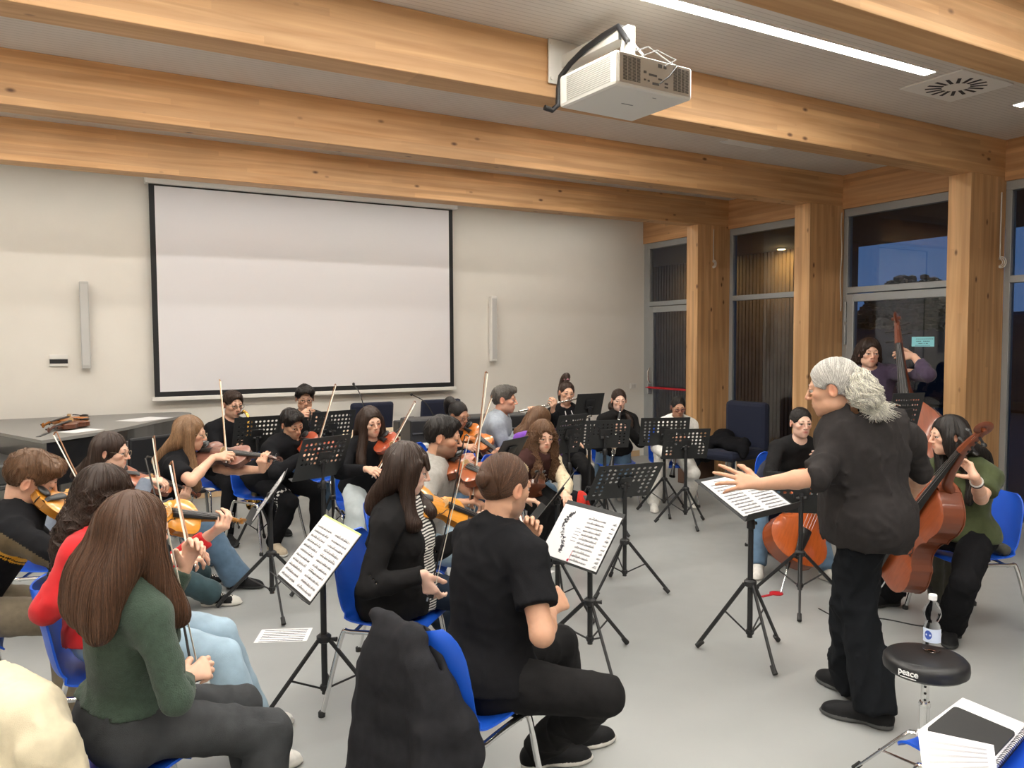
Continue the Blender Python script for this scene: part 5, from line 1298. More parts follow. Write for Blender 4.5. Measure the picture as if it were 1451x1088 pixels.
def stripe_mat():
    m = bpy.data.materials.new('striped_tee'); m.use_nodes = True; N = m.node_tree.nodes; L = m.node_tree.links; p = N['Principled BSDF']
    g = N.new('ShaderNodeNewGeometry'); s = N.new('ShaderNodeSeparateXYZ'); L.new(g.outputs['Position'], s.inputs[0])
    n = N.new('ShaderNodeTexNoise'); n.inputs['Scale'].default_value = 8; L.new(g.outputs['Position'], n.inputs[0])
    a = N.new('ShaderNodeMath'); a.operation = 'MULTIPLY_ADD'; a.inputs[1].default_value = .02; L.new(n.outputs[0], a.inputs[0]); L.new(s.outputs[2], a.inputs[2])
    b = N.new('ShaderNodeMath'); b.operation = 'MULTIPLY'; b.inputs[1].default_value = 72; L.new(a.outputs[0], b.inputs[0])
    c = N.new('ShaderNodeMath'); c.operation = 'FRACT'; L.new(b.outputs[0], c.inputs[0]); d = N.new('ShaderNodeMath'); d.operation = 'GREATER_THAN'; d.inputs[1].default_value = .5; L.new(c.outputs[0], d.inputs[0])
    mx = N.new('ShaderNodeMix'); mx.data_type = 'RGBA'; mx.inputs[6].default_value = (.02, .02, .022, 1); mx.inputs[7].default_value = (.66, .64, .60, 1); L.new(d.outputs[0], mx.inputs[0]); L.new(mx.outputs[2], p.inputs['Base Color']); p.inputs['Roughness'].default_value = .9
    return m
def sit(S, label, back=.0, m=None, side=0.0, face=None, dz=0):
    a = S.a if face is None else face
    p = S.P-ang(a)*(.03+back)+ang(a-90)*side
    return chair(p[0], p[1], a, label, m)

# ---- boy in the striped pullover, far left
S = skeleton('person', 'boy in a black pullover with yellow stripes playing violin at the far left edge', headpos(45, 678, 3.5), 0, 1.04, hp=28, hr=-10, seat=.45)
seat_legs(S)
hold_violin(S, (172, 702), (81, 620), u=.35, near=False, tilt=52, col='golden', label='golden violin under the chin of the boy at the far left', bowlabel='bow pointing up beside the boy at the far left', chin=at(64, 708, 3.42))
build_body(S, 'light', 'mid'); 
def pt_boy(S, c):
    l = (c-S.P)@np.stack([S.rt, S.fw, S.up]).T; z = l[:, 2]-.10*np.abs(l[:, 0])-.10
    r = np.zeros(len(c)); r[(z > .235) & (z < .30)] = 2; r[(z > .205) & (z < .235)] = 1; r[(z > .212) & (z < .218)] = 0; return r
make_top(S, c_black, neck='crew', paint=pt_boy, mats=[c_black, c_yellow, c_umber], loose=.008, name='pullover', vox=.0075)
make_trousers(S, c_khaki); make_shoes(S, m_shoeb, m_solew); make_hair(S, 'short', 'mid', vol=1.12)
sit(S, 'blue chair under the boy in the striped pullover at the left edge')

# ---- girl with glasses and grey-blue shirt
S = skeleton('person', 'girl with round glasses and long dark ponytail playing violin behind the girl in red', headpos(158, 640, 4.6), -25, .97, hp=8, female=True)
seat_legs(S, R=dict(foot=onZ(300, 858, 0), toe=ang(-20)), L=dict(foot=onZ(285, 830, 0), toe=ang(-10)))
hold_violin(S, (287, 698), (218, 622), u=.22, near=False, tilt=38, col='cherry', label='reddish violin of the girl with round glasses and long dark ponytail', bowlabel='bow with pale hair held up by the girl with round glasses')
build_body(S, 'fair', 'dark'); make_top(S, c_slate, neck='collar', name='shirt'); make_trousers(S, c_teal, flare=.03); make_shoes(S, m_shoeb, m_solew, cap=True)
S.ear = 1; make_hair(S, 'long', 'dark', length=.26, n=420, vol=.8); make_glasses(S, (.25, .2, .15))
sit(S, 'blue chair under the girl with round glasses and ponytail')

# ---- girl in red
S = skeleton('person', 'girl in a red sweatshirt with dark curly hair playing violin', headpos(150, 702, 3.12), -4, .98, hp=16, hr=-8, female=True, pelvis=at(162, 886, 3.14))
seat_legs(S, R=dict(foot=S.P+ang(-16)*.50+S.right*.16), L=dict(foot=S.P+ang(-10)*.52-S.right*.10))
hold_violin(S, (352, 734), (244, 664), u=.55, near=False, tilt=50, col='golden', label='golden violin played by the girl in red, neck pointing right', bowlabel='bow pointing up over the violin of the girl in red', chin=at(168, 724, 2.98))
A_, E_, W_ = S.arm['R']; S.sh['R'] = at(112, 786, 2.93); S.arm['R'] = (S.sh['R'], at(66, 862, 2.88), W_)
build_body(S, 'fair', 'dark'); make_top(S, c_red, neck='crew', loose=.014, wr=.006, name='sweatshirt'); make_trousers(S, c_ldenim, flare=.03, inf=.018); make_shoes(S, m_shoew, m_solew)
make_hair(S, 'curly', 'dark', length=.30, n=2000, vol=1.25, curl=.0085, mcurl=.008, front=1, strand=.0013)
sit(S, 'blue chair under the girl in the red sweatshirt', back=.0)

# ---- girl in the dark green sweater, seen from behind
S = skeleton('person', 'girl in a dark green sweater with long straight brown hair seen from behind, front left', headpos(193, 752, 2.33), 20, .94, hy=8, hp=10, female=True, fine=.004, pelvis=at(184, 1018, 2.42))
seat_legs(S, R=dict(foot=S.P+ang(-20)*.33+S.right*.04, toe=ang(-15)), L=dict(foot=S.P+ang(10)*.42-S.right*.02))
hw = at(291, 946, 2.36)
set_arm(S, 'R', hw-ang(20)*.07-UP*.01, ang(25)*.95+UP*.10, ang(115)*.7-UP*.6, elbow=at(250, 990, 2.20), curl=(.75, .9, .6), thumb=(.7, .5, .5))
set_arm(S, 'L', at(262, 805, 2.62), UP*.8+ang(-20)*.3, ang(-80), -UP+S.fwd*.1-S.right*.3, curl=(.8, .9, .6))
make_bow(at(277, 952, 2.40), at(232, 745, 2.52), -S.fwd, 'dark bow held upright on the knee by the girl in the green sweater', stick=(.02, .016, .014))
build_body(S, 'fair', 'brown'); make_top(S, c_green, neck='turtle', hem=.085, name='sweater', vox=.009, inf=.010, wr=.0035); make_trousers(S, c_gdenim, flare=.02, inf=.016, wr=.005, waist=.10); make_shoes(S, m_shoew, m_solew)
make_hair(S, 'long', 'brown', length=.265, n=1500, vol=1.2, front=2)
ch4 = chair(.0, 2.63, 25, 'blue chair under the girl in the dark green sweater, bottom left')

# ---- girl in the black T-shirt with viola and jeans
S = skeleton('person', 'girl in black T-shirt and jeans with long fair-brown hair playing a dark viola', headpos(270, 614, 5.3), -22, .99, hp=10, female=True)
seat_legs(S, R=dict(foot=onZ(345, 833, 0)-ang(-25)*.05, toe=ang(-28)), L=dict(foot=onZ(300, 800, 0), toe=ang(-10)))
hold_violin(S, (398, 646), (312, 543), u=.14, near=True, tilt=38, kind='viola', col='dusky', label='dark glossy viola of the girl in the black T-shirt', bowlabel='bow standing almost upright in front of the screen corner', stick=(.40, .25, .14))
build_body(S, 'light', 'light'); make_top(S, c_black, sleeve=.72, neck='crew', loose=.010, name='t_shirt'); make_trousers(S, c_denim, flare=.045, inf=.016); make_shoes(S, m_shoeb, m_soleb, high=True)
make_hair(S, 'long', 'light', length=.30, n=700, vol=.95, front=1); make_glasses(S, (.4, .33, .22))
sit(S, 'pale grey chair under the girl with the dark viola', m=m_gshell)

# ---- saxophonist
S = skeleton('person', 'man with glasses and a black shirt playing saxophone behind the perforated stand', headpos(330, 573, 7.0), -72, 1.0, hp=10, hy=0)
seat_legs(S, L=dict(foot=S.P+ang(-60)*.46-S.right*.14), R=dict(foot=S.P+ang(-80)*.45+S.right*.16))
mo = S.T0(0, .115, -.062); sb = at(352, 706, 6.72)
set_arm(S, 'L', at(350, 628, 6.68)-S.fwd*.04, S.fwd*.4+S.right*.8, S.fwd*.4-S.right*.3-UP*.2, curl=(.7, .8, .5)); set_arm(S, 'R', at(338, 655, 6.70)-S.right*.05, S.fwd*.5-S.right*.6-UP*.1, S.right*-.5+S.fwd*.4, curl=(.6, .7, .5))
build_body(S, 'light', 'dark', beard=.25); make_top(S, c_black, neck='collar', name='shirt', vox=.013); make_trousers(S, c_black, vox=.013); make_shoes(S, m_shoeb, m_soleb); make_hair(S, 'short', 'dark'); make_glasses(S, r=.0018)
sit(S, 'blue chair under the saxophone player')
m_brass = mat('lacquered_brass', (.72, .42, .10), .22, 1.0)
sx = thing('saxophone', 'gold saxophone played by the man with glasses, its bell hanging by his knee', 'saxophone')
m_ = nv(mo); d0 = unit(sb-m_); o_ = S.fwd
mouth = m_; crook = m_+o_*.10+UP*.03; top_ = m_+o_*.17-UP*.05
MB().tube([mouth-o_*.012, mouth+o_*.06+UP*.015], [.008, .012], 8).build('mouthpiece', m_black, sx)
bow_ = sb+nv([0, 0, -.02])
pts = curve_pts([mouth+o_*.06+UP*.015, crook, top_, top_*.5+bow_*.5, bow_, bow_+o_*.05-UP*.05, bow_+o_*.11-UP*.0, bow_+o_*.13+UP*.10, bow_+o_*.17+UP*.19], 5)
MB().tube(pts, np.interp(np.linspace(0, 1, len(pts)), [0, .2, .55, .7, .9, 1], [.010, .014, .026, .032, .042, .066]), 14, cap=False).build('body', m_brass, sx)
ky = MB()
for k in range(11):
    c = top_+(bow_-top_)*(.12+.08*k)+S.right*.028*(1 if k % 2 else -1)+o_*.02; ky.lathe([(.012, 0), (.013, .004), (0, .005)], c=c, axis=S.right*(1 if k % 2 else -1)+o_, seg=10)
ky.tube([top_+S.right*.03, bow_+S.right*.035], .003, 6).tube([top_-S.right*.03, bow_-S.right*.035], .003, 6)
ky.build('key', m_brass, sx)

# ---- boy in the black hooded top with a red violin
S = skeleton('person', 'boy in a black hooded top bending over a red violin', headpos(414, 600, 6.4), -62, 1.0, hp=24, hr=-12, hy=-8)
seat_legs(S, L=dict(foot=onZ(450, 770, 0), toe=ang(-60)), R=dict(foot=onZ(388, 782, 0), toe=ang(-80)))
hold_violin(S, (503, 648), (474, 550), u=.25, near=True, tilt=45, col='red', label='red violin of the boy in the black hooded top', bowlabel='bow rising to the right over the boy in the black hooded top')
build_body(S, 'tan', 'black'); make_top(S, c_black, neck='hood', loose=.012, name='hooded_top'); 
def pt_tr(S, c):
    Hp, K, A, t = S.leg['R']; u = unit(K-Hp); l = (c-K)@u; q = (np.sin(c[:, 0]*190)+np.sin(c[:, 2]*230+1)) > .1
    return ((l > -.10) & (l < -.065) & (np.linalg.norm(c-K, axis=1) < .17) & q).astype(int)
make_trousers(S, c_black, mats=[c_black, c_white], paint=pt_tr, vox=.009); make_shoes(S, m_suede, m_solew); make_hair(S, 'short', 'black', vol=1.1)
sit(S, 'blue chair under the boy in the black hooded top')

# ---- trumpeter
S = skeleton('person', 'young man with glasses and thick dark hair playing trumpet behind the perforated stand', headpos(432, 564, 7.4), -95, 1.0, hp=14, hy=-4)
seat_legs(S, L=dict(foot=onZ(500, 722, 0), toe=ang(-85)), R=dict(foot=onZ(458, 728, 0), toe=ang(-105)))
mo = S.T0(0, .112, -.062); tb_ = mo+unit(S.fwd-UP*.30)*.46; td = unit(tb_-mo); tx = unit(np.cross(td, UP)); tz = np.cross(tx, td)
tp = thing('trumpet', 'silver trumpet at the lips of the young man with thick dark hair', 'trumpet'); mt = mat('silver_plate', (.62, .60, .56), .22, 1.0)
MB().tube([mo, mo+td*.02, mo+td*.08], [.013, .008, .006], 10).build('mouthpiece', mt, tp)
MB().tube(curve_pts([mo+td*.07, mo+td*.34, mo+td*.385-tz*.02, mo+td*.37-tz*.06, mo+td*.22-tz*.065], 5), .0058, 8).build('leadpipe', mt, tp)
bl = curve_pts([mo+td*.22-tz*.0, mo+td*.10-tz*.0-tx*.02, mo+td*.085-tz*.03-tx*.02, mo+td*.11-tz*.055-tx*.02, mo+td*.30-tz*.045-tx*.02, mo+td*.46-tz*.04-tx*.02, mo+td*.52-tz*.04-tx*.02], 5)
MB().tube(bl, np.interp(np.linspace(0, 1, len(bl)), [0, .5, .8, .93, 1], [.006, .007, .014, .03, .062]), 16, cap=False).build('bell', mt, tp)
for k in range(3):
    c = mo+td*(.20+.03*k)+tx*.004; MB().tube([c-tz*.095, c+tz*.035], .0095, 10).tube([c+tz*.03, c+tz*.06], [.003, .006], 8).build('valve', mt, tp)
set_arm(S, 'L', mo+td*.13-tz*.11-tx*.06, td*.5+tz*.75, tx, -UP-S.right*.6, curl=(.8, .9, .6)); set_arm(S, 'R', mo+td*.12-tz*.03+tx*.085, td*.6+tz*.5-tx*.4, -tx*.9-tz*.3, -UP*.7+S.right*.7, curl=(.6, .7, .5))
build_body(S, 'light', 'black'); make_top(S, c_black2, neck='crew', name='pullover', vox=.013); make_trousers(S, c_denim, vox=.013, flare=.03); make_shoes(S, m_shoew, m_solew); make_hair(S, 'short', 'black', vol=1.35); make_glasses(S, r=.0018)
sit(S, 'blue chair under the trumpet player')

# ---- girl with long dark hair facing the camera
S = skeleton('person', 'girl with long dark hair and pale jeans playing violin, facing the camera', headpos(526, 598, 5.9), -98, .96, hp=10, hr=-6, hy=12, female=True)
seat_legs(S, R=dict(foot=S.P+S.fwd*.40+S.right*.20))
hold_violin(S, (600, 655), (585, 575), u=.45, near=True, tilt=40, col='red', label='red-brown violin of the long-haired girl facing the camera', bowlabel='bow slanting up to the right before the long-haired girl')
build_body(S, 'fair', 'dark'); make_top(S, c_black, neck='crew', loose=.008, name='jumper'); make_trousers(S, c_pale, inf=.02); make_shoes(S, m_shoew, m_solew); make_hair(S, 'long', 'dark', length=.26, n=600, front=2)
sit(S, 'blue chair under the long-haired violinist facing the camera')

# ---- girl with bun and glasses
S = skeleton('person', 'girl with glasses and dark hair bun playing violin behind the man in grey', headpos(650, 587, 6.8), -62, .96, hp=20, hr=-8, hy=-6, female=True)
seat_legs(S)
hold_violin(S, (718, 647), (699, 557), u=.25, near=True, tilt=45, col='orange', label='orange violin of the girl with the dark hair bun', bowlabel='bow rising to the right before the girl with the dark hair bun')
build_body(S, 'olive', 'black'); make_top(S, c_black, neck='crew', name='jumper', vox=.013); make_trousers(S, c_denim, vox=.013); make_shoes(S, m_shoew, m_solew)
make_hair(S, 'tied', 'black', tie=(0, -.10, .075), tail=([S.T0(0, -.095, .07), S.T0(0, -.135, .085), S.T0(.01, -.150, .05), S.T0(.01, -.145, -.05)], [.028, .038, .034, .012])); make_glasses(S, (.2, .12, .08), r=.0018)
sit(S, 'blue chair under the girl with glasses and hair bun')

# ---- man in the grey top with a viola
S = skeleton('person', 'man with short black hair and stubble in a light grey top playing a red-brown viola', headpos(628, 619, 4.5), -34, 1.0, hp=12, hy=2, fine=.004)
seat_legs(S)
hold_violin(S, (722, 684), None, near=True, tilt=40, kind='viola', col='cherry', label='red-brown viola of the man in the light grey top', bowlabel='')
Q = (S.vM@nv([0, .25, .09, 1]))[:3]
fr = at(668, 705, 4.25); make_bow(fr, at(678, 622, 4.32), S.vM[:3, 2], 'pale-haired bow standing upright between the grey-topped man and the man with tied hair')
set_arm(S, 'R', fr-UP*.03-ang(-30)*.07, ang(-20)*.9+UP*.1, -UP, -UP*.6+S.right*.7, curl=(.6, .8, .5))
build_body(S, 'tan', 'black', beard=.55); make_top(S, c_grey, neck='v', loose=.012, name='cardigan'); make_trousers(S, c_ldenim); make_shoes(S, m_shoeb, m_solew); make_hair(S, 'short', 'black', vol=.95, vox=.0048)
sit(S, 'blue chair under the man in the light grey top')

# ---- girl with a fringe
S = skeleton('person', 'girl with straight dark hair and fringe in a black cardigan over a striped top', headpos(578, 664, 3.62), -46, .99, hp=16, hy=22, female=True, fine=.0036, pelvis=at(566, 835, 3.72))
seat_legs(S, R=dict(foot=onZ(640, 905, 0), toe=ang(-30)))
fr = at(612, 838, 3.42)
M, W = hold_violin(S, (712, 741), None, near=False, tilt=46, col='golden', label='golden-orange violin of the girl with the fringe, facing the viewer', bowlabel='')
make_bow(fr, at(657, 640, 3.38), S.fwd*-1, 'black bow hanging in the right hand of the girl with the fringe, tip up', stick=(.015, .013, .012))
set_arm(S, 'R', fr+UP*.075-ang(-25)*.035, -UP*.85+ang(-25)*.35, ang(40)*.9, -S.fwd*.8+S.right*.35-UP*.3, curl=(.55, .7, .5), thumb=(.7, .3, .6))
build_body(S, 'pale', 'dark', lips=(.42, .13, .13))
def pt_cardi(S, c):
    l = (c-S.P)@np.stack([S.rt, S.fw, S.up]).T; w = .050+.025*np.clip(l[:, 2]-.2, 0, .3)
    return ((np.abs(l[:, 0]+.0) < w) & (l[:, 1] > .03)).astype(int)
make_top(S, c_black2, neck='crew', paint=pt_cardi, mats=[c_black2, stripe_mat()], loose=.010, name='cardigan', vox=.008, long=.06, wr=.005); make_trousers(S, c_ddenim); make_shoes(S, m_suede, m_solew)
bt_ = MB()
for k in range(5):
    l = .06+.10*k; p0 = S.P+S.up*l+S.rt*(.062+.012*max(0, l-.2)); 
    for j in range(60):
        q = p0+S.fw*(.30-.005*j)
        if False: pass
    bt_.ball(p0+S.fw*(.142+.02*math.sin(l*6)), .0055, 8, 6)
bt_.build('button', mat('pearl_button', (.7, .68, .63), .25), S.root)
make_hair(S, 'long', 'dark', length=.22, n=1200, front=2, fringe=True, vol=.95)
sit(S, 'blue chair under the girl with the fringe', back=.02)

# ---- man in the black T-shirt, hair tied at the back
S = skeleton('person', 'man in a black T-shirt with tied-back brown hair seen from behind, front centre', headpos(716, 690, 2.9), 6, 1.02, hp=10, hy=8, hr=0, fine=.0036, pelvis=at(690, 955, 2.86))
seat_legs(S, R=dict(foot=S.P+ang(-40)*.30+S.right*.12+ang(0)*.02, toe=ang(-30), knee=at(862, 995, 2.72)), L=dict(foot=S.P+ang(20)*.52, toe=ang(0)))
set_leg(S, 'R', foot=onZ(765, 1085, 0), toe=ang(-15), knee=at(855, 985, 2.66))
hold_violin(S, (760, 736), None, near=False, tilt=66, col='brown', label='dark brown violin held by the man with tied-back hair', bowlabel='', chin=at(718, 768, 2.96))
fr = at(781, 852, 2.92)
make_bow(fr, reach(fr, 735, 722, .72, False), UP, 'reddish bow slanting down to the hand of the man with tied-back hair', stick=(.13, .03, .02))
set_arm(S, 'R', at(779, 866, 2.80), ang(25)*.9+UP*.25, ang(105)*.8-UP*.5, elbow=at(768, 899, 2.60), curl=(.8, .9, .6), thumb=(.7, .4, .5))
set_arm(S, 'L', at(748, 776, 3.24), UP*.85+ang(-20)*.2, ang(-120), -UP-S.right*.2, curl=(.8, .85, .5))
build_body(S, 'tan', 'brown', beard=.5); make_top(S, c_black, sleeve=.66, neck='crew', loose=.010, name='t_shirt', vox=.008, wr=.005, flare=.014); make_trousers(S, c_black2, inf=.012, wr=.005, vox=.009); make_shoes(S, m_shoeb, m_solew)
make_hair(S, 'tied', 'brown', tie=(0, -.125, .025), n=900, tail=([S.T0(.01, -.108, .03), S.T0(.012, -.128, .028), S.T0(.012, -.128, .005)], [.020, .020, .012]), vox=.0045)
ch13 = chair(1.147, 2.45, 27, 'blue chair under the man in the black T-shirt, jacket over its back')
# ---- grey-haired man
S = skeleton('person', 'grey-haired man in a light blue shirt seated in profile below the wall speaker', headpos(715, 566, 7.0), -38, 1.03, hp=4)
seat_legs(S); rest_arm(S, 'L'); rest_arm(S, 'R', to=at(742, 610, 6.9)-S.fwd*.06)
build_body(S, 'ruddy', 'grey', beard=.30); make_top(S, c_blue, neck='collar', loose=.014, wr=.006, name='shirt', vox=.012); make_trousers(S, c_ddenim, vox=.013); make_shoes(S, m_shoeb, m_soleb); make_hair(S, 'short', 'grey', vol=1.1)
sit(S, 'blue chair under the grey-haired man in the light blue shirt')

def flute(mouth, end, label):
    """mouth: at the lips; end: the far open end"""
    d = unit(nv(end)-nv(mouth)); t = thing('flute', label, 'flute'); mt = mat('silver_plate'); p0 = nv(mouth)-d*.10
    MB().tube([p0, p0+d*.66], .0095, 10).tube([p0+d*.20, p0+d*.23], .0115, 10).tube([p0+d*.55, p0+d*.57], .0112, 10).build('tube', mt, t)
    MB().lathe([(.012, 0), (.013, .006), (.007, .007)], c=nv(mouth)+UP*.004, seg=12).build('lip_plate', mt, t)
    ks = MB()
    for k in range(12): ks.lathe([(.0075, 0), (.008, .004), (0, .0045)], c=p0+d*(.26+.027*k)+UP*.009, seg=9)
    x = np.cross(d, UP); ks.tube([p0+d*.25+UP*.008+x*.009, p0+d*.60+UP*.008+x*.009], .0022, 5); ks.build('key', mt, t)
    return d
def clarinet(mouth, bell, label):
    d = unit(nv(bell)-nv(mouth)); L = .66; t = thing('clarinet', label, 'clarinet'); p = nv(mouth)-d*.015; mt = mat('silver_plate')
    MB().tube([p, p+d*.04, p+d*.075], [.006, .010, .0125], 10).build('mouthpiece', m_black, t)
    MB().tube([p+d*.05, p+d*.062], .0138, 12).build('ligature', mt, t)
    MB().tube([p+d*.075, p+d*.08, p+d*.13, p+d*.14, p+d*.30, p+d*.52], [.0125, .015, .0155, .0135, .0135, .015], 12).build('body', m_ebony, t)
    MB().tube([p+d*.52, p+d*.56, p+d*.60, p+d*.64], [.0155, .017, .022, .031], 16, cap=False).build('bell', m_ebony, t)
    x, y, z = frame(d, ang(-120)); k_ = MB()
    for q in (.14, .30, .52): k_.tube([p+d*q, p+d*(q+.008)], .0158, 12)
    for k in range(9): k_.lathe([(.008, 0), (.0085, .003), (0, .004)], c=p+d*(.16+.036*k)+z*.0135, axis=z, seg=9)
    k_.tube([p+d*.15+x*.016, p+d*.50+x*.016], .0024, 5).tube([p+d*.2-x*.015+z*.004, p+d*.5-x*.015+z*.004], .0024, 5); k_.build('key', mt, t)
    return p, d, z
def reed_hands(S, p, d):
    f = S.fwd; r = S.right
    set_arm(S, 'L', p+d*.21-f*.0-r*.085-UP*.02, r*.6+f*.45+UP*.1, r*.65-f*.55, -UP-r*.7, curl=(.7, .7, .4), thumb=(.9, .2, .3))
    set_arm(S, 'R', p+d*.39+r*.085-f*.0-UP*.02, -r*.6+f*.45+UP*.1, -r*.65-f*.55, -UP+r*.7, curl=(.7, .7, .4), thumb=(.9, .2, .3))

# ---- flautist with ponytail
S = skeleton('person', 'girl with a high ponytail in a black hooded top playing flute', headpos(803, 557, 7.8), -108, .98, hp=4, hr=6, female=True)
seat_legs(S); mo = S.T0(0, .112, -.062)
fd = flute(mo, reach(mo, 735, 583, .56, True), 'silver flute held out to the left by the girl with the high ponytail')
p_ = mo+fd*.20; set_arm(S, 'L', p_-UP*.065-S.fwd*.03+S.right*-.02, UP*.7+S.fwd*.5, -S.fwd*.5+UP*.2+S.right*.3, -UP-S.right*.3, curl=(.8, .9, .5))
p_ = mo+fd*.42; set_arm(S, 'R', p_-UP*.035-S.fwd*.075, S.fwd*.7+UP*.5, -UP*.7+S.fwd*.3, -UP+S.right*.8, curl=(.7, .8, .5))
build_body(S, 'light', 'dark'); make_top(S, c_black, neck='hood', loose=.012, name='hooded_top', vox=.012)
MB().tube([S.N+S.fw*.075+S.rt*.03, S.N+S.fw*.135+S.rt*.035-UP*.05, S.N+S.fw*.155+S.rt*.036-UP*.13], .004, 6).tube([S.N+S.fw*.075-S.rt*.03, S.N+S.fw*.135-S.rt*.035-UP*.05, S.N+S.fw*.155-S.rt*.034-UP*.14], .004, 6).build('drawstring', c_white, S.root)
tx = MB(); rg = random.Random(5)
for k in range(11):
    x = -.085+.017*k; c = S.N+S.up*-.20+S.fw*.158+S.rt*x; c = c-S.fw*(abs(x)*.25)
    tx.tube([c+UP*.012*rg.random(), c+S.rt*.006-UP*.012*rg.random(), c+S.rt*.012+UP*.010*rg.random()], .0028, 5)
tx.build('embroidery', cloth('pink_thread', (.60, .25, .32)), S.root)
make_trousers(S, c_black2, vox=.013); make_shoes(S, m_shoew, m_solew)
make_hair(S, 'tied', 'dark', tie=(0, -.055, .125), tail=([S.T0(0, -.05, .12), S.T0(0, -.075, .175), S.T0(.02, -.12, .13), S.T0(.035, -.125, .0), S.T0(.035, -.10, -.10)], [.022, .032, .030, .028, .012]))
MB().tube([S.T0(-.028, -.052, .138), S.T0(0, -.02, .150), S.T0(.028, -.052, .138), S.T0(0, -.085, .122), S.T0(-.028, -.052, .138)], .008, 6).build('scrunchie', cloth('pink_thread'), S.root)
sit(S, 'blue chair under the girl with the high ponytail')

# ---- girl in violet, head bent
S = skeleton('person', 'girl in a violet top, head bent, half hidden behind the curly-haired girl', headpos(764, 596, 6.65), -20, .95, hp=38, female=True)
seat_legs(S); mo = S.T0(0, .112, -.062)
fd = flute(mo, reach(mo, 838, 589, .56, True), 'silver flute crossing in front of the perforated stand beside the curly-haired girl')
p_ = mo+fd*.42; set_arm(S, 'R', at(768, 614, 6.35), ang(-30)*.9+UP*.15, -UP*.6, elbow=at(735, 622, 6.45), curl=(.7, .8, .5)); rest_arm(S, 'L', to=mo+fd*.2-UP*.1+S.fwd*.05)
build_body(S, 'fair', 'mid'); make_top(S, c_violet, neck='crew', name='jumper', vox=.013); make_trousers(S, c_denim, vox=.013); make_shoes(S, m_shoew, m_solew); make_hair(S, 'long', 'mid', length=.25, n=500)
sit(S, 'blue chair under the girl in the violet top')

# ---- girl with curly hair in varsity sweatshirt
S = skeleton('person', 'girl with long curly brown hair in a brown sweatshirt with cream sleeves leaning forward', headpos(770, 618, 6.0), -80, 1.0, hp=12, hy=-22, female=True, spine=.47)
seat_legs(S, L=dict(foot=onZ(770, 797, 0), toe=ang(-70)), R=dict(foot=onZ(752, 800, 0), toe=ang(-95)))
set_arm(S, 'R', at(742, 708, 5.62), ang(-20)*.9-UP*.1, -UP, S.right*.8-UP*.5, curl=(.5, .6, .4)); set_arm(S, 'L', at(800, 700, 5.72), ang(-110)*.9-UP*.1, -UP, -S.right*.8-UP*.5, curl=(.5, .6, .4))
build_body(S, 'fair', 'mid')
def pt_vars(S, c):
    r = np.zeros(len(c))
    for q in 'LR':
        A, E, W = S.arm[q]
        for a, b, w0 in ((A, E, .12), (E, W, -1)):
            t = np.clip(((c-a)@(b-a))/((b-a)@(b-a)), 0, 1); d = np.linalg.norm(c-a-t[:, None]*(b-a), axis=1); r[(d < .082) & ((t > w0) if w0 > 0 else True)] = 1
    l = (c-S.P)@np.stack([S.rt, S.fw, S.up]).T; q = np.sin(l[:, 0]*95+3*np.sin(l[:, 2]*70))+np.sin(l[:, 2]*120+2*np.sin(l[:, 0]*60+1))
    r[(r == 0) & (l[:, 1] > .04) & (np.abs(l[:, 0]) < .072) & (l[:, 2] > .12) & (l[:, 2] < .33) & (q > .35) & ((l[:, 0]/.075)**2+((l[:, 2]-.225)/.115)**2 < 1)] = 2
    return r
make_top(S, c_brown, neck='hood', paint=pt_vars, mats=[c_brown, c_cream, c_white], loose=.014, wr=.006, name='sweatshirt', vox=.0085); make_trousers(S, c_black2, vox=.011, inf=.02); make_shoes(S, m_shoeb, m_solew, high=True)
make_hair(S, 'curly', 'mid', length=.23, n=2000, vol=1.12, curl=.010, mcurl=.009, front=2, strand=.0014)
make_viol('violin', 'brown', 'dark violin lying across the lap of the curly-haired girl, its scroll by her sleeve', M4(np.stack([unit(np.cross(unit(nv([-.25, -.75, .5])), UP)), unit(nv([-.25, -.75, .5])), unit(np.cross(np.cross(unit(nv([-.25, -.75, .5])), UP), nv([-.25, -.75, .5])))], 1), at(757, 690, 5.75)-unit(nv([-.25, -.75, .5]))*.28))
sit(S, 'blue chair under the curly-haired girl with cream sleeves')

# ---- clarinettist in black
S = skeleton('person', 'girl in a black top and jeans with tied-back hair playing clarinet', headpos(877, 567, 8.0), -116, .98, hp=8, female=True)
seat_legs(S, L=dict(foot=onZ(876, 706, 0)), R=dict(foot=onZ(846, 708, 0))); mo = S.T0(0, .112, -.062)
p, d, z = clarinet(mo, at(867, 655, 7.72), 'black clarinet of the girl in the black top and jeans'); reed_hands(S, p, d)
build_body(S, 'pale', 'dark', lips=(.5, .17, .15)); make_top(S, c_black2, neck='turtle', name='jumper', vox=.012); make_trousers(S, c_denim, vox=.013, inf=.016); make_shoes(S, m_shoew, m_solew)
make_hair(S, 'tied', 'dark', tie=(.02, -.11, -.02), tail=([S.T0(.01, -.10, -.02), S.T0(.06, -.10, -.10), S.N+S.right*-.10-S.fwd*-.05-UP*.02, S.N-S.right*.10+S.fwd*.12-UP*.16], [.025, .034, .032, .016]))
sit(S, 'blue chair under the clarinet player in the black top')

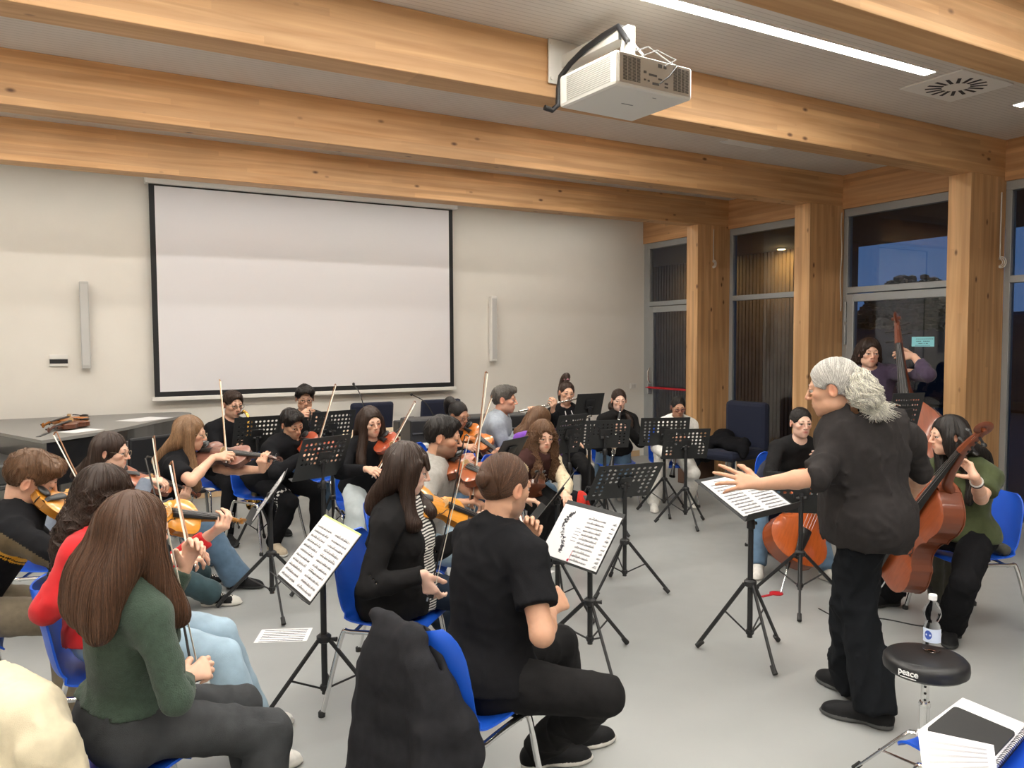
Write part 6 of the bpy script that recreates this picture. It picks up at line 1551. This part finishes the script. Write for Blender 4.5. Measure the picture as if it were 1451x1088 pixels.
# ---- clarinettist in white
S = skeleton('person', 'girl with glasses in white hooded top and white trousers holding a clarinet', headpos(961, 577, 7.9), -119, .94, hp=14, female=True)
seat_legs(S, R=dict(foot=onZ(926, 722, 0), toe=ang(-125)), L=dict(foot=onZ(975, 716, 0))); mo = S.T0(0, .112, -.062)
p, d, z = clarinet(mo-UP*.05, at(953, 672, 7.52), 'black clarinet of the girl in white, its bell hanging between the stands'); reed_hands(S, p, d)
build_body(S, 'olive', 'black'); make_top(S, c_white, neck='hood', loose=.018, name='hooded_top', vox=.012); make_trousers(S, c_white, vox=.012, inf=.02); make_shoes(S, m_shoew, m_solew)
make_hair(S, 'tied', 'black', tie=(0, -.11, .03)); make_glasses(S, (.12, .03, .05), r=.0022)
sit(S, 'blue chair under the girl in white')

# ---- cellist facing the camera
S = skeleton('person', 'young woman with smooth centre-parted dark hair in black, holding a cello behind the conductor', headpos(1135, 599, 5.9), -122, .98, hp=4, hy=6, female=True)
ob = at(1118, 797, 5.42); sc_ = reach(ob, 1172, 603, 1.235, False); yv = unit(sc_-ob); zv = ang(-112)*.9+UP*.25; zv = unit(zv-yv*(zv@yv)); xv = np.cross(yv, zv)
make_viol('cello', 'cello', 'orange-brown cello facing the viewer behind the conductor stand', M4(np.stack([xv, yv, zv], 1), ob-zv*.06))
tip = ob-zv*.06+zv*.059-yv*.34
seat_legs(S, R=dict(foot=onZ(1074, 812, 0), toe=ang(-140), pole=S.fwd*.6+S.right*.7+UP), L=dict(foot=onZ(1172, 822, 0), toe=ang(-100), pole=S.fwd*.6-S.right*.7+UP))
set_arm(S, 'R', at(1092, 700, 5.55), ang(-60)*.8-UP*.2, -UP, S.right*.9-UP*.5, curl=(.5, .6, .4)); set_arm(S, 'L', ob+yv*.93-xv*-.06+zv*-.02, xv*-1+zv*.5, -zv, -S.right*.8-UP*.6, curl=(.6, .8, .5))
build_body(S, 'pale', 'black', lips=(.45, .13, .12)); make_top(S, c_black2, neck='crew', name='jumper'); make_trousers(S, c_denim, inf=.016); make_shoes(S, m_shoew, m_solew)
make_hair(S, 'tied', 'black', tie=(0, -.115, -.01), parting=0)
sit(S, 'blue chair under the cellist with centre-parted hair')
t = thing('endpin_stopper', 'red endpin rest on the floor under the cello facing the viewer', 'floor protector', onZ(1100, 841, 0))
MB().lathe([(.045, 0), (.045, .006), (.015, .014), (.0, .014)], seg=20).build('disc', mat('red_plastic'), t)
MB().box((-.14, -.012, 0), (-.03, .012, .004)).build('strap', mat('red_plastic'), t)

# ---- cellist in the olive T-shirt
S = skeleton('person', 'young woman with long dark hair in an olive T-shirt playing cello in profile at right', headpos(1343, 617, 4.5), 182, .96, hp=6, hy=-36, female=True, fine=.004, pelvis=at(1364, 757, 4.6), neck=at(1368, 656, 4.52))
ob = at(1262, 812, 4.62); sc_ = reach(ob, 1406, 600, 1.235, True); yv = unit(sc_-ob); zv = ang(180)*.75+UP*.5; zv = unit(zv-yv*(zv@yv)); xv = np.cross(yv, zv)
make_viol('cello', 'cello2', 'red-brown cello leaning on the cellist in the olive T-shirt', M4(np.stack([xv, yv, zv], 1), ob-zv*.06))
seat_legs(S, L=dict(foot=onZ(1346, 905, 0), toe=ang(-150), pole=S.fwd*.7-S.right*.55+UP*.9), R=dict(foot=onZ(1262, 858, 0), toe=ang(160), pole=S.fwd*.8+S.right*.5+UP*.9))
set_arm(S, 'L', at(1382, 676, 4.10), unit(at(1362, 642, 4.22)-at(1382, 676, 4.10)), ang(140)*.8+UP*.1, elbow=at(1390, 706, 4.32), curl=(.5, .7, .5))
set_arm(S, 'R', at(1288, 690, 4.45), ang(-170)*.4-UP*.8, ang(-120), S.fwd*.2+S.right*.8-UP*.5, curl=(.5, .7, .5))
build_body(S, 'fair', 'black'); make_top(S, c_olive, sleeve=.66, neck='v', name='t_shirt', vox=.009); make_trousers(S, c_black, inf=.016, flare=.03, wr=.006); make_shoes(S, m_shoeb, m_soleb)
A, E, W = S.arm['L']; u_ = unit(W-E)
for k, mm in ((.74, m_black), (.80, cloth('white_band', (.6, .58, .55)))):
    c = E+(W-E)*k; x, y, z = frame(u_); MB().tube([c+(x*math.cos(a)+z*math.sin(a))*.030 for a in np.linspace(0, 2*PI, 19)], .0045, 6).build('wrist_band', mm, S.root)
S.ear = -1; make_hair(S, 'long', 'black', length=.34, n=1100, vol=.92, front=2)
bk_ = at(1424, 742, 4.78); CH22 = (bk_[0]+ang(158)[0]*.235, bk_[1]+ang(158)[1]*.235)
ch22 = chair(*CH22, 158, 'blue chair behind the cellist in the olive T-shirt, garment hanging on its seat')

# ---- double bass player
S = skeleton('person', 'youth with dark wavy hair in a purple hooded top playing the double bass', headpos(1232, 500, 6.95), -135, 1.04, hp=6, hy=6, pelvis=at(1248, 608, 7.02))
set_leg(S, 'L', foot=onZ(1262, 762, 0)); set_leg(S, 'R', foot=onZ(1232, 760, 0))
ob = at(1313, 752, 6.3); sc_ = reach(ob, 1272, 446, 1.83, False); yv = unit(sc_-ob); zv = ang(-158); zv = unit(zv-yv*(zv@yv)); xv = np.cross(yv, zv)
make_viol('bass', 'bass', 'double bass standing beside the youth in the purple hooded top', M4(np.stack([xv, yv, zv], 1), ob-zv*.10))
nk_ = ob+yv*1.44
set_arm(S, 'L', nk_+xv*.085+zv*.02-UP*.0, -xv*.8+zv*.45+UP*.12, -zv*.9-xv*.3, elbow=at(1316, 531, 6.35), curl=(.6, .8, .5))
set_arm(S, 'R', at(1270, 640, 6.2), ang(-60)*.6-UP*.5, ang(120), S.right*.9-UP*.4, curl=(.5, .6, .4))
build_body(S, 'fair', 'dark', gaze=-.05); make_top(S, c_purple, sleeve=1.62, neck='hood', loose=.016, wr=.006, name='hooded_top', vox=.010); make_trousers(S, c_black2, vox=.012); make_shoes(S, m_shoeb, m_solew)
make_hair(S, 'curly', 'dark', length=.06, n=900, vol=1.08, curl=.005, mcurl=.004, front=0)

# ---- conductor
S = skeleton('person', 'conductor with a silver ponytail and rolled black shirt sleeves, one arm stretched out', headpos(1180, 550, 3.48), 134, 1.04, hp=10, hy=-14, tw=-44, pelvis=at(1226, 728, 3.56), neck=at(1213, 584, 3.50), fine=.0036)
set_leg(S, 'R', foot=onZ(1238, 1027, 0), toe=onZ(1170, 1008, 0)-onZ(1262, 1032, 0), pole=ang(150)); set_leg(S, 'L', foot=onZ(1205, 986, 0), toe=onZ(1164, 960, 0)-onZ(1215, 990, 0), pole=ang(150))
set_arm(S, 'L', at(1078, 686, 3.42), unit(at(1030, 678, 3.46)-at(1078, 686, 3.42)), CF*.8-UP*.5, shoulder=at(1188, 622, 3.46), elbow=at(1156, 676, 3.34), curl=((.05, .12, .1), (.02, .10, .1), (.10, .2, .2), (.18, .25, .25)), spread=.26, thumb=(.75, .65, -.1))
set_arm(S, 'R', at(1291, 700, 3.86), ang(120)*.4-UP*.85, ang(185), shoulder=at(1284, 624, 3.62), elbow=at(1304, 668, 3.66), curl=(.45, .55, .4))
build_body(S, 'tan', 'silver', beard=.0)
make_top(S, c_char, sleeve=1.10, neck='collar', loose=.026, wr=.009, name='shirt', vox=.009, long=.10, hem=0, seed=9)
make_trousers(S, cloth('black_trousers', (.008, .009, .011), .85), inf=.020, flare=.034, wr=.008, hem=-.05, vox=.0095, seed=5)
make_shoes(S, m_shoeb, m_soleg)
t0 = S.T0(0, -.105, .0); t1 = at(1209, 538, 3.42); t2 = at(1228, 560, 3.36); t3 = at(1243, 577, 3.35)
make_hair(S, 'bun', 'silver', tie=(0, -.12, .0), n=1500, strand=.0012, vol=2.2, vox=.005)
make_ponytail(S, [t0-S.H[1]*-.02, t0*.4+t1*.6, t2, t3], [.030, .044, .046, .022], 'white', n=1500, fuzz=.024)
MB().tube([t0+S.H[0]*.026, t0+S.H[2]*.028-S.H[1]*.005, t0-S.H[0]*.026, t0-S.H[2]*.028, t0+S.H[0]*.026], .006, 6).build('hair_tie', m_black, S.root)

# ================================================================ MUSIC STANDS AND SHEETS
def put_stand(basepx, player, topz, tilt, label, **kw): return music_stand(onZ(*basepx, 0), player, topz, tilt, label, **kw)
tA, MA = put_stand((461, 1012), 183, .745, 42, 'music stand holding open music in front of the girl in the green sweater', w=.48, h=.36, legrot=40, legr=.36, hub=.36, perf=0, offs=.02)
open_sheets(tA, MA, .47, .335, 'open printed music on the stand before the girls in red and green', 'green', dy=.0)
tB, MB_ = put_stand((836, 938), 186, .70, 36, 'music stand with illustrated sheets in front of the man with tied-back hair', w=.46, legrot=100, legr=.33, hub=.33, perf=1, offs=.06)
open_sheets(tB, MB_, .44, .30, 'music sheets with a dark engraved border before the man with tied-back hair', 'art', dy=-.01)
tC, MC = put_stand((885, 836), 82, .76, 38, 'empty perforated music stand in the middle of the floor', w=.50, legrot=20, legr=.30)
tD, MD = put_stand((790, 870), 139, .77, 38, 'music stand seen edge-on beside the curly-haired girl', w=.46, legrot=60, perf=0)
tE, ME = put_stand((386, 862), 163, .74, 36, 'music stand seen edge-on in front of the girl in the black T-shirt', w=.46, legrot=15, legr=.36, hub=.36)
open_sheets(tE, ME, .40, .29, 'white music on the edge-on stand before the girl in the black T-shirt')
pF = at(364, 612, 6.62); tF, MF = music_stand((pF[0], pF[1]), 96, pF[2]-.02, 22, 'perforated music stand in front of the saxophone player', w=.40, legr=.20)
pG = at(470, 600, 6.95); tG, MG = music_stand((pG[0], pG[1]), 100, pG[2]-.04, 22, 'perforated music stand in front of the trumpet player', w=.42, legr=.20)
pG = at(457, 648, 5.45); tG2, MG2 = music_stand((pG[0], pG[1]), 112, pG[2], 24, 'plain black music stand in front of the boy in the black hooded top', w=.42, h=.33, perf=2)
pH = at(835, 573, 7.3); tH, MH = music_stand((pH[0], pH[1]), 88, pH[2], 18, 'tall plain black music stand in front of the girl with the high ponytail', w=.30, h=.22, perf=0)
pI = at(806, 615, 6.2); tI, MI = music_stand((pI[0], pI[1]), 98, pI[2], 20, 'perforated music stand behind the curly-haired girl', w=.30)
pJ = at(857, 615, 7.0); tJ, MJ = music_stand((pJ[0], pJ[1]), 72, pJ[2], 16, 'music stand in front of the clarinet player in the black top', w=.47, h=.27, perf=1)
tK, MK = put_stand((941, 727), 66, 0.82, 16, 'farther of the two music stands in front of the girl in white', w=.50, h=.30, legrot=85)
tK2, MK2 = put_stand((971, 744), 66, 0.765, 20, 'nearer of the two music stands in front of the girl in white', w=.44, h=.31, legrot=95)
pO = at(722, 640, 5.3); tO, MO = music_stand((pO[0], pO[1]), 120, pO[2], 30, 'plain black music stand just behind the head of the man with tied-back hair', w=.34, h=.22, perf=0)
tL, ML = put_stand((1062, 928), -80, .885, 62, "conductor's flat-tilted music stand under his outstretched hand", w=.50, h=.36, perf=0, legrot=0, legr=.28, hub=.40, offs=-.03)
open_sheets(tL, ML, .44, .30, 'wide white score lying open under the outstretched hand of the conductor', 'music')
tM, MM = put_stand((1133, 857), 50, .735, 30, 'music stand between the conductor and the cellist with centre-parted hair', w=.46, legrot=80, legr=.34)
pN = at(1281, 588, 5.0); tN, MN = music_stand((pN[0], pN[1]), 75, pN[2], 16, 'perforated music stand in front of the double bass', w=.24, h=.30)

# two violins left lying on the piano lid
for (b_, s2, col, lab, dz) in (((116, 604), (72, 614), 'brown', 'dark violin lying on the piano lid, nearer of the two', .008), ((116, 598), (76, 605), 'amber', 'violin lying on the piano lid behind the dark one', .008)):
    p0 = onZ(*b_, .99); yv = unit(onZ(*s2, .99)-p0); xv = np.cross(yv, UP)
    make_viol('violin', col, lab, M4(np.stack([xv, yv, UP], 1), p0+UP*(.016)))
# ================================================================ CLOTHES LEFT ON CHAIRS, STOOL, BOTTLE, NOTEBOOKS, THINGS ON THE FLOOR
def chair_frame(t):
    a = t.rotation_euler[2]; return nv(t.location), np.stack([rotz(a)@nv([1, 0, 0]), rotz(a)@nv([0, 1, 0]), UP])
def sdf_cloth(name, label, cat, m, t, build, seed=1, wr=.006, vox=.010, lo=(-.5, -.6, -.0), hi=(.5, .5, 1.0), sc=.09):
    o, R = chair_frame(t); L = lambda x, y, z: o+R[0]*x+R[1]*y+R[2]*z
    c = nv([L(x, y, z) for x in (lo[0], hi[0]) for y in (lo[1], hi[1]) for z in (lo[2], hi[2])]); g = SDF(c.min(0), c.max(0), vox)
    build(g, L, R); 
    if wr: g.wrinkle(wr, sc, seed, (1, 1, .35)); g.wrinkle(wr*.5, sc*.45, seed+7, (1, 1, .5))
    V, F = g.mesh(); V = relax(V, F); ob = np_mesh(name, V, F, m); return tag(ob, label, cat)
def coat13(g, L, R):
    for z, hw, y in ((.69, .13, -.255), (.62, .175, -.25), (.55, .205, -.24), (.42, .215, -.25), (.30, .225, -.265), (.18, .235, -.28)):
        g.box(L(-.02, y, z), (hw*.92, .045, .11), [R[0], R[1], R[2]], .04, .06)
    g.cone(L(-.13, -.25, .815), L(.09, -.25, .79), .026, .022, .03)
    # right sleeve bulging forward over the side of the seat, and hanging front panel
    for P, r in (([(.08, -.26, .70), (.13, -.24, .60), (.18, -.21, .50), (.19, -.19, .40), (.18, -.20, .32)], [.045, .05, .055, .058, .05]), ([(.10, -.29, .70), (.12, -.30, .50), (.13, -.33, .30), (.13, -.33, .14)], [.03, .04, .05, .055]), ([(-.12, -.28, .68), (-.15, -.29, .42), (-.16, -.32, .16)], [.03, .04, .045])):
        for i in range(len(P)-1): g.cone(L(*P[i]), L(*P[i+1]), r[i], r[i+1], .035)
    g.box(L(0, -.245, .62), (.14, .010, .19), [R[0], R[1], R[2]], .008, .02, 's')
sdf_cloth('jacket', 'black jacket draped over the back of the chair of the man with tied-back hair', 'jacket', cloth('jacket_black', (.020, .020, .023), .8, noise=.15), ch13, coat13, 3, .005, .008, sc=.13)

def coat0(g, L, R):
    for z, hw, y in ((.66, .13, -.24), (.58, .16, -.24), (.50, .185, -.25), (.36, .195, -.26)): g.box(L(.0, y+.035, z), (hw+.03, .10, .12), [R[0], R[1], R[2]], .045, .06)
    for P, r in (([(-.06, -.23, .74), (.08, -.22, .69), (.15, -.19, .58), (.17, -.17, .48), (.16, -.18, .36)], [.06, .075, .075, .075, .06]), ([(-.16, -.22, .72), (.0, -.215, .755), (.15, -.215, .735), (.20, -.19, .66), (.21, -.165, .55), (.215, -.14, .46)], [.06, .065, .07, .07, .065, .05])):
        for i in range(len(P)-1): g.cone(L(*P[i]), L(*P[i+1]), r[i], r[i+1], .04)
sdf_cloth('jacket', 'cream fleece jacket draped over the chair of the girl in the green sweater', 'jacket', cloth('cream_fleece', (.66, .58, .42), .9, noise=.06), ch4, coat0, 5, .011, .009, sc=.12)

def coat22(g, L, R):
    for P, r in (([(-.16, -.10, .475), (.0, -.08, .49), (.16, -.04, .485), (.235, .0, .46), (.26, .02, .36), (.265, .03, .22), (.255, .03, .08)], [.035, .05, .05, .04, .045, .05, .045]), ([(.10, -.14, .50), (.22, -.10, .48), (.265, -.06, .38), (.27, -.05, .22), (.265, -.04, .06)], [.04, .04, .035, .04, .035])):
        for i in range(len(P)-1): g.cone(L(*P[i]), L(*P[i+1]), r[i], r[i+1], .03)
sdf_cloth('jacket', 'olive grey jacket hanging from the seat of the chair at the right edge', 'jacket', cloth('olive_jacket', (.060, .058, .045), .9), ch22, coat22, 6, .005, .009)
def coatL(g, L, R):
    for c, r in (((-.10, .05, .53), (.20, .18, .07)), ((.12, .02, .52), (.18, .22, .06)), ((-.2, .16, .50), (.14, .12, .07)), ((.18, .22, .42), (.12, .09, .14)), ((.2, -.15, .56), (.12, .14, .10))): g.ell(L(*c), r, R, .04)
    for P, r in (([(.05, .0, .58), (.2, .2, .52), (.26, .30, .38), (.25, .30, .28)], [.06, .06, .06, .05]), ([(-.28, .1, .56), (-.34, .2, .48), (-.36, .24, .42)], [.06, .05, .04])):
        for i in range(len(P)-1): g.cone(L(*P[i]), L(*P[i+1]), r[i], r[i+1], .03)
sdf_cloth('coat', 'dark coat thrown on the navy lounge chair between the columns', 'coat', cloth('coat_black', (.010, .010, .012), .9), ac, coatL, 8, .008, .014, (-.6, -.6, .2), (.6, .6, .9))

# drum stool with bottle
st = onZ(1311, 1068, 0); sp_ = onZ(1312, 930, .545)
ds = thing('drum_stool', 'round black padded stool lettered peace, on a chrome post', 'stool', (sp_[0], sp_[1], 0))
MB().lathe([(0, .49), (.132, .49), (.144, .50), (.146, .515), (.144, .535), (.134, .546), (.11, .55), (0, .551)], seg=48).build('seat', mat('black_vinyl', (.014, .014, .015), .38, bump=.1, bscale=300), ds)
po = MB().tube([(0, 0, .20), (0, 0, .37)], .0175, 14); po.tube([(0, 0, .36), (0, 0, .49)], .0135, 14); po.lathe([(.02, .355), (.021, .365), (.018, .375)], seg=14); po.build('post', m_chrome, ds)
hl = MB(); vd = unit(nv([-sp_[0], -sp_[1], 0]))
for z in (.385, .41, .435, .46): hl.ball(nv([0, 0, z])+vd*.0125, (.005, .005, .005), 10, 6)
hl.build('post_hole', m_black, ds)
for k in range(3):
    a = math.radians(222+120*k); c = nv([math.cos(a), math.sin(a), 0])
    l = MB().tube([nv([0, 0, .245])+c*.02, nv([0, 0, .24])+c*.05, nv([0, 0, .215])+c*.075, nv([0, 0, .02])+c*.25], [.009, .010, .010, .009], 8, flat=(1.4, .7)).build('leg', m_chrome, ds)
    MB().tube([nv([0, 0, .04])+c*.235, nv([0, 0, .010])+c*.26], [.011, .012], 10).build('rubber_foot', m_rubber, l)
    MB().tube([nv([0, 0, .12])+c*.018, nv([0, 0, .125])+c*.165], .006, 6, flat=(1.6, .6)).build('strut', m_chrome, ds)
def wrap_text(txt, r, ang0, z, size, parent, m, name, depth=.0012):
    cu = bpy.data.curves.new(name, 'FONT'); cu.body = txt; cu.size = size; cu.align_x = 'CENTER'; cu.align_y = 'CENTER'; cu.extrude = depth; cu.offset = size*.018
    o = bpy.data.objects.new(name, cu); COL.objects.link(o); dg = bpy.context.evaluated_depsgraph_get(); me = bpy.data.meshes.new_from_object(o.evaluated_get(dg)); bpy.data.objects.remove(o)
    bm = bmesh.new(); bm.from_mesh(me); bmesh.ops.subdivide_edges(bm, edges=[e for e in bm.edges if e.calc_length() > .004], cuts=2); bm.to_mesh(me); bm.free()
    for v in me.vertices:
        a = ang0+v.co.x/r; rr = r+v.co.z; v.co = (rr*math.cos(a), rr*math.sin(a), z+v.co.y)
    me.materials.append(m); t = bpy.data.objects.new(name, me); COL.objects.link(t); t.parent = parent; return t
va = math.atan2(-sp_[1], -sp_[0])
wm = mat('white_print', (.8, .8, .78), .5)
wrap_text('peace', .1456, va-.40, .522, .031, ds, wm, 'lettering')
MB().box((-.026, -.0007, -.0012), (.030, .0007, .0012)).build('underline', wm, ds).matrix_local = Matrix.Translation((.1462*math.cos(va-.40), .1462*math.sin(va-.40), .5045)) @ Matrix.Rotation(va-.40+PI/2, 4, 'Z')
bp = onZ(1320, 922, .5515)
wb = thing('water_bottle', 'small clear plastic water bottle with white cap standing on the round black stool', 'bottle', (bp[0], bp[1], .5515))
pet = mat('clear_plastic', (.95, .97, 1.0), .05, trans=1.0, ior=1.05)
MB().lathe([(0, .004), (.018, .0), (.029, .006), (.031, .02), (.030, .05), (.0305, .075), (.028, .098), (.0195, .112), (.025, .123), (.0305, .138), (.0295, .155), (.024, .172), (.014, .186), (.012, .192), (.012, .198)], seg=28).build('body', pet, wb)
MB().lathe([(.0145, .196), (.0148, .198), (.0148, .214), (.013, .216), (0, .216)], seg=20).build('cap', mat('cap_white', (.82, .82, .82), .4), wb)
lb = MB(); aa = [math.atan2(-bp[1], -bp[0])+q for q in np.linspace(-1.2, 1.3, 17)]
lb.grid([[(.0313*math.cos(a), .0313*math.sin(a), z) for z in (.040, .092)] for a in aa], 0, flip=True)
ce = aa[5]
lb.raw([(.0318*math.cos(ce), .0318*math.sin(ce), .068)]+[(.0318*math.cos(ce+.42*math.cos(q)), .0318*math.sin(ce+.42*math.cos(q)), .068+.017*math.sin(q)) for q in np.linspace(0, 2*PI, 25)], [[0, k, k+1] for k in range(1, 25)], 1)
lb.raw([(.0316*math.cos(a), .0316*math.sin(a), z) for a, z in ((aa[0], .052), (aa[6], .044), (aa[6], .041), (aa[0], .047))], [[0, 1, 2, 3]], 1, False)
lb.build('wrapper', [mat('label_pale', (.62, .70, .84), .4), mat('label_blue', (.05, .10, .40), .4)], wb)

# chair at the bottom right with sheets, black folder and ring-bound book
chB = chair(2.49, 1.30, 98, 'blue chair at the bottom right corner carrying notebooks and music')
def flat(px, py, z): return onZ(px, py, z)
def slab_from(pts, z, th, name, mats_, label, cat, rad=.0, extra=None):
    P = [onZ(x, y, z) for x, y in pts]; c = sum(P)/len(P); mb = MB(); pl = []
    for i in range(len(P)):
        a, b, d = P[i-1], P[i], P[(i+1) % len(P)]
        if rad:
            u, v = b+unit(a-b)*rad, b+unit(d-b)*rad
            for t in np.linspace(0, 1, 6): pl.append((1-t)**2*u+2*t*(1-t)*b+t*t*v)
        else: pl.append(b)
    A = sum((pl[i-1]-c)[0]*(pl[i]-c)[1]-(pl[i-1]-c)[1]*(pl[i]-c)[0] for i in range(len(pl)))
    if A < 0: pl = pl[::-1]
    mb.prism([(p-c)[:2] for p in pl], 0, th)
    if extra: extra(mb, c, P)
    o = mb.build(name, mats_); o.location = (c[0], c[1], z); return tag(o, label, cat)
zb = .462
def rings(mb, c, P):
    a, b = P[2]-c, P[3]-c
    for k in range(22):
        p = a+(b-a)*(.04+.92*k/21); x = unit(np.cross(b-a, UP))*(-1); 
        mb.tube([p+(x*math.cos(q)*.008+UP*(.004+math.sin(q)*.009)) for q in np.linspace(0, 2*PI, 11)], .0013, 5, 1)
slab_from([(1298, 1042), (1364, 993), (1462, 1034), (1410, 1092)], zb, .012, 'ring_bound_book', [mat('paper_white'), m_black], 'white ring-bound book lying on the chair at the bottom right', 'book', extra=None)
rb = MB(); a, b = onZ(1455, 1036, zb), onZ(1412, 1088, zb); c_ = (a+b)/2
for k in range(24):
    p = a+(b-a)*k/23-c_; x = unit(np.cross(b-a, UP)); rb.tube([p+(x*math.cos(q)*.010+UP*(.006+math.sin(q)*.010)) for q in np.linspace(0, 2*PI, 11)], .0014, 5)
o = rb.build('binding_wire', m_black); o.parent = bpy.data.objects['ring_bound_book']; o.location = (c_[0]-o.parent.location[0], c_[1]-o.parent.location[1], 0)
slab_from([(1312, 1036), (1353, 1003), (1440, 1040), (1408, 1074)], zb+.0125, .008, 'folder', [mat('folder_black', (.022, .022, .022), .6)], 'black folder with rounded corners lying on the ring-bound book', 'folder', rad=.02)
def mus(mb, c, P):
    tl, tr, br, bl_ = [p-c for p in P]
    for k in range(8):
        f = .16+.11*k
        for j in range(4):
            g = f+.012*j; p0 = tl+(bl_-tl)*g+(tr-tl)*.1; p1 = tr+(br-tr)*g-(tr-tl)*.1; w = unit(bl_-tl)*.0028
            mb.raw([p0+UP*.0016, p1+UP*.0016, p1+w+UP*.0016, p0+w+UP*.0016], [[0, 1, 2, 3]], 1, False)
slab_from([(1300, 1033), (1408, 1056), (1416, 1112), (1312, 1128)], zb+.022, .0014, 'sheet_music', [mat('paper_white'), mat('faint_ink', (.36, .36, .37), .8)], 'white music sheet lying on top of the black folder at the bottom right', 'sheet music', extra=mus)

# papers and small things on the floor
p0 = (onZ(357, 911, 0)+onZ(383, 892, 0)+onZ(438, 890, 0)+onZ(430, 909, 0))/4
e_ = onZ(438, 890, 0)-onZ(383, 892, 0)
paper(p0[0], p0[1], .001, .30, .21, math.degrees(math.atan2(e_[1], e_[0])), 'white music sheet lying on the floor under the tripod of the edge-on stand', lines=7)
p0 = onZ(312, 822, 0); paper(p0[0], p0[1], .001, .36, .22, 10, 'white paper on the floor beside the black boots')
p0 = onZ(298, 830, .002); o = MB().box((-.035, -.07, 0), (.035, .07, .008), bev=.003).build('phone', m_black); o.location = (p0[0], p0[1], .0025); o.rotation_euler[2] = .9; tag(o, 'black phone lying on the paper by the black boots', 'phone')
p0 = onZ(762, 806, 0); paper(p0[0]-.1, p0[1]-.1, .001, .30, .21, 30, 'white paper on the floor before the feet of the curly-haired girl')
# backpack by the curly girl
b0 = onZ(812, 790, 0); bk = thing('backpack', 'black backpack with a red band on the floor behind the illustrated music', 'bag', (b0[0]+.05, b0[1]+.1, 0), .5)
g = SDF((-.35, -.3, -.01), (.35, .3, .60), .012); g.ell((0, 0, .22), (.19, .13, .24), None, .03); g.ell((.02, -.10, .14), (.14, .07, .12), None, .03); g.ell((0, 0, .43), (.12, .09, .09), None, .04); g.plane((0, 0, .002), (0, 0, -1)); g.wrinkle(.006, .12, 4)
V, F = g.mesh(); np_mesh('body', V, F, cloth('bag_black', (.012, .012, .015), .8), bk)
MB().tube(curve_pts([(-.10, -.12, .10), (-.12, -.145, .25), (-.07, -.12, .40), (.02, -.09, .50), (.09, -.07, .46), (.12, -.09, .36)], 5), .028, 8, flat=(1.3, .5)).build('strap', cloth('red_band', (.55, .03, .02)), bk)
b0 = onZ(1022, 674, 0); o = MB().box((-.20, -.14, 0), (.20, .14, .30), bev=.012).build('cardboard_box', mat('brown_card', (.10, .055, .035), .8)); o.location = (6.62, 7.12, 0); o.rotation_euler[2] = .3; tag(o, 'brown box on the floor beneath the navy lounge chair', 'box')
b0 = at(1098, 655, 6.3); bk = thing('instrument_bag', 'dark blue padded bag beside the seated cellist with centre-parted hair', 'bag', (b0[0], b0[1], 0))
g = SDF((-.4, -.35, -.01), (.4, .35, .9), .016); g.ell((0, 0, .38), (.22, .16, .40), None, .03); g.ell((.05, -.08, .2), (.2, .13, .2), None, .05); g.plane((0, 0, .002), (0, 0, -1)); g.wrinkle(.008, .16, 9)
V, F = g.mesh(); np_mesh('body', V, F, m_navy, bk)
MB().tube([(-.1, -.05, .76), (-.07, -.06, .84), (.07, -.06, .84), (.1, -.05, .76)], .012, 8).build('handle', m_black, bk)
# thin cable on the floor by the conductor
cp = [onZ(x, y, .004) for x, y in ((1160, 862), (1200, 880), (1245, 876), (1300, 886), (1345, 890))]
tag(MB().tube(curve_pts(cp, 6), .004, 6).build('floor_cable', m_black), 'thin black cable running across the floor behind the conductor', 'cable')
# ---------------------------------------------------------------- put every thing's empty at its own base
bpy.context.view_layer.update()
for o in list(SC.objects):
    if o.type == 'EMPTY' and o.parent is None and o.children and o.location.length < 1e-6 and o.matrix_world == Matrix.Identity(4):
        lo = Vector((1e9, 1e9, 1e9)); hi = -lo
        for c in o.children_recursive:
            if c.type == 'MESH':
                for v in c.bound_box:
                    w = c.matrix_world @ Vector(v); lo = Vector(map(min, lo, w)); hi = Vector(map(max, hi, w))
        b = Vector(((lo.x+hi.x)/2, (lo.y+hi.y)/2, max(0.0, lo.z)))
        o.location = b
        for c in o.children: c.location = c.location-b
for o in SC.objects:
    if o.parent is None and len(str(o.get('label', '')).split()) > 16: print('LONG', o.name, len(o['label'].split()), o['label'])
